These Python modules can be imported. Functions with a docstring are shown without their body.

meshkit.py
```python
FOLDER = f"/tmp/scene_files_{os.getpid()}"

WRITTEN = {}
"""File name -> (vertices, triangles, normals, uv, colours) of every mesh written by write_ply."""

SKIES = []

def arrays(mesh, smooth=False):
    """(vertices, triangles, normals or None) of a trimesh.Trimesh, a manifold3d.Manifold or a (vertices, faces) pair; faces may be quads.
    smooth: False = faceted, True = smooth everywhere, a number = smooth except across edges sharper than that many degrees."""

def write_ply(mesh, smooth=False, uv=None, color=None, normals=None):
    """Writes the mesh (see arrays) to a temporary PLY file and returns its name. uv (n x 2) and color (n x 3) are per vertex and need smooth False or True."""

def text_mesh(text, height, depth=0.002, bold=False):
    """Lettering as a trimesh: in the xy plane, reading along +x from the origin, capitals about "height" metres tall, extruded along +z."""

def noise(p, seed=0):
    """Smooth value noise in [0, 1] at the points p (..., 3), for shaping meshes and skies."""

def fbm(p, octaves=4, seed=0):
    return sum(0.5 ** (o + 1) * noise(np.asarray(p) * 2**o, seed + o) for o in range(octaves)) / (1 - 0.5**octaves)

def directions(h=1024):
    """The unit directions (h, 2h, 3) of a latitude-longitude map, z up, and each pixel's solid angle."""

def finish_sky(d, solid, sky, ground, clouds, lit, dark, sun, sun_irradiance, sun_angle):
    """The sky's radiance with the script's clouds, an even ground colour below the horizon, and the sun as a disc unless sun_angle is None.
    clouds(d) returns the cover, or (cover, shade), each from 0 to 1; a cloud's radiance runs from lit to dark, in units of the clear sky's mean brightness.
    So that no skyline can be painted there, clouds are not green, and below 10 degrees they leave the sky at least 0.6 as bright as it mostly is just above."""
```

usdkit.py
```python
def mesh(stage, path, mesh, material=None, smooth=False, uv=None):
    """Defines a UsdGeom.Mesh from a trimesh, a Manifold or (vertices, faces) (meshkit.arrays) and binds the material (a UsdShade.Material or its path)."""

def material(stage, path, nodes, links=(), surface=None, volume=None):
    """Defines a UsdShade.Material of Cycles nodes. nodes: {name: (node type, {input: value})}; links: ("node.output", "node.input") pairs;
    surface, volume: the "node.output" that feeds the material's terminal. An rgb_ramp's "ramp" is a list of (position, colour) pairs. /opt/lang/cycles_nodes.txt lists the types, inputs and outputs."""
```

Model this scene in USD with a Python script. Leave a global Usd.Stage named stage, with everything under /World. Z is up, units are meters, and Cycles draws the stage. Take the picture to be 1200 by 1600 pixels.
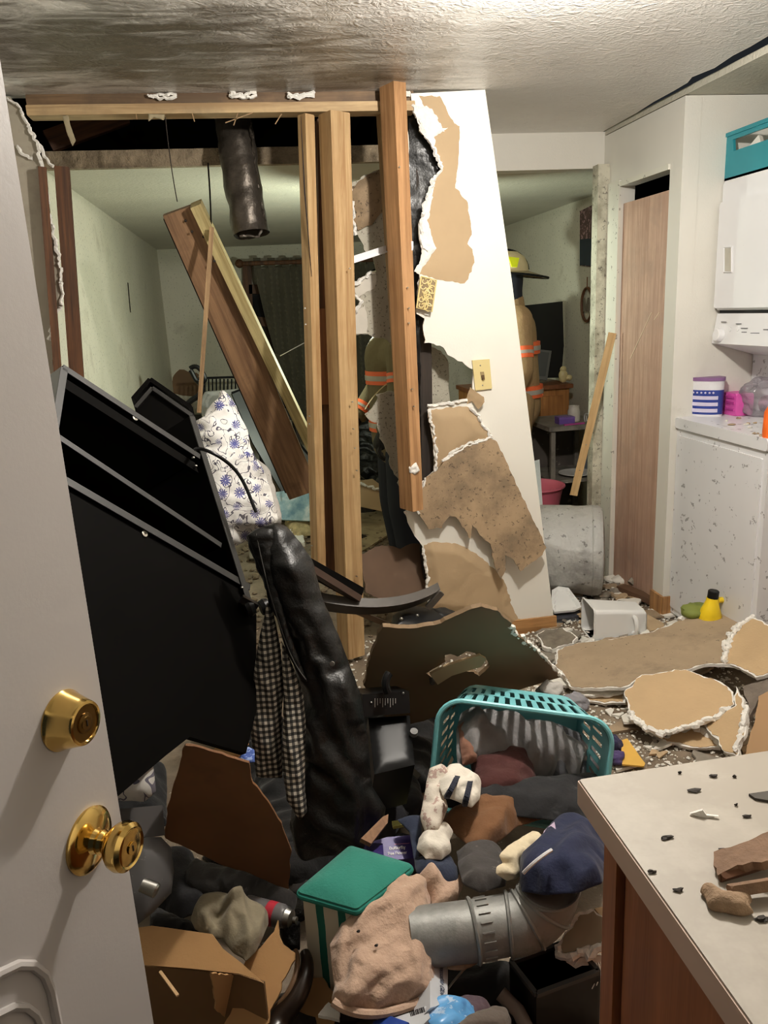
import math, random
import numpy as np, trimesh, manifold3d, shapely
from shapely.geometry import Polygon, Point
from scipy.spatial import Delaunay, cKDTree
from pxr import Usd, UsdGeom, UsdLux, UsdShade, Gf, Sdf
import usdkit, meshkit

stage = Usd.Stage.CreateInMemory()
UsdGeom.SetStageUpAxis(stage, 'Z'); UsdGeom.SetStageMetersPerUnit(stage, 1.0)
stage.SetDefaultPrim(UsdGeom.Xform.Define(stage, '/World').GetPrim())
UsdGeom.Scope.Define(stage, '/World/Looks')

# ---------------------------------------------------------------- camera, light, exposure
FPX = 1200.0                       # focal length in pixels of the 1200 x 1600 frame
H = 1.6                            # eye height; the camera stands in the doorway at x = y = 0
UP = np.array([-235, 4533, 1200.0]); UP /= np.linalg.norm(UP)
DY = np.array([-210, 307, -1200.0]); DY -= UP * DY.dot(UP); DY /= np.linalg.norm(DY)
RW = np.array([np.cross(DY, UP), DY, UP])      # camera to world
EYE = np.array([0, 0, H])
cam = UsdGeom.Camera.Define(stage, '/World/camera')
cm = np.eye(4); cm[:3, :3] = RW; cm[:3, 3] = EYE
cam.AddTransformOp().Set(Gf.Matrix4d(cm.T.tolist()))
cam.CreateHorizontalApertureAttr(24.0); cam.CreateVerticalApertureAttr(32.0); cam.CreateFocalLengthAttr(24.0)
cam.CreateFStopAttr(0.0); cam.CreateClippingRangeAttr((0.02, 100.0))
cam.CreateExposureAttr(0.0)

def lamp(name, loc, power, radius, color):
    l = UsdLux.SphereLight.Define(stage, '/World/' + name)
    l.AddTranslateOp().Set(Gf.Vec3d(*loc)); l.CreateRadiusAttr(radius)
    l.CreateIntensityAttr(power / (4 * math.pi * math.pi * radius * radius)); l.CreateNormalizeAttr(False)
    l.CreateColorAttr(Gf.Vec3f(*color))
    return l
lamp('kitchen_ceiling_lamp', (0.86, 1.94, 2.33), 96.0, 0.04, (1.0, 0.945, 0.865))
lamp('living_room_work_lamp', (0.72, 4.45, 1.5), 62.0, 0.05, (0.90, 1.0, 0.84))
dome = UsdLux.DomeLight.Define(stage, '/World/night_sky'); dome.CreateIntensityAttr(0.006); dome.CreateColorAttr(Gf.Vec3f(0.8, 0.9, 1.0))

# ---------------------------------------------------------------- points in the place
def ray(px, py): return RW @ np.array([px - 600, 800 - py, -FPX])
def aY(px, py, y): d = ray(px, py); return EYE + d * (y / d[1])
def aX(px, py, x): d = ray(px, py); return EYE + d * (x / d[0])
def aZ(px, py, z): d = ray(px, py); return EYE + d * ((z - H) / d[2])
class Plane:
    def __init__(s, a, b, c):
        s.o = np.array(a, float); u = np.array(b, float) - s.o; s.u = u / np.linalg.norm(u)
        n = np.cross(u, np.array(c, float) - s.o); n /= np.linalg.norm(n)
        if n.dot(EYE - s.o) < 0: n = -n
        s.n = n; s.v = np.cross(n, s.u)
    def at(s, px, py, off=0):
        d = ray(px, py); return EYE + d * ((s.o + s.n * off - EYE).dot(s.n) / d.dot(s.n))
    def uv(s, p): q = np.asarray(p) - s.o; return np.stack([q @ s.u, q @ s.v], -1)
    def xyz(s, uv, h=0):
        uv = np.asarray(uv, float); return s.o + uv[..., :1] * s.u + uv[..., 1:2] * s.v + np.asarray(h)[..., None] * s.n
    def poly(s, px, off=0): return s.uv([s.at(x, y, off) for x, y in px])
def Y_(y): return Plane((0, y, 0), (1, y, 0), (0, y, 1))
def Z_(z): return Plane((0, 1, z), (1, 1, z), (0, 2, z))
def X_(x): return Plane((x, 1, 0), (x, 2, 0), (x, 1, 1))
def P3(a, b, c): return Plane(aY(*a), aY(*b), aY(*c))       # three (px, py, depth)

# ---------------------------------------------------------------- prims
used = {}
LOC = {}
def numbered(parent, name):
    k = (str(parent), name); used[k] = used.get(k, 0) + 1
    return f'{parent}/{name}' if used[k] == 1 else f'{parent}/{name}_{used[k]-1:03d}'
def setd(prim, **kw):
    for k, v in kw.items():
        if v: prim.SetCustomDataByKey(k, v)
def thing(name, label, cat, loc=(0, 0, 0), group=None):
    path = numbered('/World', name)
    x = UsdGeom.Xform.Define(stage, path); x.AddTranslateOp().Set(Gf.Vec3d(*map(float, loc)))
    LOC[path] = np.array(loc, float)
    setd(x.GetPrim(), label=label, category=cat, group=group)
    return path
def add(name, mesh, mt, parent='/World', label=None, cat=None, group=None, kind=None, smooth=30, mtx=None):
    path = numbered(parent, name)
    smooth = getattr(mesh, 'metadata', {}).get('smooth', smooth)
    loc = LOC.get(parent, np.zeros(3))
    if not isinstance(mesh, trimesh.Trimesh): mesh = trimesh.Trimesh(*mesh[:2], process=False)
    mesh = mesh.copy()
    if mtx is None:
        LOC[path] = loc if loc.any() else np.zeros(3)
        mesh.vertices = mesh.vertices - loc
        m = usdkit.mesh(stage, path, mesh, mt, smooth=smooth)
    else:
        m = usdkit.mesh(stage, path, mesh, mt, smooth=smooth)
        w = np.array(mtx, float).copy(); w[:3, 3] -= loc
        m.AddTransformOp().Set(Gf.Matrix4d(w.T.tolist()))
    setd(m.GetPrim(), label=label, category=cat, group=group, kind=kind)
    return path
def sub(name, mesh, mt, part, **kw):                           # sub-part in world coordinates under a part without a matrix
    return add(name, mesh, mt, part, **kw)
def struct(name, mesh, mt, label=None, **kw): return add(name, mesh, mt, label=label, kind='structure', **kw)

# ---------------------------------------------------------------- materials
def lin(c):
    c = np.array(c, float) / 255.0
    return tuple(np.where(c <= 0.04045, c / 12.92, ((c + 0.055) / 1.055) ** 2.4))
def mat(name, col, rough=0.6, var=0.12, scale=6, bump=0.0, bscale=60, stretch=None, specks=None, metal=0, stain=None, spec=0.5, sheen=0, coat=0, extra=None, bdist=0.01):
    """col: sRGB 0-255. specks / stain: (colour, amount 0..1, scale) of patches with a shape of their own. stretch: scale of the vector."""
    c = np.array(lin(col))
    n = {'tc': ('texture_coordinate', {}), 'mp': ('mapping', {'scale': stretch or (1, 1, 1)}),
         'n1': ('noise_texture', {'scale': scale, 'detail': 5.0, 'roughness': 0.6}),
         'r1': ('rgb_ramp', {'ramp': [(0.3, tuple(c * (1 - var))), (0.7, tuple(np.minimum(c * (1 + var), 0.95)))]}),
         'p': ('principled_bsdf', {'roughness': rough, 'metallic': metal, 'specular_ior_level': spec, 'sheen_weight': sheen, 'coat_weight': coat})}
    l = [('tc.object', 'mp.vector'), ('mp.vector', 'n1.vector'), ('n1.fac', 'r1.fac')]
    out = 'r1.color'
    for i, s in enumerate([s for s in (stain, specks) if s]):
        a, b, m = f's{i}', f't{i}', f'm{i}'
        e = 0.5 + 0.66 * (0.5 - s[1]); w = 0.16 if s is stain else 0.035
        n[a] = ('noise_texture', {'scale': s[2], 'detail': 6.0 if s is stain else 3.0, 'roughness': 0.65})
        n[b] = ('rgb_ramp', {'ramp': [(e, (0, 0, 0)), (e + w, (0.6, 0.6, 0.6))]})
        n[m] = ('mix', {'color2': lin(s[0])})
        l += [('tc.object', a + '.vector'), (a + '.fac', b + '.fac'), (b + '.color', m + '.fac'), (out, m + '.color1')]
        out = m + '.color'
    l.append((out, 'p.base_color'))
    if bump:
        n['nb'] = ('noise_texture', {'scale': bscale, 'detail': 4.0, 'roughness': 0.6}); n['b'] = ('bump', {'strength': bump, 'distance': bdist})
        l += [('mp.vector', 'nb.vector'), ('nb.fac', 'b.height'), ('b.normal', 'p.normal')]
    if extra: extra(n, l)
    return usdkit.material(stage, '/World/Looks/' + name, n, l, surface='p.BSDF')
def wood(name, col, dark, rough=0.6, scale=1.0, **kw):
    """grain along the local z of the board"""
    def ex(n, l):
        n['gm'] = ('mapping', {'scale': (30 * scale, 30 * scale, 1.6 * scale)})
        n['gn'] = ('noise_texture', {'scale': 1.0, 'detail': 4.0, 'roughness': 0.7, 'distortion': 0.6})
        n['gr'] = ('rgb_ramp', {'ramp': [(0.36, (0, 0, 0)), (0.66, (1, 1, 1))]})
        n['gx'] = ('mix', {'color2': lin(dark)})
        n['gb'] = ('bump', {'strength': 0.25, 'distance': 0.003})
        src = [x for x in l if x[1] == 'p.base_color'][0]; l.remove(src)
        l += [('tc.object', 'gm.vector'), ('gm.vector', 'gn.vector'), ('gn.fac', 'gr.fac'), ('gr.color', 'gx.fac'), (src[0], 'gx.color1'), ('gx.color', 'p.base_color'),
              ('gn.fac', 'gb.height')]
        if not any(x[1] == 'p.normal' for x in l): l.append(('gb.normal', 'p.normal'))
    return mat(name, col, rough, extra=ex, **kw)

# ---------------------------------------------------------------- mesh tools
def cbox(sx, sy, sz, ch=0.002):
    """box centred on the origin with chamfered edges"""
    ch = min(ch, 0.45 * min(sx, sy, sz)); pts = []
    for a in (-1, 1):
        for b in (-1, 1):
            for c in (-1, 1):
                x, y, z = a * sx / 2, b * sy / 2, c * sz / 2
                pts += [(x - a * ch, y, z), (x, y - b * ch, z), (x, y, z - c * ch)]
    m = trimesh.convex.convex_hull(np.array(pts)); return m
def bx(x0, x1, y0, y1, z0, z1, ch=0.002):
    m = cbox(abs(x1 - x0), abs(y1 - y0), abs(z1 - z0), ch); m.apply_translation(((x0 + x1) / 2, (y0 + y1) / 2, (z0 + z1) / 2)); return m
def cat(*ms): return trimesh.util.concatenate([m for m in ms if m is not None])
def frame(z, x=(1, 0, 0), o=(0, 0, 0)):
    """matrix with local z along z, local x near x"""
    z = np.array(z, float); z /= np.linalg.norm(z); x = np.array(x, float); x -= z * x.dot(z); x /= np.linalg.norm(x)
    m = np.eye(4); m[:3, 0] = x; m[:3, 1] = np.cross(z, x); m[:3, 2] = z; m[:3, 3] = o; return m
def stick(a, b, sx, sy, x=(1, 0, 0), ch=0.003):
    """(local mesh, matrix) of a board from a to b"""
    a, b = np.array(a, float), np.array(b, float)
    return cbox(sx, sy, np.linalg.norm(b - a), ch), frame(b - a, x, (a + b) / 2)
def moved(m, mtx): m = m.copy(); m.apply_transform(mtx); return m
def board(a, b, sx, sy, x=(1, 0, 0), ch=0.003): return moved(*stick(a, b, sx, sy, x, ch))
def tube(pts, r, sides=10, caps=True):
    pts = np.array(pts, float); n = len(pts); r = np.broadcast_to(r, (n,))
    t = np.gradient(pts, axis=0); t /= np.linalg.norm(t, axis=1, keepdims=True) + 1e-12
    a = np.cross(t[0], (0, 0, 1) if abs(t[0][2]) < 0.9 else (1, 0, 0)); a /= np.linalg.norm(a); V = []
    ang = np.arange(sides) * 2 * np.pi / sides
    for i in range(n):
        a = a - t[i] * a.dot(t[i]); a /= np.linalg.norm(a) + 1e-12; b = np.cross(t[i], a)
        V.append(pts[i] + r[i] * (np.cos(ang)[:, None] * a + np.sin(ang)[:, None] * b))
    V = np.vstack(V); F = []
    for i in range(n - 1):
        for j in range(sides):
            k = (j + 1) % sides; F += [(i * sides + j, i * sides + k, (i + 1) * sides + k), (i * sides + j, (i + 1) * sides + k, (i + 1) * sides + j)]
    if caps:
        V = np.vstack([V, pts[:1], pts[-1:]]); c0, c1 = len(V) - 2, len(V) - 1
        for j in range(sides):
            k = (j + 1) % sides; F += [(c0, k, j), (c1, (n - 1) * sides + j, (n - 1) * sides + k)]
    return trimesh.Trimesh(V, F, process=False)
def spline(pts, n=24):
    pts = np.array(pts, float)
    if len(pts) < 3: return np.linspace(pts[0], pts[-1], n)
    from scipy.interpolate import CubicSpline
    s = np.r_[0, np.cumsum(np.linalg.norm(np.diff(pts, axis=0), axis=1))]
    return CubicSpline(s, pts)(np.linspace(0, s[-1], n))
def lathe(prof, n=40, z=(0, 0, 1), o=(0, 0, 0)):
    m = trimesh.creation.revolve(np.array(prof, float), sections=n); m.apply_transform(frame(z, (1, 0, 0) if abs(np.array(z, float)[0]) < 0.9 * np.linalg.norm(z) else (0, 1, 0), o)); return m
def densify(pts, step):
    pts = np.array(pts, float); out = []
    for a, b in zip(pts, np.roll(pts, -1, 0)):
        k = max(1, int(np.ceil(np.linalg.norm(b - a) / step))); out += [a + (b - a) * i / k for i in range(k)]
    return np.array(out)
def rag(pts, amp, step, seed):
    """a torn outline: densified and jittered"""
    d = densify(pts, step); q = np.c_[d / max(step, 1e-6) * 0.7, np.full(len(d), seed * 3.7)]
    j = np.stack([meshkit.fbm(q, 3, seed) - 0.5, meshkit.fbm(q + 31.7, 3, seed + 9) - 0.5], 1) * 5 * amp
    return d + j
def ragopen(pts, amp, step, seed):
    k = len(densify(pts, step)) - len(densify(np.array([pts[-1], pts[0]]), step)) // 2
    return rag(pts, amp, step, seed)[:k]
def clean(uv):
    p = uv if isinstance(uv, Polygon) else Polygon(uv).buffer(0)
    return max(p.geoms, key=lambda g: g.area) if hasattr(p, 'geoms') else p
def slab(pl, uv, t, off=0, ch=0):
    """flat plate of thickness t whose front lies on the plane + off"""
    m = trimesh.creation.extrude_polygon(clean(uv), t, engine='earcut'); v = m.vertices
    m = trimesh.Trimesh(pl.xyz(v[:, :2], off - t + v[:, 2]), m.faces, process=False); return m
def sheet(pl, uv, t, h=None, step=0.02, back=None):
    """a sheet with outline uv on plane pl, its front displaced by h(uv, distance to the edge) along the normal, t thick (back: own function for closed pads)"""
    p = clean(uv); ring = densify(np.array(p.exterior.coords)[:-1], step)
    x0, y0, x1, y1 = p.bounds; gx, gy = np.meshgrid(np.arange(x0, x1, step), np.arange(y0, y1, step * 0.9))
    gx = gx + (np.arange(len(gx)) % 2)[:, None] * step / 2
    g = np.c_[gx.ravel(), gy.ravel()]
    inside = shapely.contains_xy(p.buffer(-step * 0.45), g[:, 0], g[:, 1]) if not p.buffer(-step * 0.45).is_empty else np.zeros(len(g), bool)
    pts = np.vstack([ring, g[inside]]); tri = Delaunay(pts + 1e-7 * np.sin(np.arange(pts.size).reshape(pts.shape) * 12.9)).simplices
    c = pts[tri].mean(1); tri = tri[shapely.contains_xy(p, c[:, 0], c[:, 1])]
    a = pts[tri]; area = np.cross(a[:, 1] - a[:, 0], a[:, 2] - a[:, 0]); tri[area < 0] = tri[area < 0][:, ::-1]; tri = tri[np.abs(area) > 1e-10]
    d = shapely.distance(p.exterior, shapely.points(pts)); d[:len(ring)] = 0
    hf = np.zeros(len(pts)) if h is None else h(pts, d); hb = hf - t if back is None else back(pts, d)
    n = len(pts); V = np.vstack([pl.xyz(pts, hf), pl.xyz(pts, hb)])
    e = np.sort(np.vstack([tri[:, [0, 1]], tri[:, [1, 2]], tri[:, [2, 0]]]), 1); u, cnt = np.unique(e, axis=0, return_counts=True)
    once = {tuple(x) for x in u[cnt == 1]}; F = [tri, tri[:, ::-1] + n]; side = []
    for x in np.vstack([tri[:, [0, 1]], tri[:, [1, 2]], tri[:, [2, 0]]]):
        if tuple(sorted(x)) in once: i, j = x; side += [(j, i, i + n), (j, i + n, j + n)]
    if t or back is not None: F.append(np.array(side).reshape(-1, 3))
    return trimesh.Trimesh(V, np.vstack(F), process=False)
def fbm2(p, s, seed, ang=0, stretch=1, oct=4):
    c, k = math.cos(ang), math.sin(ang); x = p[:, 0] * c + p[:, 1] * k; y = -p[:, 0] * k + p[:, 1] * c
    return meshkit.fbm(np.c_[x * s / stretch, y * s, np.full(len(p), seed * 7.3)], oct, seed)
def drape(pts, tri, ring_n, h0, excess, ang, seed, fold, fs, stretch, dist, iters=36):
    """lets a sheet that is longer than its outline buckle into folds above the form h0 it lies on (position-based cloth)"""
    r = np.random.default_rng(seed); n = len(pts)
    f = fbm2(pts, fs * 0.8, seed, ang, stretch * 1.6, 2); g = fbm2(pts, fs * 0.8, seed + 5, ang + 0.7, stretch * 1.3, 2); mm = np.clip((fbm2(pts, 8, seed + 11, 0, 1, 2) - 0.38) / 0.24, 0, 1)
    kk = 1 - np.exp(-dist / 0.012); wave = mm * np.abs(np.sin(15 * f + seed)) ** 0.9 + (1 - mm) * np.abs(np.sin(14 * g)) ** 0.9
    x = np.c_[pts, h0 + 0.003 + kk * fold * 2.4 * wave + 0.001 * r.random(n)]; x[:ring_n, 2] = h0[:ring_n] + 0.002
    e = np.unique(np.sort(np.vstack([tri[:, [0, 1]], tri[:, [1, 2]], tri[:, [2, 0]]]), 1), axis=0)
    key = {}
    for t in tri:
        for k in range(3):
            key.setdefault((min(t[k], t[(k + 1) % 3]), max(t[k], t[(k + 1) % 3])), []).append(t[(k + 2) % 3])
    bend = np.array([v for v in key.values() if len(v) == 2])
    base = np.c_[pts, h0]; c, s_ = math.cos(ang), math.sin(ang)
    def rest(q):
        d = pts[q[:, 1]] - pts[q[:, 0]]; dh = h0[q[:, 1]] - h0[q[:, 0]]; al, ac = d[:, 0] * c + d[:, 1] * s_, -d[:, 0] * s_ + d[:, 1] * c
        return np.sqrt((al * (1 + 0.3 * (excess - 1))) ** 2 + (ac * excess) ** 2 + dh ** 2)
    q = np.vstack([e, bend]); L = rest(q); k = np.r_[np.full(len(e), 1.0), np.full(len(bend), 0.22)]
    w = np.ones(n); w[:ring_n] = 0.0; cnt = np.maximum(np.bincount(q.ravel(), minlength=n), 1); v = np.zeros_like(x)
    for it in range(iters):
        v *= 0.9; v[:, 2] -= 0.000015; y = x + v * w[:, None]
        for _ in range(2):
            d = y[q[:, 1]] - y[q[:, 0]]; l = np.linalg.norm(d, axis=1) + 1e-9; g = d * (k * (l - L) / l * 0.5)[:, None]
            for a_ in range(3):
                y[:, a_] += w * 1.6 * (np.bincount(q[:, 0], g[:, a_], n) - np.bincount(q[:, 1], g[:, a_], n)) / cnt
            y[:, 2] = np.maximum(y[:, 2], h0)
        v = np.clip(y - x, -0.004, 0.004); x = y
    return x
def cloth(pl, px, puff=0.03, fold=0.015, fs=14, ang=0.0, stretch=2.5, seed=1, step=0.012, edge=0.03, ragged=0.004, ridges=(), sub=True):
    """a crumpled garment lying on plane pl over a rounded form, buckled into folds across ang; ridges: ((px, py), (px, py), height, width) of the form beneath"""
    step = min(max(step * 1.45, 0.0105), 0.02)
    uv = rag(pl.poly(px), ragged * 0.45, step * 1.2, seed)
    p = clean(uv); span = min(p.bounds[2] - p.bounds[0], p.bounds[3] - p.bounds[1]); step = min(step, span / 7)
    rd = [(pl.uv(pl.at(*a)), pl.uv(pl.at(*b)), hh, w) for a, b, hh, w in ridges]
    def form(q, d):
        lo = fbm2(q, 6, seed + 8, 0, 1, 2); kk = 1 - np.exp(-d / (0.7 * edge)); out = puff * np.sqrt(np.clip(kk, 0, 1)) * (0.35 + 0.7 * lo)
        for a, b, hh, w in rd:
            ab = b - a; s = np.clip(((q - a) @ ab) / ab.dot(ab), 0, 1); dd = np.linalg.norm(q - a - s[:, None] * ab, axis=1)
            out = out + kk * hh * np.exp(-(dd / w) ** 2)
        return np.maximum(out, 0.0)
    m = sheet(pl, uv, 0.01, form, step, back=lambda q, d: -0.012 * (1 - np.exp(-d / edge)) - 0.002)
    n = len(m.vertices) // 2; nt = len([f for f in m.faces if f.max() < n]); tri = m.faces[:nt]
    top = m.vertices[:n] - pl.o; pts = np.c_[top @ pl.u, top @ pl.v]; h0 = top @ pl.n
    d = shapely.distance(p.exterior, shapely.points(pts)); ring_n = int((d[:max(3, n)] < 1e-6).cumprod().sum())
    x = drape(pts, tri, ring_n, h0, 1.06 + 6.0 * fold, ang, seed, fold, fs, stretch, d)
    V = m.vertices.copy(); V[:n] = pl.xyz(x[:, :2], x[:, 2])
    m = trimesh.Trimesh(V, m.faces, process=False)
    if sub: m = m.subdivide_loop(1)
    m.metadata['smooth'] = 80
    return m
def rock(rx, ry, rz, seed, sub=2, rough=0.35):
    m = trimesh.creation.icosphere(subdivisions=sub); v = m.vertices
    n = meshkit.fbm(v * 1.3 + seed * 5.1, 3, seed); v = v * (1 + rough * (n - 0.5) * 2)[:, None]
    m.vertices = v * (rx, ry, rz); return m
def fringe(pts, r, seed, sides=5, step=0.006, lumps=0.6):
    """ragged white gypsum along a tear"""
    pts = np.array(pts, float); s = np.r_[0, np.cumsum(np.linalg.norm(np.diff(pts, axis=0), axis=1))]
    k = max(3, int(s[-1] / step)); q = np.stack([np.interp(np.linspace(0, s[-1], k), s, pts[:, i]) for i in range(3)], 1)
    nz = meshkit.fbm(np.c_[np.arange(k) * 0.35, np.full(k, seed * 1.7), np.zeros(k)], 3, seed)
    jit = np.stack([meshkit.fbm(np.c_[np.arange(k) * 0.45, np.full(k, seed + 3.3 * i), np.zeros(k)], 2, seed + i) - 0.5 for i in range(3)], 1) * r * 2.4
    return tube(q + jit, r * (0.35 + lumps * 2 * nz), sides)
# ================================================================ materials of the room
def soot(n, l, boxes):
    """soot with a place of its own: (centre x, y, half-size x, y) in metres on the ceiling"""
    src = [x for x in l if x[1] == 'p.base_color'][0]; l.remove(src); out = src[0]
    n['sx'] = ('separate_xyz', {}); l.append(('tc.object', 'sx.vector'))
    n['sn'] = ('noise_texture', {'scale': 5.0, 'detail': 8.0, 'roughness': 0.7, 'distortion': 0.8}); n['smp'] = ('mapping', {'scale': (0.6, 2.0, 1)})
    l += [('tc.object', 'smp.vector'), ('smp.vector', 'sn.vector')]
    for i, (cx, cy, hx, hy, colr, amt) in enumerate(boxes):
        for ax, c, h_ in (('x', cx, hx), ('y', cy, hy)):
            n[f'd{ax}{i}'] = ('math', {'math_type': 'subtract', 'value2': c}); n[f'e{ax}{i}'] = ('math', {'math_type': 'divide', 'value2': h_}); n[f'f{ax}{i}'] = ('math', {'math_type': 'power', 'value2': 2.0})
            n[f'a{ax}{i}'] = ('math', {'math_type': 'absolute'})
            l += [(f'sx.{ax}', f'd{ax}{i}.value1'), (f'd{ax}{i}.value', f'e{ax}{i}.value1'), (f'e{ax}{i}.value', f'a{ax}{i}.value1'), (f'a{ax}{i}.value', f'f{ax}{i}.value1')]
        n[f'g{i}'] = ('math', {'math_type': 'add'}); n[f'k{i}'] = ('math', {'math_type': 'multiply_add', 'value2': 2.6, 'value3': -0.55}); n[f'q{i}'] = ('math', {'math_type': 'subtract', 'use_clamp': True}); n[f'w{i}'] = ('math', {'math_type': 'multiply', 'value2': amt, 'use_clamp': True})
        n[f'mm{i}'] = ('mix', {'color2': lin(colr)})
        l += [(f'fx{i}.value', f'g{i}.value1'), (f'fy{i}.value', f'g{i}.value2'), ('sn.fac', f'k{i}.value1'), (f'k{i}.value', f'q{i}.value1'), (f'g{i}.value', f'q{i}.value2'),
              (f'q{i}.value', f'w{i}.value1'), (f'w{i}.value', f'mm{i}.fac'), (out, f'mm{i}.color1')]
        out = f'mm{i}.color'
    l.append((out, 'p.base_color'))
def stipple(n, l):
    """stomped drywall mud: crow's-foot ridges"""
    n['v1'] = ('noise_texture', {'scale': 26.0, 'detail': 3.0, 'roughness': 0.5, 'distortion': 2.5}); n['v2'] = ('noise_texture', {'type': 'ridged_multifractal', 'scale': 17.0, 'detail': 3.0, 'roughness': 0.45, 'distortion': 1.6})
    n['va'] = ('math', {'math_type': 'add'}); n['vb'] = ('bump', {'strength': 0.45, 'distance': 0.008})
    l += [('tc.object', 'v1.vector'), ('tc.object', 'v2.vector'), ('v1.fac', 'va.value1'), ('v2.fac', 'va.value2'), ('va.value', 'vb.height'), ('vb.normal', 'p.normal')]
def ceil_ex(n, l):
    stipple(n, l); soot(n, l, [(-0.35, 2.85, 0.95, 0.55, (48, 44, 38), 1.5), (0.35, 3.2, 0.7, 0.22, (70, 64, 54), 1.2), (0.0, 3.0, 1.3, 0.75, (120, 112, 98), 0.8)])
M_ceil = mat('ceiling_paint', (222, 219, 214), 0.32, 0.05, 3, extra=ceil_ex)
M_ceil2 = mat('living_ceiling_paint', (196, 192, 176), 0.6, 0.06, 3, extra=stipple)
M_wall = mat('wall_paint', (221, 218, 209), 0.55, 0.03, 2, bump=0.08, bscale=90, specks=((90, 80, 66), 0.16, 60), stain=((176, 166, 146), 0.3, 2.2))
M_wallm = mat('mouldy_paint', (206, 202, 184), 0.6, 0.05, 3, bump=0.1, bscale=70, specks=((62, 55, 44), 0.34, 50), stain=((120, 112, 92), 0.62, 7))
M_lroom = mat('living_wall_paint', (205, 200, 182), 0.6, 0.05, 3, bump=0.1, bscale=70, specks=((56, 50, 38), 0.32, 60), stain=((150, 140, 122), 0.35, 3))
M_floor = mat('floor_vinyl', (132, 118, 100), 0.6, 0.25, 5, bump=0.3, bscale=40, specks=((205, 198, 185), 0.25, 30), stain=((82, 66, 52), 0.6, 4))
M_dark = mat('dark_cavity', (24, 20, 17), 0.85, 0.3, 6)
M_atticwood = wood('attic_wood', (54, 36, 24), (26, 17, 12), 0.7)
M_gyp = mat('gypsum', (236, 233, 226), 0.9, 0.04, 20, bump=0.4, bscale=90)
M_paper = mat('drywall_paper', (181, 156, 122), 0.8, 0.04, 5, bump=0.06, bscale=120)
M_paperd = mat('sooty_drywall_paper', (164, 140, 110), 0.8, 0.08, 5, bump=0.1, bscale=100, specks=((52, 42, 33), 0.34, 60), stain=((92, 78, 62), 0.55, 4))
M_panel = mat('panel_paint', (238, 235, 225), 0.5, 0.02, 2, bump=0.05, bscale=90, specks=((110, 96, 80), 0.08, 30))
M_pine = wood('pine_stud', (186, 156, 112), (150, 114, 72), 0.6)
M_pine2 = wood('amber_stud', (186, 142, 98), (142, 102, 64), 0.55)
M_brownstud = wood('brown_stud', (112, 72, 42), (66, 42, 26), 0.65)
M_oldwood = wood('plate_wood', (178, 146, 104), (120, 92, 62), 0.65, stain=((92, 80, 64), 0.5, 5))
M_burnt = wood('sooty_wood', (52, 42, 34), (24, 19, 16), 0.75)
M_beam = wood('beam_wood', (150, 116, 84), (104, 76, 54), 0.6, stain=((60, 44, 34), 0.4, 6))
M_beam2 = wood('beam_edge_wood', (196, 180, 128), (150, 132, 84), 0.65)
M_blackplastic = mat('black_plastic_sheet', (12, 11, 11), 0.25, 0.2, 6, bump=0.12, bscale=9, bdist=0.03)
M_steel = mat('nail_steel', (170, 168, 162), 0.35, 0.1, 40, metal=1)
M_oak = wood('oak_trim', (184, 138, 88), (140, 98, 56), 0.5)
M_closet = wood('closet_door_wood', (196, 164, 144), (170, 136, 116), 0.6, scale=1.3, specks=((216, 202, 188), 0.22, 60), stain=((160, 142, 128), 0.5, 5))
M_white = mat('white_enamel', (228, 228, 230), 0.3, 0.02, 3, specks=((96, 90, 84), 0.16, 30))
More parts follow.
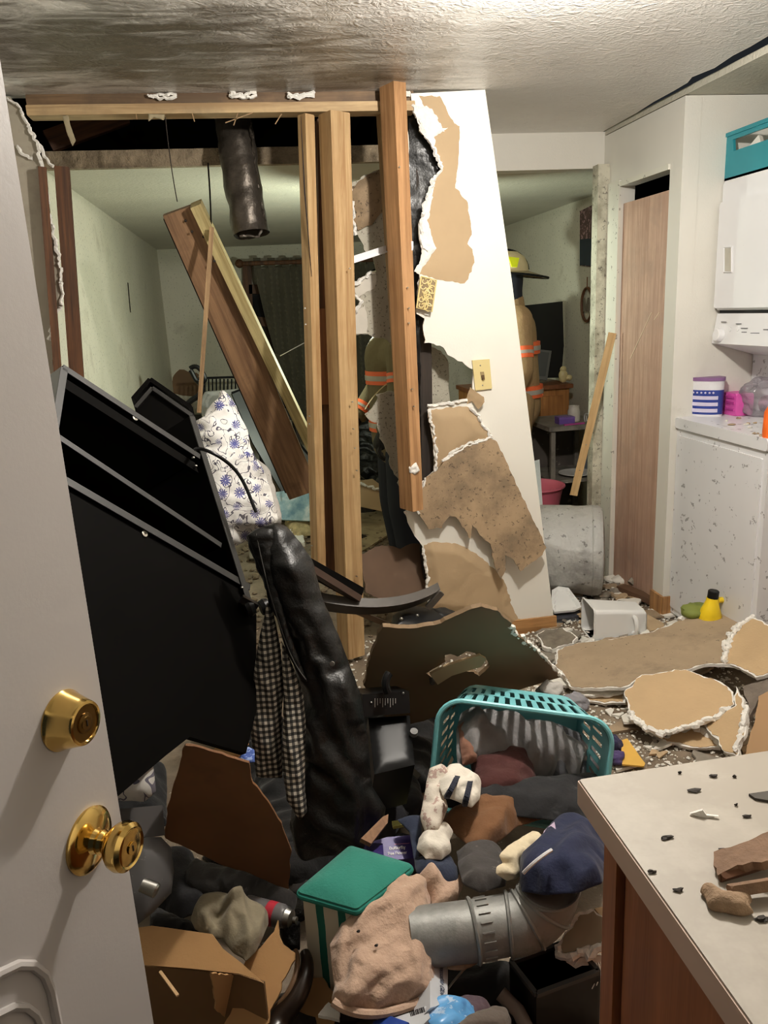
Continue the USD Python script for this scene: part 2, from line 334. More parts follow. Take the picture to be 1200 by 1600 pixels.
M_whited = mat('dirty_white_enamel', (222, 222, 224), 0.32, 0.03, 3, stretch=(1, 1, 0.35), specks=((84, 80, 78), 0.30, 26))
M_seam = mat('seam_shadow_gap', (40, 40, 42), 0.7, 0.1, 5)
M_doorp = mat('door_paint', (190, 184, 181), 0.42, 0.015, 2, bump=0.03, bscale=150)
def brassx(n, l): pass
M_brass = mat('polished_brass', (232, 196, 118), 0.12, 0.04, 8, metal=1)
M_brassd = mat('dark_brass', (120, 92, 48), 0.25, 0.1, 8, metal=1)

CE = 2.45          # ceiling height
# ================================================================ the setting
struct('floor', bx(-2.2, 3.2, -1.5, 8.5, -0.06, 0.0, 0), M_floor)
cl_edge = rag([(1.93, 0.2), (1.90, 2.2), (1.88, 2.75), (1.925, 3.3), (1.935, 3.6), (1.938, 4.2)], 0.012, 0.04, 4)[:-1]
cl = [(-2.2, 0.0)] + [tuple(q) for q in [(1.93, 0.0), (1.92, 2.0), (1.90, 2.4), (1.865, 2.7), (1.875, 2.85), (1.872, 2.95), (1.892, 3.1), (1.868, 3.22), (1.895, 3.3), (1.902, 3.42), (1.905, 3.6), (1.925, 3.8), (1.94, 4.3)]] + [(0.74, 4.3), (0.74, 3.44), (-2.2, 3.44)]
struct('ceiling', moved(trimesh.creation.extrude_polygon(clean(cl), 0.02, engine='earcut'), trimesh.transformations.translation_matrix((0, 0, CE))), M_ceil)
struct('ceiling_001', bx(1.95, 3.0, 0.0, 4.3, CE - 0.018, CE + 0.01, 0), M_ceil2)
struct('ceiling_002', cat(bx(-1.2, 0.78, 3.9, 8.5, 2.28, 2.30, 0), bx(0.78, 2.5, 4.29, 8.5, 2.28, 2.30, 0)), M_ceil2)
# space above the lower living-room ceiling
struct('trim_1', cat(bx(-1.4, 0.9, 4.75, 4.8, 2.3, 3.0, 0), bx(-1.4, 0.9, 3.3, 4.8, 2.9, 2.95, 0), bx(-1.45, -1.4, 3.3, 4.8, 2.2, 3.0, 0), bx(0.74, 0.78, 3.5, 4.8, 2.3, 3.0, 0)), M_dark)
struct('trim_2', bx(-0.84, 0.75, 3.875, 3.915, 2.272, 2.345, 0.012), mat('torn_ceiling_edge', (150, 134, 110), 0.85, 0.2, 12, bump=0.8, bscale=30, bdist=0.03, stain=((70, 56, 42), 0.5, 9)))
for x in (-0.55, 0.05, 0.62):
    j = stick((x, 3.46, 2.62), (x, 4.75, 2.62), 0.04, 0.19, (1, 0, 0)); add('ceiling_joist', j[0], M_atticwood, mtx=j[1], kind='structure', label='dark ceiling joist in the cavity above the stud wall')
j = stick(aY(75, 222, 3.95), aY(195, 178, 4.05), 0.04, 0.09, (0, 1, 0)); add('ceiling_joist', j[0], M_brownstud, mtx=j[1], kind='structure', label='slanting brown board in the cavity at upper left')
# kitchen side
M_wleft = mat('grimy_left_paint', (168, 160, 144), 0.6, 0.08, 4, specks=((70, 62, 50), 0.1, 40), stain=((118, 108, 92), 0.45, 4))
struct('wall_left', sheet(Y_(3.38), rag(Y_(3.38).poly([(-40, 150), (14, 152), (34, 172), (45, 200), (58, 228), (66, 262), (62, 275), (72, 300), (86, 380), (96, 430), (97, 478), (82, 490), (79, 530), (84, 570), (86, 640), (-40, 640)]), 0.005, 0.02, 2), 0.013, None, 0.03), M_wleft)
struct('wall_left_side', bx(-0.93, -0.90, 1.3, 3.37, 0, CE, 0), M_wall)
struct('wall_right', bx(3.0, 3.1, -0.2, 4.3, 0, CE, 0), M_wall)
struct('wall_entry', cat(bx(-2.2, -0.86, -0.14, 0.0, 0, CE, 0), bx(0.34, 3.0, -0.14, 0.0, 0, CE, 0), bx(-0.86, 0.34, -0.14, 0.0, 2.08, CE, 0)), M_wall)
struct('wall_outer', bx(-2.25, -2.2, -0.14, 3.5, 0, CE, 0), M_wall)
struct('wall_alcove', bx(1.97, 3.0, 3.412, 3.50, 0, CE - 0.02, 0.0), M_wall)
# closet wall (faces -x) with the closet doorway y 3.51 .. 4.0
for q in ((3.408, 3.512, 0), (3.512, 4.0, 2.15), (4.0, 4.2, 0)): struct('wall_closet', bx(1.95, 2.03, q[0], q[1], q[2], CE - 0.022, 0.002), M_wall)
struct('trim_3', cat(bx(1.938, 1.95, 3.995, 4.125, 0.0, 2.18, 0.003), bx(1.940, 1.95, 3.512, 4.06, 2.148, 2.172, 0.002)), mat('casing_paint', (222, 220, 208), 0.45, 0.03, 4, specks=((70, 62, 52), 0.3, 30)), label='white closet door casing')
struct('wall_stub', bx(1.885, 1.95, 4.13, 4.2, 0, 2.28, 0.002), M_wallm, label='narrow mould-stained end of the wall beside the closet')
struct('wall_header', bx(0.8, 1.96, 4.2, 4.30, 2.27, CE, 0.002), M_wall, label='white header over the opening to the living room')
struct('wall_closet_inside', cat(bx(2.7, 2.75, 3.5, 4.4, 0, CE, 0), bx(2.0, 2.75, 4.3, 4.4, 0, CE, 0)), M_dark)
struct('baseboard_closet', bx(1.936, 1.95, 3.40, 3.512, 0.0, 0.11, 0.003), M_oak)
struct('baseboard_alcove', bx(1.94, 1.99, 3.388, 3.40, 0.0, 0.11, 0.003), M_oak)
# living room
struct('wall_living_left', bx(-0.92, -0.85, 3.47, 8.4, 0, 2.3, 0), M_lroom)
struct('wall_living_back', bx(-1.0, 2.4, 8.3, 8.4, 0, 2.3, 0), M_lroom)
struct('wall_living_right', bx(2.4, 2.48, 4.3, 8.4, 0, 2.3, 0), M_lroom)

# closet door
cd = thing('closet_door', 'brown wood-grain closet door with scratches, fallen slightly below its frame', 'door', (2.0, 3.75, 0))
add('door_slab', cbox(0.035, 0.486, 2.06, 0.003), M_closet, cd, mtx=trimesh.transformations.translation_matrix((1.985, 3.755, 1.035)))
for a, b in (((985, 560), (1018, 488)), ((1022, 500), (1030, 488))):
    p, q = aX(*a, 1.966), aX(*b, 1.966); add('scratch', board(p, q, 0.0016, 0.004, (1, 0, 0), 0.0004), mat('pale_scratch_%d' % a[0], (226, 208, 184), 0.7), cd, label='pale scratch')

# ---------------------------------------------------------------- stud wall at y = 3.4
yw = 3.4
M_plate1 = wood('upper_plate_wood', (128, 102, 74), (92, 70, 50), 0.65, stain=((76, 66, 54), 0.6, 4))
M_plate2 = wood('lower_plate_wood', (196, 168, 126), (152, 122, 84), 0.65, stain=((112, 98, 80), 0.5, 3))
tp = thing('top_plate', 'sooty double timber plate along the top of the opened stud wall', 'beam', (0, yw, CE - 0.08))
for z0, z1, mt_, dy in ((CE - 0.036, CE, M_plate1, 0.0), (CE - 0.077, CE - 0.041, M_plate2, -0.022)):
    j = stick((-0.76, yw + 0.03 + dy, (z0 + z1) / 2), (0.74, yw + 0.03 + dy, (z0 + z1) / 2), 0.09, z1 - z0, (0, 1, 0), 0.004); add('plate', j[0], mt_, tp, mtx=j[1])
for i, (x, y) in enumerate([(255, 147), (380, 146), (470, 147), (620, 146)]):
    add('gypsum_scrap', cat(*[fringe([aY(x - 22, y + k * 4, yw - 0.03), aY(x, y + 3 + k * 3, yw - 0.032), aY(x + 20, y - 1 + k * 4, yw - 0.03)], 0.007, 7 * i + k) for k in range(2)]), M_gyp, tp, label='scrap of white gypsum')
for i, (x0, y0, x1, y1) in enumerate([(352, 192, 395, 176), (430, 194, 440, 178), (365, 196, 372, 176), (300, 176, 304, 190), (212, 174, 214, 186)]):
    add('splinter', board(aY(x0, y0, yw - 0.03), aY(x1, y1, yw - 0.03), 0.004, 0.002, (1, 0, 0), 0.0005), M_oldwood, tp)

def nails(parent, spots, d, out=0.012):
    for x, y in spots:
        p = aY(x, y, d); add('nail', tube([p, p + (0.004, -out, 0.001)], [0.0018, 0.0035], 6), M_steel, parent)
def stud(label, base_px, top_px, depth, w, dpt, ang, mt_, d2=None, name='wall_stud'):
    a, b = aY(*base_px, depth), aY(*top_px, d2 or depth)
    t = thing(name, label, 'stud', a)
    c, s = math.cos(ang), math.sin(ang)
    j = stick(a, b, w, dpt, (c, s, 0), 0.004); add('timber', j[0], mt_, t, mtx=j[1]); return t
sA = stud('splintered pale pine stud, left of the pair in the middle of the opening', (498, 890), (478, 180), 3.36, 0.046, 0.05, math.radians(34), M_pine)
p0, p1 = aY(470, 182, 3.33), aY(487, 432, 3.325)
add('split', tube([p0, aY(476, 300, 3.318), p1], [0.001, 0.0035, 0.001], 5), M_burnt, sA, label='dark split in the wood')
nails(sA, [(475, 482), (476, 507), (482, 650), (482, 662), (486, 852)], 3.32)
sB = stud('thick pale pine stud, right of the pair in the middle of the opening', (549, 1022), (522, 178), 3.34, 0.09, 0.095, math.radians(25), M_pine)
nails(sB, [(545, 420), (549, 628), (551, 670), (553, 700), (556, 735), (556, 900)], 3.28)
sC = stud('amber pine stud leaning in front of the torn white wall panel', (643, 795), (613, 128), 3.30, 0.058, 0.10, math.radians(24), M_pine2, 3.30)
nails(sC, [(635, 450), (637, 482), (637, 505), (642, 608), (645, 635), (622, 262)], 3.25)
add('paper_scrap', cloth(Y_(3.25), [(638, 730), (650, 722), (656, 735), (648, 742), (640, 740)], 0.012, 0.01, 60, step=0.005, edge=0.01, ragged=0.002, seed=3), M_gyp, sC, label='torn scrap of white paper')
sD = stud('thin pine stud behind the leaning amber stud', (634, 740), (598, 170), 3.44, 0.04, 0.05, 0.3, M_pine)
sE = stud('dark brown stud standing behind the two pale studs', (512, 900), (504, 190), 3.52, 0.06, 0.09, 0.1, M_brownstud)
j = stick(aY(506, 632, 3.46), aY(505, 482, 3.46), 0.075, 0.02, (1, 0, 0)); add('blocking', j[0], wood('blocking_wood', (150, 98, 58), (110, 68, 38)), sE, mtx=j[1], label='reddish board nailed across')
sF = stud('soot-black stud at the torn edge of the white panel', (668, 900), (655, 180), 3.50, 0.055, 0.09, 0.0, M_burnt)
sG = stud('brown stud at the left end of the opened wall', (128, 700), (97, 262), 3.46, 0.055, 0.06, 0.15, M_brownstud)
sH = stud('narrow split stud at the torn end of the left wall', (95, 640), (66, 262), 3.36, 0.03, 0.05, 0.2, M_brownstud)
for i, q in enumerate(([(14, 152), (30, 165), (45, 200), (58, 225), (66, 262)], [(60, 225), (72, 245), (82, 258)], [(66, 262), (72, 300), (84, 370), (96, 425), (97, 478)], [(97, 478), (84, 492), (78, 530)], [(26, 228), (34, 240), (50, 246)])):
    add('torn_edge', fringe([aY(x, y, 3.37) for x, y in q], 0.007, i), M_gyp, '/World/wall_left', label='ragged white gypsum edge')

# far-side drywall of the stud wall
pl = Y_(3.56)
o = [(600, 262), (570, 273), (542, 292), (545, 313), (552, 330), (545, 343), (557, 363), (567, 390), (580, 400), (587, 423), (567, 433), (548, 447), (552, 460), (565, 470), (553, 490), (546, 505), (545, 522), (565, 520), (585, 528), (605, 530), (616, 545), (617, 612), (600, 612), (585, 616), (590, 622), (585, 632), (570, 647), (578, 653), (590, 662), (597, 690), (603, 705), (612, 730), (622, 755), (628, 775), (705, 780), (700, 560), (690, 545), (668, 540), (655, 480), (650, 262)]
fd = thing('far_side_drywall', 'speckled grey drywall sheet with a broken hole, behind the studs', 'drywall', pl.at(620, 775))
M_speck = mat('speckled_drywall', (176, 170, 154), 0.75, 0.06, 4, bump=0.2, bscale=50, specks=((58, 50, 40), 0.38, 75), stain=((108, 98, 82), 0.4, 6))
add('board', sheet(pl, rag(pl.poly(o), 0.008, 0.02, 11), 0.013, None, 0.04), M_speck, fd)
o = [(600, 264), (570, 276), (546, 294), (549, 313), (556, 330), (550, 343), (560, 360), (580, 350), (600, 330)]
add('bent_paper', sheet(pl, rag(pl.poly(o), 0.005, 0.015, 12), 0.003, lambda p, d: 0.01 + 0.02 * np.minimum(d / 0.03, 1), 0.015), M_paperd, fd, label='brown torn paper face')
o = [(553, 453), (560, 445), (575, 440), (585, 430), (587, 450), (575, 470), (560, 480), (553, 492), (549, 518), (565, 516), (568, 480), (575, 462)]
for i, q in enumerate(([(545, 297), (553, 330), (547, 345), (558, 366)], [(585, 424), (549, 447), (553, 461), (565, 471), (548, 500), (546, 521)])):
    add('torn_edge', fringe([pl.at(x, y, 0.008) for x, y in q], 0.010, 20 + i), M_gyp, fd, label='ragged white edge')
add('bare_gypsum', cat(*[sheet(pl, rag(pl.poly(o), 0.003, 0.01, 31 + i), 0.002, lambda p, d: 0.004 + 0 * d, 0.02) for i, o in enumerate([[(548, 447), (568, 432), (588, 428), (586, 450), (570, 458), (560, 466)], [(553, 490), (570, 478), (575, 500), (572, 521), (546, 521)]])]), mat('dusty_gypsum', (206, 200, 188), 0.9), fd, label='bare white gypsum patches')
rail = thing('curtain_rail', 'short white metal rail bridging two studs', 'rail', aY(545, 410, 3.45))
j = stick(aY(541, 409, 3.42), aY(612, 386, 3.46), 0.028, 0.018, (0, 0, 1)); add('channel', j[0], M_white, rail, mtx=j[1])
j = stick(aY(541, 414, 3.405), aY(612, 391, 3.445), 0.006, 0.010, (0, 0, 1)); add('lip', j[0], M_white, rail, mtx=j[1])
add('bracket', moved(cbox(0.028, 0.012, 0.036, 0.004), frame((0.1, 0, 1), o=aY(640, 384, 3.27))), M_white, rail)
# black plastic sheet in the cavity
pl = P3((645, 185, 3.47), (690, 285, 3.45), (660, 800, 3.47))
add('black_plastic_sheet', sheet(pl, rag(pl.poly([(640, 178), (664, 182), (672, 225), (684, 248), (692, 262), (686, 285), (676, 330), (668, 365), (660, 420), (655, 480), (658, 700), (646, 700), (643, 400), (634, 300)]), 0.004, 0.02, 3), 0.003, lambda p, d: 0.03 * fbm2(p, 9, 4, 1.2, 3), 0.012), M_blackplastic, label='crumpled black plastic sheet hanging in the wall cavity beside the white panel', cat='plastic sheet')
w = spline([aY(634, 195, 3.36), aY(638, 230, 3.37), aY(631, 290, 3.36), aY(632, 380, 3.36), aY(645, 560, 3.37)], 30)
add('cable', tube(w, 0.0035, 6), mat('white_cable', (226, 222, 212), 0.4), label='thin white cable running down beside the leaning amber stud', cat='cable')

# ---------------------------------------------------------------- the torn white panel
pl = Plane(aY(640, 148, 3.37), aY(758, 140, 3.37), aZ(850, 985, 0.0))
wp = thing('wall_panel', 'leaning white drywall panel, its left side torn down to brown paper', 'wall panel', pl.at(840, 985))
out = [(642, 146), (758, 140), (800, 440), (835, 720), (866, 972), (815, 988), (800, 975), (760, 965), (740, 950), (672, 955), (668, 900), (660, 855), (645, 832), (632, 803), (648, 792), (660, 760), (668, 745), (680, 735), (678, 700), (668, 640), (668, 632), (700, 628), (730, 622), (738, 612), (739, 580), (720, 566), (700, 553), (688, 540), (664, 536), (660, 515), (664, 500), (650, 490), (651, 470), (655, 425), (665, 392), (655, 380), (658, 345), (663, 318), (673, 285), (691, 262), (683, 245), (672, 222), (655, 203), (653, 182), (641, 165)]
rg = np.array(pl.poly(out)); straight = rg[:5]
uv = np.vstack([straight, ragopen(rg[4:], 0.006, 0.02, 5)[1:]])
add('painted_board', slab(pl, uv, 0.013), M_panel, wp)
B2 = [(710, 193), (718, 197), (717, 233), (712, 293), (730, 317), (735, 350), (738, 367), (730, 382), (738, 390), (742, 410), (727, 443), (687, 437), (655, 428), (662, 410), (680, 390), (673, 370), (667, 347), (673, 313), (683, 273), (692, 253), (680, 247), (678, 213), (697, 203)]
B1 = [(654, 150), (686, 150), (700, 175), (714, 200), (692, 200), (682, 182), (664, 165)]
B3 = [(669, 640), (729, 634), (770, 682), (745, 690), (697, 720), (684, 735), (677, 690)]
B5 = [(662, 852), (680, 846), (720, 851), (745, 866), (770, 886), (790, 912), (800, 946), (812, 968), (815, 985), (760, 962), (672, 952), (668, 900)]
for i, (b, hh) in enumerate(((B1, 0.002), (B2, 0.003), (B3, 0.012), (B5, 0.02))):
    f = (lambda p, d, hh=hh, i=i: 0.001 + np.minimum(d / 0.04, 1) * hh * (0.4 + 1.2 * fbm2(p, 7, i, 0.8, 3)))
    add('exposed_paper', sheet(pl, rag(pl.poly(b), 0.0035, 0.012, 40 + i), 0.001, f, 0.014), M_paper, wp, label='bare brown paper where the face tore off')
def tears(parent, pl, lines, r, seed, off=0.004):
    for i, q in enumerate(lines): add('torn_edge', fringe([pl.at(x, y, off) for x, y in q], r, seed + i), M_gyp, parent, label='ragged white torn edge')
tears(wp, pl, ([(643, 165), (653, 182), (665, 210), (683, 245), (692, 262), (675, 285), (664, 318), (659, 345), (657, 380), (668, 392)],
               [(668, 640), (676, 665), (682, 700), (680, 735)], [(669, 634), (700, 630), (728, 625)], [(692, 722), (705, 705), (735, 692), (768, 684)],
               [(735, 636), (750, 655), (768, 682)], [(662, 858), (668, 900), (671, 945)], [(632, 803), (645, 785), (662, 752)]), 0.008, 50)
lace = [(645, 165), (668, 165), (684, 184), (694, 203), (678, 214), (680, 247), (690, 255), (672, 225), (655, 203)]
add('frayed_face', sheet(pl, rag(pl.poly(lace), 0.005, 0.01, 61), 0.003, lambda p, d: 0.004 + 0.012 * fbm2(p, 40, 3) * np.minimum(d / 0.01, 1), 0.008), M_gyp, wp, label='frayed white paper and gypsum')
lace = [(668, 300), (676, 310), (668, 345), (675, 372), (681, 388), (664, 412), (655, 428), (648, 424), (660, 395), (655, 372), (660, 340)]
add('frayed_face', sheet(pl, rag(pl.poly(lace), 0.005, 0.01, 62), 0.003, lambda p, d: 0.004 + 0.012 * fbm2(p, 40, 5) * np.minimum(d / 0.01, 1), 0.008), M_gyp, wp, label='frayed white paper and gypsum')
# folded flap standing off the panel, sooty at its lower right
pf = Plane(pl.at(690, 720, 0.02), pl.at(768, 684, 0.02), pl.at(800, 880, 0.075))
fl = [(692, 722), (720, 700), (766, 684), (776, 690), (815, 775), (853, 855), (847, 866), (813, 892), (800, 872), (790, 866), (789, 890), (783, 904), (774, 890), (766, 850), (750, 836), (738, 818), (735, 842), (722, 822), (712, 806), (700, 806), (690, 824), (670, 826), (655, 802), (650, 790), (665, 747), (682, 735)]
add('hanging_flap', sheet(pf, rag(pf.poly(fl), 0.004, 0.015, 71), 0.009, lambda p, d: 0.012 * fbm2(p, 5, 8, 0.6, 2), 0.015), M_paperd, wp, label='torn brown flap hanging off the panel, sooty at its corner')
tears(wp, pf, ([(692, 722), (720, 702), (766, 684)], [(655, 802), (650, 790), (665, 747)]), 0.006, 80, 0.004)
p3 = Plane(pl.at(735, 625, 0.004), pl.at(757, 640, 0.03), pl.at(750, 660, 0.012))
add('curled_tab', sheet(p3, rag(p3.poly([(735, 605), (745, 612), (756, 620), (757, 628), (748, 640), (738, 626), (730, 632), (728, 626)]), 0.002, 0.01, 7), 0.004, lambda p, d: 0.012 * fbm2(p, 20, 3), 0.006), M_paper, wp, label='small curled tab of brown paper below the switch')
bb = thing('baseboard_piece', 'short piece of oak baseboard still under the white panel', 'baseboard', aZ(840, 995, 0))
a, b = pl.at(800, 996, 0.008), pl.at(869, 972, 0.008); a[2] = b[2] = 0.038
j = stick(a, b, 0.075, 0.014, (0, 0, 1), 0.003); add('moulding', j[0], M_oak, bb, mtx=j[1])
# light switch and ornate plate
M_ivory = mat('ivory_plastic', (222, 204, 146), 0.4, 0.02, 4)
ls = thing('light_switch', 'ivory light switch plate at waist height on the white panel', 'light switch', pl.at(752, 585))
c, u_, v_ = pl.at(752, 586), pl.at(738, 563), pl.at(738, 610)
ph = Plane(pl.at(738, 563, 0.002), pl.at(763, 561, 0.002), pl.at(742, 610, 0.002))
add('plate', slab(ph, ph.poly([(737, 563), (764, 561), (768, 607), (742, 610)]), 0.009, 0.009), M_ivory, ls)
add('slot', slab(ph, ph.poly([(749, 581), (755, 580.5), (757, 593), (751, 593.5)]), 0.002, 0.0105), mat('slot_shadow', (150, 130, 90), 0.6), ls)
add('toggle', slab(ph, ph.poly([(751, 586), (754.5, 585.5), (755, 592), (752, 592)]), 0.012, 0.021), mat('toggle_brown', (96, 74, 50), 0.5), ls, label='dark toggle')
for x, y in ((750.5, 571), (754, 602)): add('screw', lathe([(0, 0), (0.0035, 0), (0.003, 0.0015), (0, 0.002)], 10, ph.n, ph.at(x, y, 0.0092)), M_steel, ls)
op = thing('ornate_switch_plate', 'ornate cream and gold filigree switch plate at the torn edge of the panel', 'switch plate', pl.at(666, 460))
ph = Plane(pl.at(658, 432, 0.01), pl.at(682, 438, 0.022), pl.at(652, 482, 0.018))
M_cream = mat('cream_gold', (224, 204, 142), 0.4, 0.05, 20)
add('plate', slab(ph, ph.poly([(658, 432), (682, 438), (676, 485), (651, 481)]), 0.008, 0.008), mat('antique_gold', (120, 96, 46), 0.45, 0.2, 40), op)
A, B, C_ = ph.at(658, 432, 0.009), ph.at(682, 438, 0.009), ph.at(651, 481, 0.009)
def onp(s, t): return A + (B - A) * s + (C_ - A) * t
orn = [tube([onp(0, 0), onp(1, 0), onp(1, 1), onp(0, 1), onp(0, 0)], 0.004, 6)]
for s, t in [(.25, .12), (.5, .1), (.75, .12), (.25, .88), (.5, .9), (.75, .88), (.2, .3), (.8, .3), (.2, .7), (.8, .7), (.35, .42), (.65, .42), (.35, .6), (.65, .6), (.5, .25), (.5, .75)]:
    th = np.linspace(0, 4.6, 12) + s * 9; orn.append(tube([onp(s, t) + 0.010 * (q / 4.6 * 0.6 + .4) * (math.cos(q) * ph.u + math.sin(q) * ph.v) for q in th], 0.0028, 5))
th = np.linspace(0, 2 * np.pi, 20); orn.append(tube([onp(.5, .5) + 0.011 * (math.cos(q) * ph.u + math.sin(q) * 1.4 * ph.v) for q in th], 0.003, 5))
add('filigree', cat(*orn), M_cream, op, label='raised cream scrollwork')

# ---------------------------------------------------------------- entrance door
n = np.array([0.891, -0.454, 0]); n /= np.linalg.norm(n); t = np.array([-n[1], n[0], 0]) * 1.0
t = np.array([0.454, 0.891, 0]); t /= np.linalg.norm(t)                       # hinge -> latch
latch = np.array([-0.245 * 0.95, 0.95, 0])
dr = thing('entrance_door', 'white panelled entrance door standing open at the left', 'door', latch)
Dm = np.eye(4); Dm[:3, 0] = t; Dm[:3, 1] = -n; Dm[:3, 2] = (0, 0, 1); Dm[:3, 3] = latch       # local: x to latch, y into the door, z up
def dl(m): return moved(m, Dm)
add('slab', dl(bx(-0.9, 0.0, 0.0, 0.042, 0.012, 2.04, 0.0015)), M_doorp, dr)
for (x0, x1, z0, z1) in ((-0.40, -0.115, 0.22, 0.79), (-0.785, -0.5, 0.22, 0.79), (-0.40, -0.115, 1.02, 1.9), (-0.785, -0.5, 1.02, 1.9)):
    pass
def moulding(x0, x1, z0, z1):
    arc = []
    r_ = 0.09
    path = [(x0, z0), (x1, z0), (x1, z1 - r_)] + [(x1 - r_ + r_ * math.cos(q), z1 - r_ + r_ * math.sin(q)) for q in np.linspace(0, np.pi / 2, 6)] + [(x0, z1), (x0, z0)]
    pts = [(x, -0.001, z) for x, z in densify(path, 0.05)]; pts.append(pts[0])
    return tube(pts, 0.006, 8, False), tube([(x + (x0 + x1 - 2 * x) * 0.09, -0.001, z + (z0 + z1 - 2 * z) * 0.06) for x, _, z in pts], 0.005, 6, False)
for q in ((-0.42, -0.165, 0.2, 0.925), (-0.79, -0.50, 0.2, 0.845)):
    a, b = moulding(*q); add('moulding', dl(cat(a, b)), M_doorp, dr)
M_hole = mat('keyhole', (30, 24, 16), 0.5)
def lathed(prof, x, z, y=0.0):
    prof = [(a * KS, b * (1 + (KS - 1) * 0.5)) for a, b in prof]
    return dl(lathe(prof, 48, (0, -1, 0), (x, y, z)))
kp = np.array([aY(140, 1312, 0)] * 1)
def door_xz(px, py):
    d = ray(px, py); k = (latch - EYE).dot(n) / d.dot(n); p = EYE + d * k - latch; return p.dot(t), p[2]
KS = 1.22
kx, kz = door_xz(138, 1312); bx_, bz = door_xz(98, 1125)
kn = add('knob', lathed([(0, 0.0), (0.034, 0.0), (0.0345, 0.003), (0.031, 0.006), (0.024, 0.0085), (0.0135, 0.011), (0.0115, 0.016), (0.0125, 0.020), (0.0108, 0.024), (0.012, 0.028), (0.018, 0.033), (0.0235, 0.040), (0.0255, 0.047), (0.0245, 0.054), (0.0205, 0.058), (0.0185, 0.0565), (0.015, 0.0575), (0.0, 0.0585)], kx, kz), M_brass, dr, label='polished brass door knob')
sub('lock_face', lathed([(0, 0.0583), (0.0065, 0.0585), (0.0065, 0.0598), (0, 0.06)], kx, kz), M_brass, kn)
sub('keyhole', dl(bx(kx - 0.0008, kx + 0.0008, -0.0672, -0.0655, kz - 0.004, kz + 0.004, 0.0001)), M_hole, kn)
KS = 1.12
db = add('deadbolt', lathed([(0, 0.0), (0.0325, 0.0), (0.033, 0.002), (0.031, 0.006), (0.0275, 0.018), (0.0245, 0.029), (0.0235, 0.0315), (0.0205, 0.032), (0.0195, 0.0295), (0, 0.0295)], bx_, bz), M_brass, dr, label='brass deadbolt above the knob')
sub('recess', lathed([(0.0, 0.0296), (0.0192, 0.0296), (0.0192, 0.0299), (0, 0.0299)], bx_, bz), M_brassd, db)
sub('lock_face', lathed([(0, 0.0299), (0.0112, 0.0299), (0.0108, 0.0315), (0.0075, 0.032), (0.007, 0.033), (0, 0.0332)], bx_, bz), M_brassd, db)
sub('keyhole', dl(bx(bx_ - 0.0008, bx_ + 0.0008, -0.0360, -0.0350, bz - 0.0035, bz + 0.0045, 0.0001)), M_hole, db)
# ================================================================ laundry, tank, counter
wm = thing('washer_dryer', 'white stacked washer and dryer in the right-hand alcove, dusty and streaked', 'washer dryer', (2.3, 3.08, 0))
wx, dxx, y0, y1, zt = 1.985, 2.14, 2.72, 3.405, 1.025
add('washer_body', bx(wx, 2.75, y0, y1, 0.03, zt - 0.055, 0.008), M_whited, wm)
add('base', bx(wx + 0.02, 2.74, y0 + 0.01, y1 - 0.01, 0.0, 0.03, 0.002), M_seam, wm)
add('washer_top', bx(wx - 0.012, 2.75, y0 - 0.004, y1 + 0.004, zt - 0.05, zt, 0.010), M_whited, wm)
add('seam', bx(wx + 0.004, 2.74, y0 + 0.004, y1 - 0.004, zt - 0.056, zt - 0.049, 0.001), M_seam, wm)
add('front_panel', bx(wx - 0.006, wx + 0.01, y0 + 0.03, y1 - 0.02, 0.06, zt - 0.085, 0.005), M_whited, wm)
add('back_column', bx(2.36, 2.75, y0, y1, zt, 1.36, 0.004), M_whited, wm)
# console overhangs the washer; slanting underside
c = trimesh.Trimesh(*meshkit.arrays((np.array([(dxx, y0, 1.365), (dxx + 0.02, y0, 1.50), (2.75, y0, 1.50), (2.75, y0, 1.30), (2.36, y0, 1.30), (dxx, y1, 1.365), (dxx + 0.02, y1, 1.50), (2.75, y1, 1.50), (2.75, y1, 1.30), (2.36, y1, 1.30)]), np.array([(0, 1, 6), (0, 6, 5), (1, 2, 7), (1, 7, 6), (2, 3, 8), (2, 8, 7), (3, 4, 9), (3, 9, 8), (4, 0, 5), (4, 5, 9), (0, 4, 3), (0, 3, 2), (0, 2, 1), (5, 6, 7), (5, 7, 8), (5, 8, 9)])))[:2], process=False)
cs = add('console', c, M_white, wm, smooth=False)
kp_ = aX(1126, 524, dxx + 0.008)
sub('dial', lathe([(0, -0.004), (0.034, -0.004), (0.033, 0.008), (0.028, 0.024), (0.024, 0.027), (0, 0.028)], 32, (-1, 0, 0.13), kp_), M_white, cs)
M_print = mat('grey_print', (120, 120, 124), 0.6)
for i, (x, y) in enumerate([(1141, 515), (1141, 527), (1153, 514), (1153, 527)]):
    sub('button', lathe([(0, 0), (0.012, 0), (0.011, 0.005), (0, 0.006)], 16, (-1, 0, 0.13), aX(x, y, dxx + 0.012)), M_white, cs)
for i, (x, y, w_) in enumerate([(1131, 503, 8), (1154, 506, 8), (1163, 513, 10), (1163, 519, 8), (1163, 525, 9), (1163, 530, 7), (1180, 521, 14), (1198, 515, 10), (1198, 523, 10), (1141, 534, 7), (1153, 534, 7)]):
    p, q = aX(x - w_ / 2, y, dxx + 0.009), aX(x + w_ / 2, y, dxx + 0.009); sub('marking', board(p, q, 0.003, 0.006 if x == 1180 else 0.004, (1, 0, 0.1), 0.0003), M_print, cs)
add('dryer_body', bx(dxx + 0.012, 2.75, y0, y1, 1.515, 2.075, 0.012), M_white, wm)
add('gap', bx(dxx + 0.03, 2.74, y0 + 0.004, y1 - 0.004, 1.495, 1.52, 0.001), M_seam, wm)
drd = add('dryer_door', bx(dxx - 0.008, dxx + 0.016, y0 + 0.03, y1 - 0.012, 1.525, 1.985, 0.008), M_white, wm)
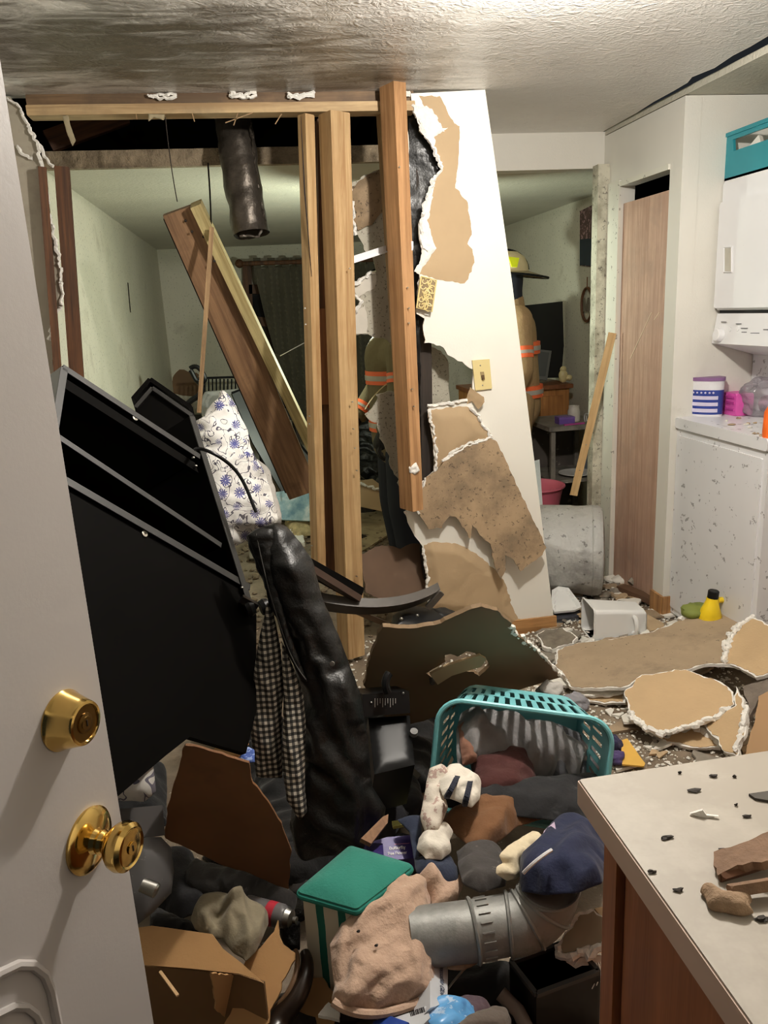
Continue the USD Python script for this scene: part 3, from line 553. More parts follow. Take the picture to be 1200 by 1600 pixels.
hx = [aX(x, y, dxx - 0.009) for x, y in ((1132, 386), (1144, 386), (1144, 425), (1132, 425))]
sub('handle_rim', cat(tube([*hx, hx[0]], 0.006, 6)), M_white, drd)
sub('handle_recess', slab(X_(dxx - 0.009), X_(dxx - 0.009).uv(hx), 0.002, 0.002), mat('recess_grey', (186, 182, 170), 0.5), drd)
# hot-water tank
a, b = np.array([1.22, 4.02, 0.255]), np.array([1.80, 3.78, 0.255]); ax = (b - a) / np.linalg.norm(b - a)
wt = thing('water_tank', 'dented grey water tank lying on the floor before the closet', 'water tank', (1.5, 3.9, 0))
M_tank = mat('tank_shell', (178, 178, 174), 0.5, 0.08, 4, bump=0.6, bscale=5, bdist=0.05, specks=((52, 48, 44), 0.32, 24), stain=((96, 92, 88), 0.5, 4))
L_ = np.linalg.norm(b - a)
m = lathe([(0, 0), (0.16, 0.002), (0.235, 0.012), (0.248, 0.03)] + [(0.25, z) for z in np.linspace(0.06, L_ - 0.06, 22)] + [(0.248, L_ - 0.03), (0.235, L_ - 0.012), (0.16, L_ - 0.002), (0, L_)], 72, ax, a)
v = m.vertices; rel = v - a; s = rel @ ax; rad = rel - s[:, None] * ax
dn = meshkit.fbm(v * 5.0, 3, 6); m.vertices = a + s[:, None] * ax + rad * (1 - 0.16 * np.clip(dn - 0.5, 0, 1) * 2)[:, None]; m.vertices[:, 2] = np.maximum(m.vertices[:, 2], 0.003)
add('shell', m, M_tank, wt)
for f in (0.16, 0.9):
    add('seam', tube([a + ax * L_ * f + 0.249 * (math.cos(q) * np.cross(ax, (0, 0, 1)) + math.sin(q) * np.array([0, 0, 1])) for q in np.linspace(0, 2 * np.pi, 40)], 0.004, 5, False), M_tank, wt)
# leaning lath
lt = thing('leaning_lath', 'thin pale wooden lath leaning from the tank against the closet casing', 'lath', aY(897, 770, 4.02))
j = stick(aY(896, 774, 4.04), aY(957, 520, 3.985), 0.042, 0.008, (1, -0.3, 0), 0.002); add('strip', j[0], wood('lath_wood', (212, 182, 132), (186, 150, 100), 0.65), lt, mtx=j[1])
nails(lt, [(915, 695), (905, 735)], 4.0, 0.004)

# kitchen counter in the foreground
M_top = mat('counter_laminate', (164, 155, 142), 0.5, 0.05, 3, specks=((70, 58, 46), 0.05, 40), stain=((182, 174, 161), 0.55, 7))
M_topedge = mat('counter_edge', (212, 184, 166), 0.5, 0.03, 4)
M_cab = wood('cabinet_wood', (166, 104, 64), (140, 84, 50), 0.55, scale=0.8)
kc = thing('kitchen_counter', 'foreground kitchen counter with pale dusty top and brown cabinet', 'counter', (1.2, 0.5, 0))
cx, cy = 0.42, 0.945
add('worktop', cat(bx(cx, 2.6, 0.16, cy, 0.872, 0.91, 0.003)), M_top, kc)
add('front_edge', cat(bx(cx - 0.002, cx + 0.004, 0.16, cy + 0.001, 0.868, 0.907, 0.001), bx(cx, 2.6, cy - 0.003, cy + 0.002, 0.868, 0.907, 0.001)), M_topedge, kc, label='pinkish laminate edge')
add('cabinet_box', bx(cx + 0.048, 2.6, 0.18, cy - 0.03, 0.0, 0.872, 0.003), M_cab, kc)
add('corner_stile', bx(cx + 0.030, cx + 0.05, cy - 0.066, cy - 0.026, 0.0, 0.868, 0.002), M_cab, kc)
add('stile_groove', bx(cx + 0.044, cx + 0.0495, cy - 0.076, cy - 0.066, 0.0, 0.868, 0.0005), wood('dark_cabinet_wood', (104, 54, 32), (78, 38, 24)), kc)
add('end_panel', bx(cx + 0.04, cx + 0.05, 0.18, cy - 0.076, 0.0, 0.868, 0.001), M_cab, kc)
# ================================================================ living room behind the wall
M_soot = mat('sooty_metal', (82, 75, 67), 0.4, 0.3, 8, metal=0.6, bump=0.4, bscale=20, stain=((28, 25, 22), 0.5, 8))
du = thing('hanging_duct', 'sooty broken metal duct hanging from the cavity between the plates', 'duct', aY(393, 365, 3.72))
c = spline([aY(362, 172, 3.8), aY(368, 215, 3.76), aY(378, 280, 3.73), aY(393, 366, 3.70)], 26)
m = tube(c, 0.082, 28, False); v = m.vertices; k = meshkit.fbm(v * 14, 3, 4) - 0.5; m.vertices = v + (v - np.repeat(c, 28, 0)) * (k * 0.35)[:, None]
mi = tube(c, 0.077, 28, False); mi.vertices = mi.vertices + (mi.vertices - np.repeat(c, 28, 0)) * (k * 0.35)[:, None]; mi.faces = mi.faces[:, ::-1]
add('shell', cat(m, mi), M_soot, du)
add('torn_seam', fringe([aY(391, 192, 3.70), aY(396, 235, 3.69), aY(402, 290, 3.68), aY(414, 345, 3.67), aY(403, 370, 3.65), aY(375, 368, 3.64)], 0.006, 5), M_soot, du)

bm = thing('fallen_beam', 'doubled brown timber beam fallen slantwise into the living room', 'beam', aY(490, 760, 4.1))
j = stick(aY(474, 770, 4.1), aY(283, 326, 3.65), 0.165, 0.045, (1, 0, 0), 0.004); add('timber', j[0], M_beam, bm, mtx=j[1])
j = stick(aY(508, 742, 4.06), aY(306, 318, 3.61), 0.05, 0.10, (1, 0, 0), 0.004); add('timber', j[0], M_beam2, bm, mtx=j[1])
j = stick(aY(452, 765, 4.14), aY(264, 338, 3.69), 0.05, 0.05, (1, 0, 0), 0.004); add('timber', j[0], M_burnt, bm, mtx=j[1])
p = aY(371, 518, 3.8)
for x, y in ((290, 345), (300, 362), (318, 370), (335, 408)): q = aY(x, y, 3.63); add('nail_hole', lathe([(0, 0), (0.006, 0), (0.004, 0.003), (0, 0.003)], 8, (0, -1, 0), q), M_burnt, bm)
w = aY(438, 556, 3.84), aY(475, 536, 3.42); add('wire', tube(spline([w[0], w[1]], 6), 0.0022, 5), M_white, label='thin pale wire stretched from the fallen beam to the splintered stud', cat='wire')
add('wire', tube(spline([aY(570, 640, 3.6), aY(585, 618, 3.62), aY(604, 600, 3.64)], 8), 0.003, 5), mat('straw_wire', (206, 190, 140), 0.5), label='pale wire poking out of the hole below the orange cuff', cat='wire')
hb = thing('hanging_lath', 'thin tan lath hanging on a black strap from the torn ceiling edge', 'lath', aY(311, 640, 3.6))
add('strap', tube(spline([aY(325, 255, 3.80), aY(328, 300, 3.72), aY(330, 372, 3.58)], 10), 0.004, 5), M_blackplastic, hb)
m, x = stick(aY(311, 645, 3.5), aY(331, 355, 3.56), 0.019, 0.006, (1, 0, 0), 0.001); add('strip', m, M_oldwood, hb, mtx=x)
add('wire', tube(spline([aY(258, 178, 3.42), aY(263, 225, 3.43), aY(268, 262, 3.44), aY(277, 315, 3.5)], 12), 0.002, 5), M_burnt, label='hair-thin dark wire dangling from the top plate at the left', cat='wire')
for i, q in enumerate(([(98, 182), (106, 178), (110, 196), (118, 220), (113, 229), (106, 212)], [(232, 178), (258, 178), (256, 188), (240, 184), (232, 190)])):
    pl = P3((q[0][0], q[0][1], 3.36), (q[2][0] + 1, q[2][1], 3.38), (q[-1][0], q[-1][1] + 3, 3.36))
    add('hanging_scrap', cloth(pl, q, 0.006, 0.006, 40, step=0.006, edge=0.01, ragged=0.002, seed=i), mat(f'scrap_paper_{i}', (150, 138, 110), 0.8), label=['dangling curl of wallboard paper under the top plate, far left', 'small rag of torn paper under the top plate where the thin wire starts'][i], cat='paper scrap')

# curtain and rod on the far wall
ct = thing('curtain', 'dark olive striped tab-top curtain hanging askew on the far wall', 'curtain', (1.0, 8.2, 0.2))
pl = Y_(8.1)
def pleat(p, d): return 0.035 * np.sin(p[:, 0] * 52 + 3 * fbm2(p, 2, 3)) + 0.03
add('cloth', sheet(pl, pl.poly([(396, 420), (600, 412), (600, 660), (470, 690), (452, 625), (432, 560), (415, 500)]), 0.01, pleat, 0.03), mat('curtain_cloth', (92, 86, 70), 0.85, 0.12, 10, stretch=(8, 1, 0.6), sheen=0.2), ct)
M_tab = mat('tab_cloth', (84, 78, 64), 0.85)
for x in range(402, 600, 22): add('tab', moved(cbox(0.07, 0.05, 0.12, 0.01), trimesh.transformations.translation_matrix(aY(x, 413, 8.1))), M_tab, ct)
cr = thing('curtain_rod', 'brown wooden curtain rod with a round finial on the far wall', 'curtain rod', aY(375, 411, 8.06))
add('bracket', board(aY(392, 412, 8.06), aY(392, 412, 8.06) * (1, 0, 1) + (0, 8.3, 0), 0.03, 0.03), M_brownstud, cr); add('rod', tube([aY(376, 412, 8.06), aY(605, 405, 8.06)], 0.022, 10), M_brownstud, cr); add('finial', moved(trimesh.creation.icosphere(2, 0.042), trimesh.transformations.translation_matrix(aY(374, 412, 8.06))), M_brownstud, cr)
wf = thing('window_frame', 'brown wooden window trim showing beside the dark curtain', 'window frame', aY(388, 480, 8.25))
for a, b in (((386, 415), (389, 520)), ((389, 500), (430, 505)), ((389, 452), (425, 452))): add('trim_board', board(aY(*a, 8.25), aY(*b, 8.25), 0.09, 0.04), M_brownstud, wf)
add('pane', bx(0, 0, 0, 0, 0, 0) if False else slab(Y_(8.285), Y_(8.285).poly([(392, 455), (470, 455), (470, 640), (392, 640)]), 0.006), mat('night_glass', (16, 18, 20), 0.08), wf)
add('crack_mark', board(aX(200, 442, -0.846), aX(204, 488, -0.846), 0.004, 0.012, (1, 0, 0), 0.0005), M_burnt, '/World/wall_living_left', label='thin dark vertical scar on the wall')

# household things in the far half
M_blackp = mat('black_plastic', (16, 16, 17), 0.4, 0.1, 8, spec=0.25)
rk = thing('slatted_rack', 'black slatted rack lying against the far wall, seen left of the fallen beam', 'rack', aY(350, 612, 6.2))
for x in range(314, 400, 6): add('slat', board(aY(x, 612, 7.6), aY(x, 592, 7.6), 0.012, 0.02, ch=0.002), M_blackp, rk)
for y in (591, 613): add('rail', board(aY(310, y, 7.6), aY(402, y - 3, 7.6), 0.02, 0.03, ch=0.002), M_blackp, rk)
sbd = thing('sideboard', 'low dark sideboard under the grey-white tub at the far left', 'sideboard', (-0.2, 7.0, 0))
add('top', bx(-0.75, 0.35, 6.75, 7.4, 0.70, 0.73, 0.004), M_burnt, sbd)
for x in (-0.73, 0.31): add('side', bx(x, x + 0.03, 6.78, 7.38, 0.0, 0.70, 0.003), M_burnt, sbd)
for x in (316, 398): q = aY(x, 612, 7.6); add('post', board(q, q * (1, 1, 0), 0.03, 0.03), M_blackp, rk)
tb = thing('storage_tub', 'grey-white plastic tub behind the flowered cloth', 'tub', aY(370, 650, 6.0)); pl = P3((318, 615, 7.3), (405, 608, 7.3), (330, 650, 6.9))
add('lid', sheet(pl, pl.poly([(322, 615), (403, 608), (412, 640), (405, 650), (318, 652), (314, 632)]), 0.03, lambda p, d: np.where(d < 0.05, 0.02, 0.0), 0.02), mat('lid_plastic', (196, 196, 194), 0.45), tb)
add('rim', tube([pl.at(x, y, 0.015) for x, y in [(322, 615), (403, 608), (412, 640), (405, 650), (318, 652), (314, 632), (322, 615)]], 0.02, 8), mat('lid_rim', (206, 206, 203), 0.4), tb)
q = aY(296, 650, 5.6); vc = thing('vacuum_cleaner', 'black looped appliance handle sticking up before the left wall', 'vacuum cleaner', aY(310, 640, 5.6))
add('loop', tube(spline([aY(x, y, 5.6) for x, y in [(297, 576), (306, 573), (318, 585), (320, 594), (312, 597), (302, 586), (297, 578)]], 30), 0.016, 8), M_blackp, vc)
add('stem', tube(spline([aY(x, y, 5.6) for x, y in [(310, 594), (308, 620), (300, 625), (296, 650)]], 14), 0.02, 8), M_blackp, vc); add('tube', tube([q, q * (1, 1, 0)], 0.02, 8), M_blackp, vc)
add('ragged_hole', rock(0.11, 0.02, 0.12, 3, 2, 0.6) if False else moved(rock(0.16, 0.012, 0.13, 3, 2, 0.7), trimesh.transformations.translation_matrix(aY(290, 598, 8.3))), mat('bare_board_brown', (120, 92, 66), 0.8), '/World/wall_living_back', label='brown broken patch low in the corner')
pl = P3((362, 612, 6.1), (430, 650, 6.1), (515, 800, 5.9))
dk = thing('fallen_screen', 'large dark slate panel leaning behind the flowered cloth', 'television', pl.at(515, 800))
add('panel', slab(pl, pl.poly([(362, 614), (388, 604), (432, 650), (505, 738), (520, 802), (440, 768), (395, 692)]), 0.03), mat('slate_screen', (46, 50, 50), 0.35, 0.05, 3), dk)
add('bezel', tube([pl.at(x, y, 0.004) for x, y in [(362, 614), (388, 604), (432, 650), (505, 738)]], 0.009, 6), M_blackp, dk)
def skyx(n, l):
    src = [x for x in l if x[1] == 'p.base_color'][0]; l.remove(src)
    n['ks'] = ('noise_texture', {'scale': 5.0, 'detail': 6.0, 'roughness': 0.6}); n['kr'] = ('rgb_ramp', {'ramp': [(0.36, lin((92, 132, 150))), (0.5, lin((150, 180, 188))), (0.62, lin((222, 226, 224)))]})
    l += [('tc.object', 'ks.vector'), ('ks.fac', 'kr.fac'), ('kr.color', 'p.base_color')]
pl = P3((425, 770, 5.75), (485, 760, 5.75), (440, 812, 5.62))
pt = thing('painted_canvas', 'fallen canvas painted with blue and white clouds, behind the studs', 'painting', pl.at(445, 812))
add('canvas', slab(pl, pl.poly([(424, 770), (487, 760), (522, 757), (525, 812), (486, 814), (440, 812)]), 0.02), mat('cloud_paint', (160, 185, 195), 0.6, extra=skyx), pt)
for i, (q, lb, cl_) in enumerate((([(444, 812), (486, 814), (490, 836), (462, 840), (448, 826)], 'straw-coloured insulation spilling under the cloud painting', (190, 172, 128)),
                                  ([(405, 700), (440, 705), (466, 730), (470, 762), (430, 768), (410, 740)], 'brown heap of plaster rubble left of the splintered stud', (112, 94, 72)),
                                  ([(366, 742), (396, 738), (404, 766), (384, 784)], 'reddish brown crumpled scrap beside the flowered cloth', (98, 70, 56)))):
    pl = Z_(0.02)
    add('debris_heap', cloth(pl, q, 0.05, 0.04, 14, step=0.012, edge=0.05, ragged=0.015, seed=20 + i), mat(f'heap_{i}', cl_, 0.9, 0.35, 22, bump=0.9, bscale=50, specks=((206, 196, 172), 0.28, 40)), label=lb, cat='rubble')
pl = Z_(0.02); add('gypsum_chunk', sheet(pl, rag(pl.poly([(453, 828), (472, 826), (476, 850), (458, 846)]), 0.006, 0.015, 3), 0.03, lambda p, d: 0.02 * fbm2(p, 20, 3), 0.012), M_gyp, label='broken white gypsum lump behind the jacket collar', cat='gypsum')
add('straw_stem', cat(*[tube(spline([aY(449 + i, 765, 5.6), aY(452 + 3 * i, 740, 5.6), aY(456 + 6 * i, 722, 5.6)], 8), 0.003, 5) for i in range(2)]), mat('straw', (196, 184, 150), 0.6), label='two dry straw stems standing before the dark fallen screen', cat='straw')
# behind the right stud
M_bag = mat('black_bag', (16, 16, 16), 0.3, 0.2, 8, bump=0.6, bscale=22, bdist=0.02)
for i, (q, lb) in enumerate((([(556, 655), (590, 662), (612, 690), (636, 705), (640, 760), (585, 760), (560, 740), (552, 690)], 'crumpled black plastic bag heaped below the drywall hole'), ([(585, 745), (640, 738), (650, 790), (610, 800), (582, 790)], 'smaller crumpled black bag low beside the leaning amber stud'))):
    pl = P3((q[0][0], q[0][1], 6.05 if i else 7.0), (q[2][0], q[2][1], 6.05 if i else 7.0), (600, 798 if i else 758, 5.75 if i else 6.45)); add('rubbish_bag', cloth(pl, q, 0.09, 0.05, 10, step=0.015, edge=0.06, ragged=0.01, seed=30 + i), M_bag, label=lb, cat='bag')
bxw = thing('cardboard_carton', 'open tan carton with a torn white edge behind the thick pale stud', 'box', aY(585, 800, 5.5))
for q in ([(556, 755), (606, 768), (602, 800), (556, 790)], [(556, 752), (582, 748), (606, 766), (582, 762)]):
    pl = P3((q[0][0], q[0][1], 5.6), (q[1][0], q[1][1], 5.6 if q[0][1] > 754 else 5.9), (q[2][0], q[2][1], 5.5 if q[0][1] > 754 else 5.9)); add('side', slab(pl, pl.poly(q), 0.006), M_paper, bxw)
add('torn_edge', fringe([aY(558, 753, 5.58), aY(582, 762, 5.58), aY(606, 768, 5.58), aY(602, 795, 5.48)], 0.01, 3), M_gyp, bxw, label='torn white edge')
pl = Z_(0.02)
add('loose_sheet', slab(pl, rag(pl.poly([(540, 800), (590, 795), (640, 795), (640, 812), (632, 820), (563, 862), (540, 858)]), 0.006, 0.03, 3), 0.014), mat('dusty_board', (170, 154, 124), 0.8, 0.1, 8, stain=((104, 90, 70), 0.5, 6)), label='dusty tan wallboard sheet lying flat behind the studs', cat='wallboard')
pl = P3((566, 868, 3.5), (660, 860, 3.55), (640, 930, 3.45))
add('brown_sheet', sheet(pl, rag(pl.poly([(563, 868), (585, 856), (606, 853), (625, 858), (640, 850), (668, 852), (668, 930), (600, 940), (570, 925)]), 0.004, 0.02, 8), 0.012, lambda p, d: 0.02 * fbm2(p, 4, 2), 0.02), mat('brown_board', (92, 70, 52), 0.7, 0.2, 5), label='dark brown sheet standing in the gap under the leaning amber stud', cat='wallboard')

# right doorway: dresser, television, side table, tub, pictures
M_oakf = wood('oak_front', (176, 122, 66), (140, 90, 44), 0.5)
ds = thing('dresser', 'oak dresser in the living room carrying the television', 'dresser', (2.0, 5.6, 0))
d0 = None; zt = 1.0
add('cabinet', bx(1.55, 2.27, 5.4, 5.85, 0.0, zt - 0.03, 0.004), M_oakf, ds); add('top', bx(1.53, 2.29, 5.37, 5.85, zt - 0.03, zt, 0.006), wood('oak_top', (134, 84, 50), (104, 62, 36), 0.4), ds)
for x0, x1 in ((1.60, 1.90), (1.92, 2.22)): add('door', bx(x0, x1, 5.385, 5.4, 0.1, zt - 0.08, 0.004), M_oakf, ds)
tv = thing('television', 'black flat television on the oak dresser', 'television', (1.95, 5.65, zt)); M_tv = mat('tv_black', (20, 22, 26), 0.2)
pl = P3((838, 478, 5.6), (879, 471, 5.75), (838, 590, 5.6)); add('screen', slab(pl, pl.poly([(815, 478), (879, 471), (881, 540), (877, 590), (815, 592)]), 0.04), M_tv, tv); add('foot', bx(1.80, 2.1, 5.55, 5.75, zt, zt + 0.06, 0.003), M_tv, tv)
pl = P3((838, 545, 5.53), (861, 548, 5.53), (840, 594, 5.46)); ph_ = thing('picture_frame', 'grey photo frame propped before the television', 'picture frame', pl.at(848, 592)); add('frame', slab(pl, pl.poly([(825, 544), (862, 548), (855, 594), (825, 592)]), 0.015), mat('grey_frame', (98, 98, 96), 0.4), ph_); add('photo', slab(pl, pl.poly([(828, 548), (858, 551), (852, 588), (828, 587)]), 0.002, 0.002), mat('photo_grey', (78, 80, 80), 0.3), ph_)
fg = thing('figurine', 'small cream duck-like figurine on the dresser corner', 'figurine', aY(882, 597, 5.45)); M_fig = mat('figurine_cream', (206, 190, 140), 0.4)
q = aY(880, 588, 5.45); add('body', moved(rock(0.035, 0.03, 0.05, 2, 3, 0.15), trimesh.transformations.translation_matrix(q)), M_fig, fg); add('head', moved(rock(0.024, 0.022, 0.024, 3, 2, 0.1), trimesh.transformations.translation_matrix(aY(880, 577, 5.45))), M_fig, fg); add('ball', moved(rock(0.025, 0.025, 0.022, 3, 2, 0.1), trimesh.transformations.translation_matrix(aY(889, 590, 5.43))), M_fig, fg)
st = thing('side_table', 'grey soot-stained side table with a lower shelf in the far doorway', 'table', (2.05, 5.0, 0)); M_st = mat('grey_table', (128, 122, 112), 0.6, 0.2, 8, stain=((60, 55, 50), 0.5, 9))
add('tabletop', bx(1.875, 2.28, 4.78, 5.3, 0.76, 0.79, 0.004), M_st, st); add('shelf', bx(1.90, 2.27, 4.80, 5.28, 0.40, 0.42, 0.003), M_st, st); add('back_panel', bx(1.90, 2.27, 5.26, 5.29, 0.0, 0.76, 0.002), mat('sooty_panel', (84, 76, 70), 0.7, 0.3, 6, specks=((160, 150, 136), 0.3, 20)), st)
for x, y in ((1.91, 4.81), (2.26, 4.81), (1.91, 5.24), (2.26, 5.24)): add('leg', bx(x - 0.015, x + 0.015, y - 0.015, y + 0.015, 0, 0.76, 0.002), M_st, st)
def small(name, label, cat_, m, c, at_, **kw): add(name, moved(m, trimesh.transformations.translation_matrix(at_)), c, label=label, cat=cat_, **kw)
t0 = aY(866, 655, 4.8)
pb = thing('purple_box', 'small purple box on the side table', 'box', (2.03, 4.9, 0.79)); add('carton', bx(1.98, 2.09, 4.87, 4.95, 0.79, 0.835, 0.003), mat('purple_card', (104, 74, 150), 0.5), pb); add('lid_band', bx(1.979, 2.091, 4.869, 4.951, 0.823, 0.836, 0.002), mat('purple_card2', (120, 92, 164), 0.5), pb)
jr = thing('white_cup', 'small whitish jar on the side table behind the purple box', 'jar', (2.13, 4.98, 0.79)); add('body', lathe([(0, 0), (0.04, 0), (0.043, 0.01), (0.043, 0.07), (0.036, 0.085), (0.036, 0.105), (0.030, 0.105), (0.030, 0.02), (0, 0.02)], 24, o=(2.13, 4.98, 0.79)), mat('cup_white', (205, 198, 186), 0.4), jr)
add('pen', board((1.99, 4.81, 0.795), (2.14, 4.83, 0.795), 0.012, 0.01, ch=0.003), mat('magenta_pen', (176, 70, 140), 0.4), label='magenta pen lying at the front of the side table', cat='pen')
rb = thing('wire_rack', 'row of thin white wire loops at the right of the side table', 'rack', (2.22, 4.9, 0.79))
for i in range(7): add('wire_loop', tube(spline([(2.185 + i * 0.015, 4.86, 0.789), (2.185 + i * 0.015, 4.86, 0.84), (2.185 + i * 0.015, 4.92, 0.84), (2.185 + i * 0.015, 4.92, 0.789)], 14), 0.003, 5), M_white, rb)
sp = thing('plate', 'white oval dish on the lower shelf of the side table', 'plate', (2.13, 4.93, 0.42)); m = lathe([(0, 0), (0.07, 0), (0.12, 0.018), (0.118, 0.022), (0.07, 0.006), (0, 0.006)], 32); m.apply_transform(trimesh.transformations.translation_matrix((2.13, 4.93, 0.42))); add('dish', m, mat('dish_white', (214, 212, 206), 0.3), sp)
bg = thing('grey_bag', 'crumpled grey plastic bag above the dish on the lower shelf', 'bag', (2.15, 5.1, 0.42)); pl = P3((895, 740, 5.15), (915, 690, 5.2), (920, 745, 5.15)); add('film', cloth(pl, [(898, 745), (905, 720), (915, 690), (925, 700), (928, 745)], 0.03, 0.03, 12, step=0.012, seed=4), mat('grey_film', (120, 126, 130), 0.35), bg)
pk = thing('pink_tub', 'round pink plastic tub on the floor behind the tank', 'tub', (1.72, 4.5, 0.0)); M_pink = mat('pink_plastic', (196, 98, 116), 0.45, 0.05, 6)
q = aZ(855, 752, 0.5)
add('bowl', lathe([(0, 0.24), (0.13, 0.24), (0.17, 0.45), (0.188, 0.47), (0.186, 0.478), (0.176, 0.478), (0.160, 0.45), (0.12, 0.26), (0, 0.26)], 40, o=(1.68, 4.52, 0.0)), M_pink, pk); add('foot', lathe([(0, 0), (0.12, 0), (0.13, 0.24), (0, 0.24)], 32, o=(1.68, 4.52, 0.0)), M_pink, pk)
q = aY(848, 757, 4.38); add('handle_slot', moved(cbox(0.05, 0.01, 0.016, 0.004), trimesh.transformations.translation_matrix((1.625, 4.36, 0.452))), M_blackp, pk)
add('paper_sheet', slab(P3((833, 735, 4.35), (842, 735, 4.35), (836, 750, 4.3)), P3((833, 735, 4.35), (842, 735, 4.35), (836, 750, 4.3)).poly([(826, 722), (843, 718), (848, 790), (832, 796)]), 0.004), mat('pale_sheet', (188, 196, 196), 0.6), label='pale sheet standing just right of the white panel, above the pink tub', cat='paper')
px_ = 2.392
pc = thing('wall_picture', 'narrow picture of pink blossoms over a dark jar on the right living-room wall', 'picture', aX(914, 415, px_)); pl = X_(px_)
add('canvas', slab(pl, pl.poly([(906, 330), (930, 318), (930, 418), (906, 415)]), 0.02, 0.0), mat('blossom_paint', (96, 74, 70), 0.6, 0.5, 14, specks=((214, 176, 180), 0.45, 26)), pc); add('jar_print', slab(pl, pl.poly([(906.5, 374), (929, 372), (929, 416), (906.5, 414)]), 0.004, 0.003), mat('jar_paint', (50, 62, 72), 0.5, 0.3, 8), pc)
ov = thing('oval_monogram', 'dark oval hoop with a letter on the right living-room wall', 'wall hanging', aX(915, 500, px_))
cc = aX(917, 476, px_ - 0.01); ring = [cc + (0, 0.09 * math.cos(q), 0.115 * math.sin(q)) for q in np.linspace(0, 2 * np.pi, 40)]
add('hoop', tube(ring, 0.01, 6, False), M_brownstud, ov)
tm = meshkit.text_mesh('M', 0.09, 0.008, True); tm.apply_translation((-tm.bounds.mean(0)[0], -0.045, 0)); tm.apply_transform(frame((-1, 0, 0), (0, -1, 0), cc)); add('letter', tm, mat('letter_grey', (120, 112, 96), 0.6), ov, smooth=False)
add('hanger', tube([cc + (0, 0, 0.115), cc + (0, 0, 0.19)], 0.004, 5), M_brownstud, ov)

# ================================================================ firefighters
M_skin = mat('skin', (176, 128, 104), 0.5)
M_turnout = mat('turnout_tan', (158, 130, 92), 0.8, 0.12, 10, bump=0.4, bscale=40)
M_turnoutd = mat('turnout_olive', (112, 102, 74), 0.8, 0.12, 10, bump=0.4, bscale=40)
M_orange = mat('hi_vis_orange', (255, 112, 62), 0.5)
M_reflect = mat('reflective_silver', (176, 170, 160), 0.35)
M_navy = mat('navy_cloth', (34, 38, 48), 0.85)
M_glove = mat('black_glove', (26, 26, 26), 0.6)
def hullbones(bones, refine=0.03, smooth_=8):
    parts = []
    for a, ra, b, rb_ in bones:
        s = [manifold3d.Manifold.sphere(r, 20).translate(tuple(map(float, p))) for p, r in ((a, ra), (b, rb_))]
        parts.append(manifold3d.Manifold.batch_hull(s))
    m = manifold3d.Manifold.batch_boolean(parts, manifold3d.OpType.Add).refine_to_length(refine)
    t = m.to_mesh(); tm = trimesh.Trimesh(t.vert_properties[:, :3], t.tri_verts, process=True)
    trimesh.smoothing.filter_taubin(tm, iterations=smooth_); return tm
def band(a, ra, b, rb_, f0, f1, grow=0.006):
    a, b = np.array(a, float), np.array(b, float); p, q = a + (b - a) * f0, a + (b - a) * f1
    L = np.linalg.norm(q - p); r0, r1 = ra + (rb_ - ra) * f0 + grow, ra + (rb_ - ra) * f1 + grow
    return lathe([(r0 - 0.02, 0), (r0, 0), (r1, L), (r1 - 0.02, L)], 28, b - a, p)
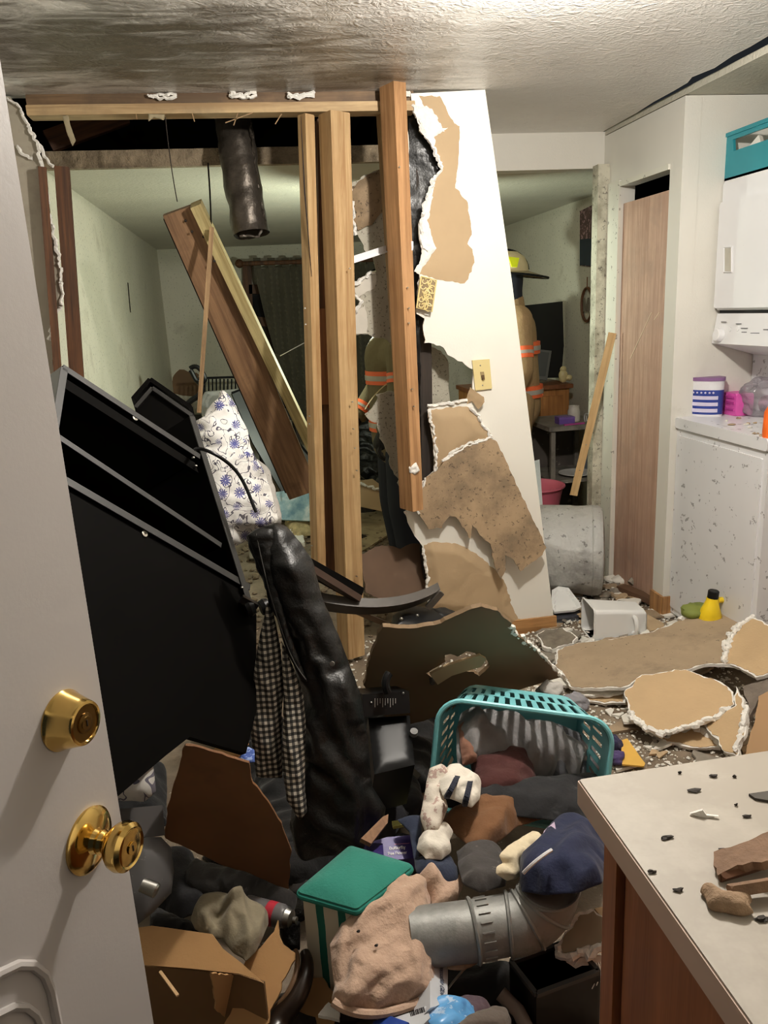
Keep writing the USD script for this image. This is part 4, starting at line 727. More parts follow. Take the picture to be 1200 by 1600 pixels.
def person(label, base, yaw, arms, lean=0.0, tan=M_turnout, s=1.0, helmet=True, legs=None):
    """local: x forward, y to the person's left, z up. arms: shoulder-elbow-wrist-fingertip offsets for left, right."""
    t = thing('person', label, 'person', base)
    R = np.eye(4); R[:3, :3] = trimesh.transformations.rotation_matrix(yaw, (0, 0, 1))[:3, :3] * s; R[:3, 3] = base
    def W(m): return moved(m, R)
    hip, wa, ch, nk = np.array([0, 0, 0.94]), np.array([0.01, 0, 1.12]), np.array([0.0 + lean, 0, 1.36]), np.array([lean, 0, 1.50])
    hd = nk + (0.03, 0, 0.135)
    body, coat, trous, gls = [], [], [], []
    for sgn, (sh, el, wr) in zip((1, -1), arms):
        sh, el, wr = [np.array(q, float) for q in (sh, el, wr)]
        body += [(sh, 0.055, el, 0.042), (el, 0.042, wr, 0.03), (ch, 0.09, sh, 0.06)]
        coat += [(sh, 0.095, el, 0.072), (el, 0.072, wr - (wr - el) * 0.05, 0.058), (ch, 0.14, sh, 0.092)]
        d = (wr - el) / np.linalg.norm(wr - el); side = np.cross(d, (0, 1, 0)); side /= np.linalg.norm(side) + 1e-9
        palm = wr + d * 0.085; gl = []; gls.append(gl); gl += [(wr, 0.036, palm, 0.040)]
        up_ = np.array([0, 1.0, 0])
        for k in range(4):
            r0 = palm + up_ * (0.024 - 0.016 * k); l = (0.036, 0.042, 0.039, 0.03)[k]
            m1 = r0 + d * l + side * -0.004; m2 = m1 + (d * 0.7 - side * 0.7) * l * 0.8; m3 = m2 + (d * 0.2 - side) * l * 0.6
            gl += [(r0, 0.0115, m1, 0.0105), (m1, 0.0105, m2, 0.010), (m2, 0.010, m3, 0.009)]
        th0 = wr + d * 0.03 + up_ * 0.03 * -sgn; th1 = th0 + d * 0.04 + up_ * -sgn * 0.025; gl += [(th0, 0.015, th1, 0.012), (th1, 0.012, th1 + d * 0.03 - side * 0.012, 0.010)]
        body += [(wr, 0.028, palm, 0.03)]
    for sy in (0.1, -0.1):
        h, k, an = hip + (0, sy, -0.04), np.array([0.03, sy * 1.15, 0.5]), np.array([-0.02, sy * 1.2, 0.09])
        body += [(h, 0.085, k, 0.058), (k, 0.058, an, 0.04), (an, 0.04, an + (0.13, 0, -0.05), 0.035)]
        trous += [(h, 0.125, k, 0.095), (k, 0.095, an + (0, 0, 0.05), 0.088)]
    body += [(hip, 0.12, wa, 0.11), (wa, 0.11, ch, 0.12), (ch, 0.10, nk, 0.055), (nk, 0.055, hd, 0.06), (hd, 0.088, hd + (0.015, 0, 0.055), 0.092), (hd + (0.07, 0, -0.045), 0.03, hd, 0.07), (hd + (0.102, 0, -0.005), 0.010, hd + (0.085, 0, 0.03), 0.010)]
    trous += [(hip + (0, 0.08, 0), 0.13, hip - (0, 0.08, 0), 0.13), (hip, 0.14, wa, 0.13)]
    coat += [(nk - (0, 0, 0.03), 0.10, nk + (0, 0, 0.03), 0.092), (hip - (0, 0, 0.05), 0.175, wa, 0.17), (wa, 0.17, ch, 0.165), (ch, 0.15, nk - (0, 0, 0.05), 0.09)]
    b = add('body', W(hullbones(body, 0.02)), M_skin, t)
    for sy in (0.035, -0.035): sub('eye', W(moved(trimesh.creation.icosphere(1, 0.012), trimesh.transformations.translation_matrix(hd + (0.088, sy, 0.03)))), M_glove, b)
    for sy in (0.09, -0.09): sub('ear', W(moved(rock(0.02, 0.012, 0.032, 2, 2, 0.1), trimesh.transformations.translation_matrix(hd + (0, sy, 0.01)))), M_skin, b)
    sub('mouth', W(moved(cbox(0.012, 0.05, 0.01, 0.003), trimesh.transformations.translation_matrix(hd + (0.098, 0, -0.05)))), mat(f'lips_{len(LOC)}', (140, 84, 74), 0.5), b)
    add('trousers', W(hullbones(trous, 0.03)), legs or tan, t)
    c = add('coat', W(hullbones(coat, 0.03)), tan, t)
    
    for gl in gls: add('glove', W(manmesh(gl)), M_glove, t)
    add('hood', W(hullbones([(nk - (0, 0, 0.02), 0.085, hd - (0.01, 0, 0.02), 0.098), (hd - (0.01, 0, 0.02), 0.1, hd + (-0.015, 0, 0.05), 0.1)], 0.02)), M_navy, t)
    add('boots', W(hullbones([x for sy in (0.12, -0.12) for x in (((-0.02, sy, 0.06), 0.058, (-0.02, sy, 0.28), 0.072), ((-0.02, sy, 0.052), 0.05, (0.15, sy, 0.045), 0.043))], 0.02)), M_glove, t)
    for i, (sh, el, wr) in enumerate(arms):
        for nm, a, ra, b_, rb_, f0, f1 in (('sleeve_stripe', sh, 0.095, el, 0.072, 0.55, 0.78), ('cuff_stripe', el, 0.072, wr, 0.058, 0.66, 0.92)):
            s_ = sub(nm, W(band(a, ra, b_, rb_, f0, f1, 0.002)), M_orange, c, label='orange stripe')
            d0 = (f1 - f0) * 0.36; sub('reflective_band', W(band(a, ra, b_, rb_, f0 + d0, f1 - d0, 0.004)), M_reflect, c)
    for z_, r_ in ((1.22, 0.178), (0.95, 0.186)):
        sub('chest_stripe' if z_ > 1 else 'hem_stripe', W(lathe([(r_ - 0.02, 0), (r_, 0), (r_, 0.075), (r_ - 0.02, 0.075)], 36, o=(lean * (0.5 if z_ > 1 else 0), 0, z_))), M_orange, c)
        sub('reflective_band', W(lathe([(r_ - 0.01, 0.022), (r_ + 0.003, 0.022), (r_ + 0.003, 0.05), (r_ - 0.01, 0.05)], 36, o=(lean * (0.5 if z_ > 1 else 0), 0, z_))), M_reflect, c)
    if helmet:
        o = hd + (0.0, 0, 0.085)
        m = lathe([(0.128, -0.012), (0.132, 0.0), (0.127, 0.04), (0.108, 0.085), (0.07, 0.115), (0.0, 0.126), (0.0, 0.12), (0.1, 0.07), (0.12, 0.0)], 40, o=(0, 0, 0)); m.vertices[:, 0] *= 1.12
        hm = add('helmet', W(moved(m, trimesh.transformations.translation_matrix(o))), mat(f'helmet_shell_{len(LOC)}', (206, 190, 148), 0.4, 0.08, 12), t)
        th = np.linspace(0, 2 * np.pi, 60, endpoint=False); V = []; F = []
        for i, q in enumerate(th):
            ext = 0.04 + 0.085 * max(0, -math.cos(q)) ** 2; drop = -0.01 - 0.035 * max(0, -math.cos(q)) ** 2
            for rr, zz in ((1, 0.004), (0, 0)): V.append(((0.142 if True else 0) * math.cos(q) * 1.0 + (ext * math.cos(q) if rr == 0 else 0), 0.126 * math.sin(q) + (ext * math.sin(q) if rr == 0 else 0), (drop if rr == 0 else 0) + 0.0))
            for rr in (1, 0): x, y, z = V[-2 if rr else -1]; 
            V += [(V[-2][0], V[-2][1], V[-2][2] - 0.008), (V[-1][0], V[-1][1], V[-1][2] - 0.008)]
        for i in range(60):
            a, b_ = 4 * i, 4 * ((i + 1) % 60)
            for p, q in ((0, 1), (1, 3), (3, 2), (2, 0)): F += [(a + p, a + q, b_ + q), (a + p, b_ + q, b_ + p)]
        bm_ = trimesh.Trimesh(V, F, process=True); bm_.fix_normals(); sub('brim', W(moved(bm_, trimesh.transformations.translation_matrix(o))), mat(f'brim_{len(LOC)}', (150, 134, 104), 0.45), hm)
        edge = [np.array(V[4 * i + 1]) + o - (0, 0, 0.004) for i in range(60)]; sub('brim_edge', W(tube(edge + [edge[0]], 0.007, 6, False)), M_blackp, hm)
        for q0 in (0, math.pi / 2): 
            rib = [np.array([0.145 * math.cos(a) * math.cos(q0), 0.13 * math.cos(a) * math.sin(q0), 0.13 * math.sin(a)]) + o for a in np.linspace(0.05, np.pi - 0.05, 24)]; sub('rib', W(tube(rib, 0.008, 6)), M_blackp if q0 == 0 else M_turnoutd, hm)
        for sy in (1, -1):
            tp_ = trimesh.creation.extrude_polygon(Polygon([(-0.035, -0.03), (0.035, -0.03), (0.018, 0.03), (-0.018, 0.03)]), 0.006, engine='earcut'); tp_.apply_transform(frame((-0.35, sy * 0.9, 0.35), (1, 0, 0), o + (-0.045, sy * 0.112, 0.048))); sub('reflective_sticker', W(tp_), mat(f'sticker_yellow_{sy + 1}_{len(LOC)}', (226, 236, 40), 0.4), hm, label='yellow reflective sticker')
    return t
def manmesh(b): return hullbones(b, 0.008, 4)
hang = lambda sgn: ((0.0, 0.215 * sgn, 1.43), (-0.02, 0.27 * sgn, 1.14), (0.08, 0.25 * sgn, 0.90))
b1 = aY(806, 470, 4.95)
person('firefighter in tan coat and pale helmet, seen past the right edge of the white panel', (b1[0] - 0.02, 4.95, 0.0), math.pi * 0.93, (hang(1), hang(-1)), 0.02, M_turnout, 1.04)
b2 = aY(622, 560, 4.15)
person('firefighter in olive coat with orange cuffs, seen through the hole in the speckled drywall', (b2[0] + 0.03, 4.32, 0.0), math.pi * 1.02, (((0.02, 0.21, 1.40), (0.06, 0.26, 1.18), (0.16, 0.30, 1.0)), ((0.02, -0.21, 1.40), (0.06, -0.26, 1.18), (0.20, -0.22, 1.02))), 0.03, M_turnoutd, 0.98, True, M_navy)
# ================================================================ the toppled black bookcase
M_blk = mat('black_laminate', (9, 8, 7), 0.6, 0.15, 6, spec=0.03, specks=((90, 86, 80), 0.01, 60))
M_blkedge = mat('black_edge', (34, 33, 31), 0.5, 0.15, 14)
pb = P3((105, 578, 2.02), (305, 712, 2.20), (388, 942, 2.02))
bc = thing('bookcase', 'toppled black bookcase leaning at the left behind the door', 'bookcase', aZ(240, 1300, 0.0))
dn = -pb.n
def bcb(name, a, b, th, depth, off=0.0, mt_=M_blk, edge=True, parent=None):
    """a board whose front edge runs from pixel a to pixel b on the bookcase's front plane"""
    p, q = pb.at(*a), pb.at(*b); d = (q - p) / np.linalg.norm(q - p); nn = np.cross(d, pb.n)
    o_ = add(name, board(p + dn * (depth / 2 + off), q + dn * (depth / 2 + off), th, depth, nn, 0.002), mt_, parent or bc)
    if edge: sub('edge_band', board(p + dn * (off - 0.001), q + dn * (off - 0.001), th + 0.001, 0.003, nn, 0.0005), M_blkedge, o_, label='worn grey edge')
    return o_
bcb('side_board', (98, 574), (312, 714), 0.016, 0.30)
bcb('shelf', (92, 677), (350, 850), 0.014, 0.28, 0.012)
bcb('side_board', (70, 732), (390, 918), 0.018, 0.30)
k = bcb('end_board', (298, 652), (388, 944), 0.020, 0.30, -0.004)
bcb('end_board', (100, 576), (75, 735), 0.018, 0.30, 0.0, mat('grey_green_board', (84, 88, 84), 0.5))
def bpan(name, px, t, off, mt_=M_blk): add(name, slab(pb, pb.poly(px), t, off), mt_, bc)
bpan('kick_board', [(104, 590), (306, 722), (312, 738), (104, 606)], 0.016, -0.004)
bpan('back_board', [(95, 600), (270, 720), (262, 770), (330, 860), (385, 915), (80, 740)], 0.008, -0.29)
bpan('side_panel', [(104, 757), (388, 922), (404, 960), (404, 1110), (388, 1176), (300, 1150), (262, 1180), (180, 1250), (100, 1250), (60, 1100)], 0.018, -0.008)
for x, y in ((211, 653), (226, 834)):
    q = pb.at(x, y, -0.002 if y < 700 else -0.006)
    s_ = add('cam_lock', lathe([(0, 0), (0.0085, 0), (0.0082, 0.002), (0.006, 0.0026), (0, 0.002)], 20, pb.n, q), mat(f'cam_nickel_{y}', (190, 184, 170), 0.35, metal=0.7), bc, label='round pale cam fastener')
    sub('cross_slot', cat(*[board(q + pb.n * 0.0026 - d * 0.004, q + pb.n * 0.0026 + d * 0.004, 0.0012, 0.0008, pb.n, 0.0002) for d in (pb.u, pb.v)]), M_blk, s_)
for x, y in ((302, 715), (306, 728), (378, 918), (382, 938)): add('bolt_head', moved(rock(0.005, 0.005, 0.004, 2, 1, 0.1), trimesh.transformations.translation_matrix(pb.at(x, y, 0.004))), M_steel, bc)
# loose drawer box behind it
dw = thing('black_tray_box', 'small black drawer box jutting up behind the bookcase', 'drawer', aY(260, 690, 2.5))
pd = P3((238, 606, 2.55), (300, 648, 2.50), (300, 690, 2.45))
add('front', slab(pd, pd.poly([(212, 637), (238, 608), (300, 650), (310, 700), (292, 745), (205, 690)]), 0.016), M_blk, dw)
for a, b in (((238, 606), (300, 649)), ((300, 649), (312, 704)), ((212, 636), (238, 606))): add('rim', board(pd.at(*a, -0.05), pd.at(*b, -0.05), 0.014, 0.12, np.cross(pd.at(*b) - pd.at(*a), pd.n), 0.002), M_blk, dw); add('edge_band', board(pd.at(*a, 0.012), pd.at(*b, 0.012), 0.012, 0.003, np.cross(pd.at(*b) - pd.at(*a), pd.n), 0.0005), M_blkedge, dw)
# foot castor at the end of the board
cst = thing('castor_foot', 'black castor at the lower tip of the bookcase end board', 'castor', pb.at(392, 952)); q = pb.at(390, 950, 0.01)
add('wheel', lathe([(0, -0.012), (0.02, -0.012), (0.024, 0), (0.02, 0.012), (0, 0.012)], 24, (1, 0.3, 0.2), q), M_blackp, cst); add('bracket', board(q + (-0.02, 0, 0.03), q + (0.02, 0, 0.0), 0.02, 0.02), M_blackp, cst); add('wheel', lathe([(0, -0.012), (0.02, -0.012), (0.024, 0), (0.02, 0.012), (0, 0.012)], 24, (1, 0.3, 0.2), q + (0.04, 0.01, -0.005)), M_blackp, cst)

# ---------------------------------------------------------------- flowered cloth
def floral(name, base, blue, scale, dark=0.0, grime=None):
    """white cloth printed with blue daisies and thin curled stems"""
    n = {'tc': ('texture_coordinate', {}), 'mp': ('mapping', {'scale': (1, 0.35, 1)}), 'v': ('voronoi_texture', {'scale': scale, 'randomness': 0.55}),
         'sc': ('vector_math', {'math_type': 'scale', 'scale': scale}), 'df': ('vector_math', {'math_type': 'subtract'}), 'ps': ('vector_math', {'math_type': 'scale', 'scale': scale}),
         'sx': ('separate_xyz', {}), 'at': ('math', {'math_type': 'arctan2'}), 'm5': ('math', {'math_type': 'multiply', 'value2': 6.0}), 'cs': ('math', {'math_type': 'cosine'}),
         'ab': ('math', {'math_type': 'absolute'}), 'rr': ('math', {'math_type': 'multiply_add', 'value2': 0.26, 'value3': 0.10}), 'lt': ('math', {'math_type': 'less_than'}),
         'ge': ('math', {'math_type': 'greater_than', 'value2': 0.05}), 'fl': ('math', {'math_type': 'multiply'}),
         'wn': ('noise_texture', {'scale': scale * 1.3, 'detail': 1.0, 'distortion': 1.2}), 'wa': ('math', {'math_type': 'subtract', 'value2': 0.5}), 'wb': ('math', {'math_type': 'absolute'}), 'wl': ('math', {'math_type': 'less_than', 'value2': 0.022}),
         'm1': ('mix', {'color1': lin(base), 'color2': lin((70, 68, 84))}), 'm2': ('mix', {'color2': lin(blue)}), 'p': ('principled_bsdf', {'roughness': 0.75}),
         'g': ('noise_texture', {'scale': 4.0, 'detail': 6.0, 'roughness': 0.7}), 'gr': ('rgb_ramp', {'ramp': [(0.42, (0, 0, 0)), (0.66, (0.7, 0.7, 0.7))]}), 'm3': ('mix', {'color2': lin(grime or (90, 82, 72))})}
    l = [('tc.object', 'mp.vector'), ('mp.vector', 'v.vector'), ('mp.vector', 'df.vector1'), ('v.position', 'df.vector2'), ('df.vector', 'ps.vector1'), ('ps.vector', 'sx.vector'),
         ('sx.z', 'at.value1'), ('sx.x', 'at.value2'), ('at.value', 'm5.value1'), ('m5.value', 'cs.value1'), ('cs.value', 'ab.value1'), ('ab.value', 'rr.value1'),
         ('v.distance', 'lt.value1'), ('rr.value', 'lt.value2'), ('v.distance', 'ge.value1'), ('lt.value', 'fl.value1'), ('ge.value', 'fl.value2'),
         ('mp.vector', 'wn.vector'), ('wn.fac', 'wa.value1'), ('wa.value', 'wb.value1'), ('wb.value', 'wl.value1'), ('wl.value', 'm1.fac'), ('m1.color', 'm2.color1'), ('fl.value', 'm2.fac'),
         ('tc.object', 'g.vector'), ('g.fac', 'gr.fac'), ('gr.color', 'm3.fac'), ('m2.color', 'm3.color1'), ('m3.color', 'p.base_color')]
    return usdkit.material(stage, '/World/Looks/' + name, n, l, surface='p.BSDF')
M_flor = floral('flowered_cloth', (232, 230, 226), (66, 72, 140), 19.0)
M_flor2 = floral('flowered_cloth_dark', (176, 172, 166), (44, 42, 52), 13.0)
pf = P3((350, 615, 2.98), (300, 700, 2.86), (420, 832, 2.62))
add('flowered_cloth', cloth(pf, [(352, 612), (362, 622), (376, 650), (386, 672), (392, 700), (404, 722), (416, 742), (424, 770), (436, 812), (420, 832), (345, 862), (300, 860), (262, 790), (282, 745), (302, 668), (330, 640)], 0.05, 0.035, 7, math.radians(120), 4, 2, 0.011, 0.05, 0.004,
    [((352, 625), (400, 820), 0.05, 0.05), ((320, 660), (350, 850), 0.03, 0.04)]), M_flor, label='white cloth printed with blue daisies draped behind the bookcase', cat='cloth')
pf = P3((385, 680, 3.08), (400, 690, 3.08), (430, 820, 2.78))
add('grey_cushion', cloth(pf, [(380, 690), (398, 720), (418, 745), (438, 800), (440, 818), (425, 826), (400, 780)], 0.05, 0.02, 10, seed=5), mat('grey_speckle_cloth', (166, 162, 156), 0.8, 0.1, 10, specks=((110, 104, 100), 0.3, 60)), label='dirty grey cushion at the right side of the daisy cloth', cat='cushion')
w = spline([pb.at(305, 702, 0.02), aY(340, 712, 2.1), aY(372, 740, 2.12), aY(392, 780, 2.1), aY(400, 800, 2.08)], 24)
add('power_cable', tube(w, 0.005, 8), M_blackp, label='black cable curving across the daisy cloth from the bookcase corner', cat='cable')
pf = P3((215, 1118, 1.62), (178, 1150, 1.60), (240, 1250, 1.5))
add('flowered_bag', cloth(pf, [(216, 1113), (228, 1140), (238, 1190), (242, 1238), (225, 1252), (185, 1252), (165, 1210), (172, 1160)], 0.03, 0.02, 8, 0.4, 2, 3, 0.01, 0.03), M_flor2, label='dim flowered cloth lying in the dark beside the door edge', cat='cloth')

# ---------------------------------------------------------------- leather jacket
M_lea = mat('black_leather', (10, 9, 9), 0.42, 0.15, 6, bump=0.25, bscale=120, coat=0.05)
def gingham(name, c0, c1, k):
    n = {'tc': ('texture_coordinate', {}), 's': ('separate_xyz', {}), 'p': ('principled_bsdf', {'roughness': 0.8}), 'a': ('math', {'math_type': 'add'}), 'r': ('rgb_ramp', {'interpolate': False, 'ramp': [(0.0, lin(c0)), (0.34, lin(tuple((np.array(c0) + c1) / 2.6))), (0.8, lin(c1))]}), 'h': ('math', {'math_type': 'multiply', 'value2': 0.5})}
    l = [('tc.object', 's.vector')]
    for ax in 'xz':
        n['m' + ax] = ('math', {'math_type': 'multiply', 'value2': k}); n['f' + ax] = ('math', {'math_type': 'fraction'}); n['g' + ax] = ('math', {'math_type': 'greater_than', 'value2': 0.5}); n['o' + ax] = ('math', {'math_type': 'add', 'value2': 50.0})
        l += [(f's.{ax}', f'm{ax}.value1'), (f'm{ax}.value', f'o{ax}.value1'), (f'o{ax}.value', f'f{ax}.value1'), (f'f{ax}.value', f'g{ax}.value1'), (f'g{ax}.value', f'a.value{1 if ax == "x" else 2}')]
    l += [('a.value', 'h.value1'), ('h.value', 'r.fac'), ('r.color', 'p.base_color')]
    return usdkit.material(stage, '/World/Looks/' + name, n, l, surface='p.BSDF')
M_ging = gingham('gingham_lining', (20, 19, 18), (188, 180, 166), 68.0)
jk = thing('leather_jacket', 'black leather jacket with checked lining hung over the bookcase corner', 'jacket', aY(480, 1330, 1.80))
pj = P3((400, 830, 2.0), (450, 825, 1.98), (490, 1320, 1.80))
body = [(384, 838), (400, 826), (432, 816), (448, 822), (470, 848), (490, 880), (502, 930), (532, 1000), (562, 1080), (574, 1150), (582, 1230), (604, 1262), (590, 1320), (545, 1335), (470, 1340), (452, 1290), (470, 1180), (470, 1080), (450, 1010), (425, 940), (400, 880)]
add('shell', cloth(pj, body, 0.035, 0.03, 9, math.radians(105), 5, 6, 0.011, 0.04, 0.003, [((440, 830), (560, 1120), 0.035, 0.025), ((460, 880), (520, 1150), 0.03, 0.022), ((480, 1120), (480, 1330), 0.03, 0.03), ((540, 1060), (560, 1320), 0.025, 0.025)]), M_lea, jk)
pj2 = P3((400, 830, 1.955), (450, 825, 1.935), (490, 1320, 1.75))
add('collar', cloth(pj2, [(386, 836), (404, 826), (426, 826), (432, 870), (440, 930), (452, 985), (470, 1035), (482, 1066), (470, 1062), (448, 1020), (432, 965), (420, 945), (412, 900), (398, 868)], 0.012, 0.005, 12, seed=3, step=0.008, edge=0.012, ragged=0.0015), M_lea, jk)
add('seam', tube([pj2.at(x, y, 0.012) for x, y in spline([(400, 834), (410, 880), (424, 935), (440, 985), (460, 1035), (478, 1062)], 30)], 0.0018, 5), mat('leather_seam', (64, 62, 60), 0.5), jk)
pj3 = P3((400, 940, 1.94), (440, 940, 1.94), (440, 1270, 1.80))
add('lining', cloth(pj3, [(418, 940), (428, 960), (438, 1010), (444, 1060), (440, 1120), (442, 1216), (400, 1214), (392, 1150), (394, 1070), (404, 1000)], 0.02, 0.012, 8, math.radians(95), 5, 8, 0.009, 0.02, 0.002), M_ging, jk, label='black and white checked lining')
add('lining', cloth(P3((440, 1000, 1.90), (470, 1000, 1.90), (470, 1280, 1.74)), [(440, 1000), (458, 1040), (474, 1085), (478, 1130), (476, 1230), (480, 1268), (468, 1282), (448, 1250), (440, 1190), (443, 1100)], 0.02, 0.012, 8, math.radians(80), 5, 9, 0.009, 0.02, 0.002), M_ging, jk, label='black and white checked lining')
add('button', lathe([(0, 0), (0.007, 0), (0.006, 0.003), (0, 0.004)], 12, pj.n, pj.at(519, 1037, 0.08)), M_steel, jk, label='metal snap')

# ---------------------------------------------------------------- chair frame, dark board, box
M_chair = mat('worn_black_paint', (66, 60, 54), 0.45, 0.2, 8)
ch = thing('broken_chair', 'curved dark wooden chair arm and rail in front of the stud bottoms', 'chair', aY(590, 945, 2.45))
pc = P3((505, 935, 2.40), (685, 918, 2.52), (600, 960, 2.40))
cv = spline([(498, 932), (560, 941), (625, 938), (684, 917)], 30); up_ = [tuple(q) for q in cv - (0, 7)]; dn_ = [tuple(q) for q in (cv + (0, 7))[::-1]]
add('arm', slab(pc, pc.poly(up_ + [(688, 921)] + dn_), 0.06), M_chair, ch)
add('rail', board(aY(440, 862, 2.38), aY(562, 930, 2.45), 0.05, 0.03, (0, 0.4, 1)), M_blk, ch); add('rail', board(aY(470, 880, 2.36), aY(560, 936, 2.42), 0.022, 0.03, (0, 0.4, 1)), mat('dark_brown_rail', (58, 40, 30), 0.4), ch)
add('leg', board(aY(556, 955, 2.46), aY(650, 995, 2.52), 0.018, 0.018, (0, 0, 1)), mat('dull_brown_bar', (92, 74, 58), 0.45), ch)
add('leg', board(aY(668, 950, 2.50), aY(690, 925, 2.5), 0.02, 0.02), M_chair, ch)
dvc = thing('black_machine', 'black plastic appliance wedged under the curved chair arm', 'appliance', aY(660, 975, 2.42)); pv = P3((620, 952, 2.55), (700, 958, 2.58), (620, 985, 2.42))
add('case', sheet(pv, pv.poly([(614, 962), (630, 948), (690, 955), (716, 968), (722, 985), (650, 990), (612, 985)]), 0.06, lambda p, d: 0.03 * (1 - np.exp(-d / 0.015)), 0.01), M_blackp, dvc)
add('cover', cloth(pv, [(660, 958), (690, 954), (722, 968), (726, 986), (690, 982)], 0.05, 0.012, 20, seed=4, step=0.01), M_blackp, dvc)
for x, y in ((627, 967), (652, 962)): add('knob', moved(rock(0.007, 0.007, 0.007, 2, 1, 0.1), trimesh.transformations.translation_matrix(pv.at(x, y, 0.03))), M_steel, dvc)
pd = P3((600, 985, 2.02), (870, 1050, 2.30), (690, 1120, 2.46))
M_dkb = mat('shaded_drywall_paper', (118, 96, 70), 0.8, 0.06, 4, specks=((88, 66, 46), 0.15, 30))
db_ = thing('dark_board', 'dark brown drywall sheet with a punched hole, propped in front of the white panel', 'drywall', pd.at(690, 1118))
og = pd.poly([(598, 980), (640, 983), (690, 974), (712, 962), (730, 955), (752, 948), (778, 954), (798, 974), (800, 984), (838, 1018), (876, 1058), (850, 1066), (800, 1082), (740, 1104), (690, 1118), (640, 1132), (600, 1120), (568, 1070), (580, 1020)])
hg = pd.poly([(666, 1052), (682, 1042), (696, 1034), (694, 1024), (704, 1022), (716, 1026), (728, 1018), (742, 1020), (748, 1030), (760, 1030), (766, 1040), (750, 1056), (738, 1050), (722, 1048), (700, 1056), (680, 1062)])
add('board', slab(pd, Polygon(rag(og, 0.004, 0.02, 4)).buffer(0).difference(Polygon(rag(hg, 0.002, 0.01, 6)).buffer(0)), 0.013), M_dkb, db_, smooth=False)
ed = [pd.at(x, y, -0.008) for x, y in [(798, 975), (802, 986), (840, 1018), (878, 1058)]]; add('torn_edge', fringe(ed, 0.008, 3), M_gyp, db_, label='bright white broken edge')
add('torn_edge', fringe([pd.at(x, y, -0.006) for x, y in [(640, 982), (690, 973), (728, 955), (752, 948)]], 0.004, 5), M_gyp, db_, label='bright white broken edge')
pt_ = Plane(pd.at(676, 1056, 0.03), pd.at(756, 1034, 0.02), pd.at(690, 1070, 0.045)); add('punched_flap', slab(pt_, pt_.poly([(672, 1054), (700, 1040), (750, 1024), (760, 1030), (752, 1042), (706, 1056), (684, 1070)]), 0.01), M_paper, db_, label='lighter flap of paper bent out of the hole')
add('stub', lathe([(0, 0), (0.008, 0), (0.008, 0.02), (0, 0.02)], 14, pd.n, pd.at(674, 1060, 0.02)), M_chair, db_)
vb = thing('vented_box', 'black box with a row of printed grey lines, under the dark board', 'box', aY(605, 1110, 1.98)); pv = P3((566, 1084, 1.98), (638, 1080, 1.99), (566, 1116, 1.96))
c0 = [pv.at(*q) for q in ((566, 1085), (639, 1080), (641, 1114), (567, 1118))]
add('case', slab(pv, pv.poly([(566, 1085), (639, 1080), (641, 1114), (567, 1120)]), 0.14), M_blackp, vb)
for i in range(9): add('vent_line', slab(pv, pv.poly([(585 + i * 4, 1091), (586.6 + i * 4, 1091), (586.6 + i * 4, 1105 - (i % 3) * 3), (585 + i * 4, 1105 - (i % 3) * 3)]), 0.001, 0.001), mat(f'vent_grey_{i}', (120, 118, 114), 0.5), vb)
add('screw', moved(rock(0.004, 0.004, 0.004, 2, 1, 0), trimesh.transformations.translation_matrix(pv.at(580, 1098, 0.002))), M_steel, vb); add('screw', moved(rock(0.004, 0.004, 0.004, 2, 1, 0), trimesh.transformations.translation_matrix(pv.at(630, 1083, 0.002))), M_steel, vb)
add('plug', tube(spline([aY(606, 1082, 1.96), aY(603, 1062, 1.97), aY(608, 1052, 1.98)], 8), 0.012, 10), M_blackp, vb)
lb = thing('lower_black_case', 'black appliance case with a silver knob beneath the box with grey lines', 'appliance', aY(620, 1200, 1.9)); pv2 = P3((575, 1122, 2.0), (640, 1118, 2.0), (590, 1200, 1.85))
add('case', sheet(pv2, pv2.poly([(575, 1122), (640, 1118), (648, 1195), (585, 1210)]), 0.2, lambda p, d: 0.01 * (1 - np.exp(-d / 0.01)), 0.012), M_blackp, lb)
add('knob', lathe([(0, 0), (0.012, 0), (0.011, 0.015), (0, 0.016)], 18, pv2.n, pv2.at(646, 1147, 0.008)), mat('dull_knob_grey', (112, 112, 110), 0.6), lb)
add('wood_strip', board(aZ(600, 1160, 0.18), aZ(655, 1215, 0.10), 0.02, 0.01), mat('grey_strip', (82, 74, 66), 0.7), label='thin grey strip slanting under the lower black case', cat='strip')

# ---------------------------------------------------------------- laundry basket and clothes
M_teal = mat('teal_plastic', (122, 196, 202), 0.4, 0.04, 6)
bo = aY(812, 1196, 1.80); axv = np.array([0.26, 0.84, -0.20]); axv /= np.linalg.norm(axv)
e1 = aY(965, 1178, 1.80) - aY(668, 1180, 1.76); e1 -= axv * e1.dot(axv); e1 /= np.linalg.norm(e1); e2 = np.cross(e1, axv); e2 = e2 if e2[2] > 0 else -e2
W2, H2, DP, RC = 0.235, 0.155, 0.32, 0.07
def rr_pt(s, w2, h2, rc):
    """point on a rounded rectangle, s in 0..1"""
    ring = np.array(Polygon([(-w2 + rc, -h2 + rc), (w2 - rc, -h2 + rc), (w2 - rc, h2 - rc), (-w2 + rc, h2 - rc)]).buffer(rc, quad_segs=8).exterior.coords); d = np.r_[0, np.cumsum(np.linalg.norm(np.diff(ring, axis=0), axis=1))]; d /= d[-1]
    return np.stack([np.interp(s, d, ring[:, 0]), np.interp(s, d, ring[:, 1])], -1)
bk = thing('laundry_basket', 'tipped teal plastic laundry basket with slotted sides, clothes inside', 'basket', bo + axv * 0.2)
NS, ND = 168, 16; V = []
ss = np.arange(NS) / NS
for layer in (0, 1):
    for j in range(ND + 1):
        f = j / ND; k = 1 - 0.2 * f; q = rr_pt(ss, (W2 - 0.003 * layer) * k, (H2 - 0.003 * layer) * k, RC * k); V.append(bo + q[:, :1] * e1 + q[:, 1:] * e2 + axv * (DP * f))
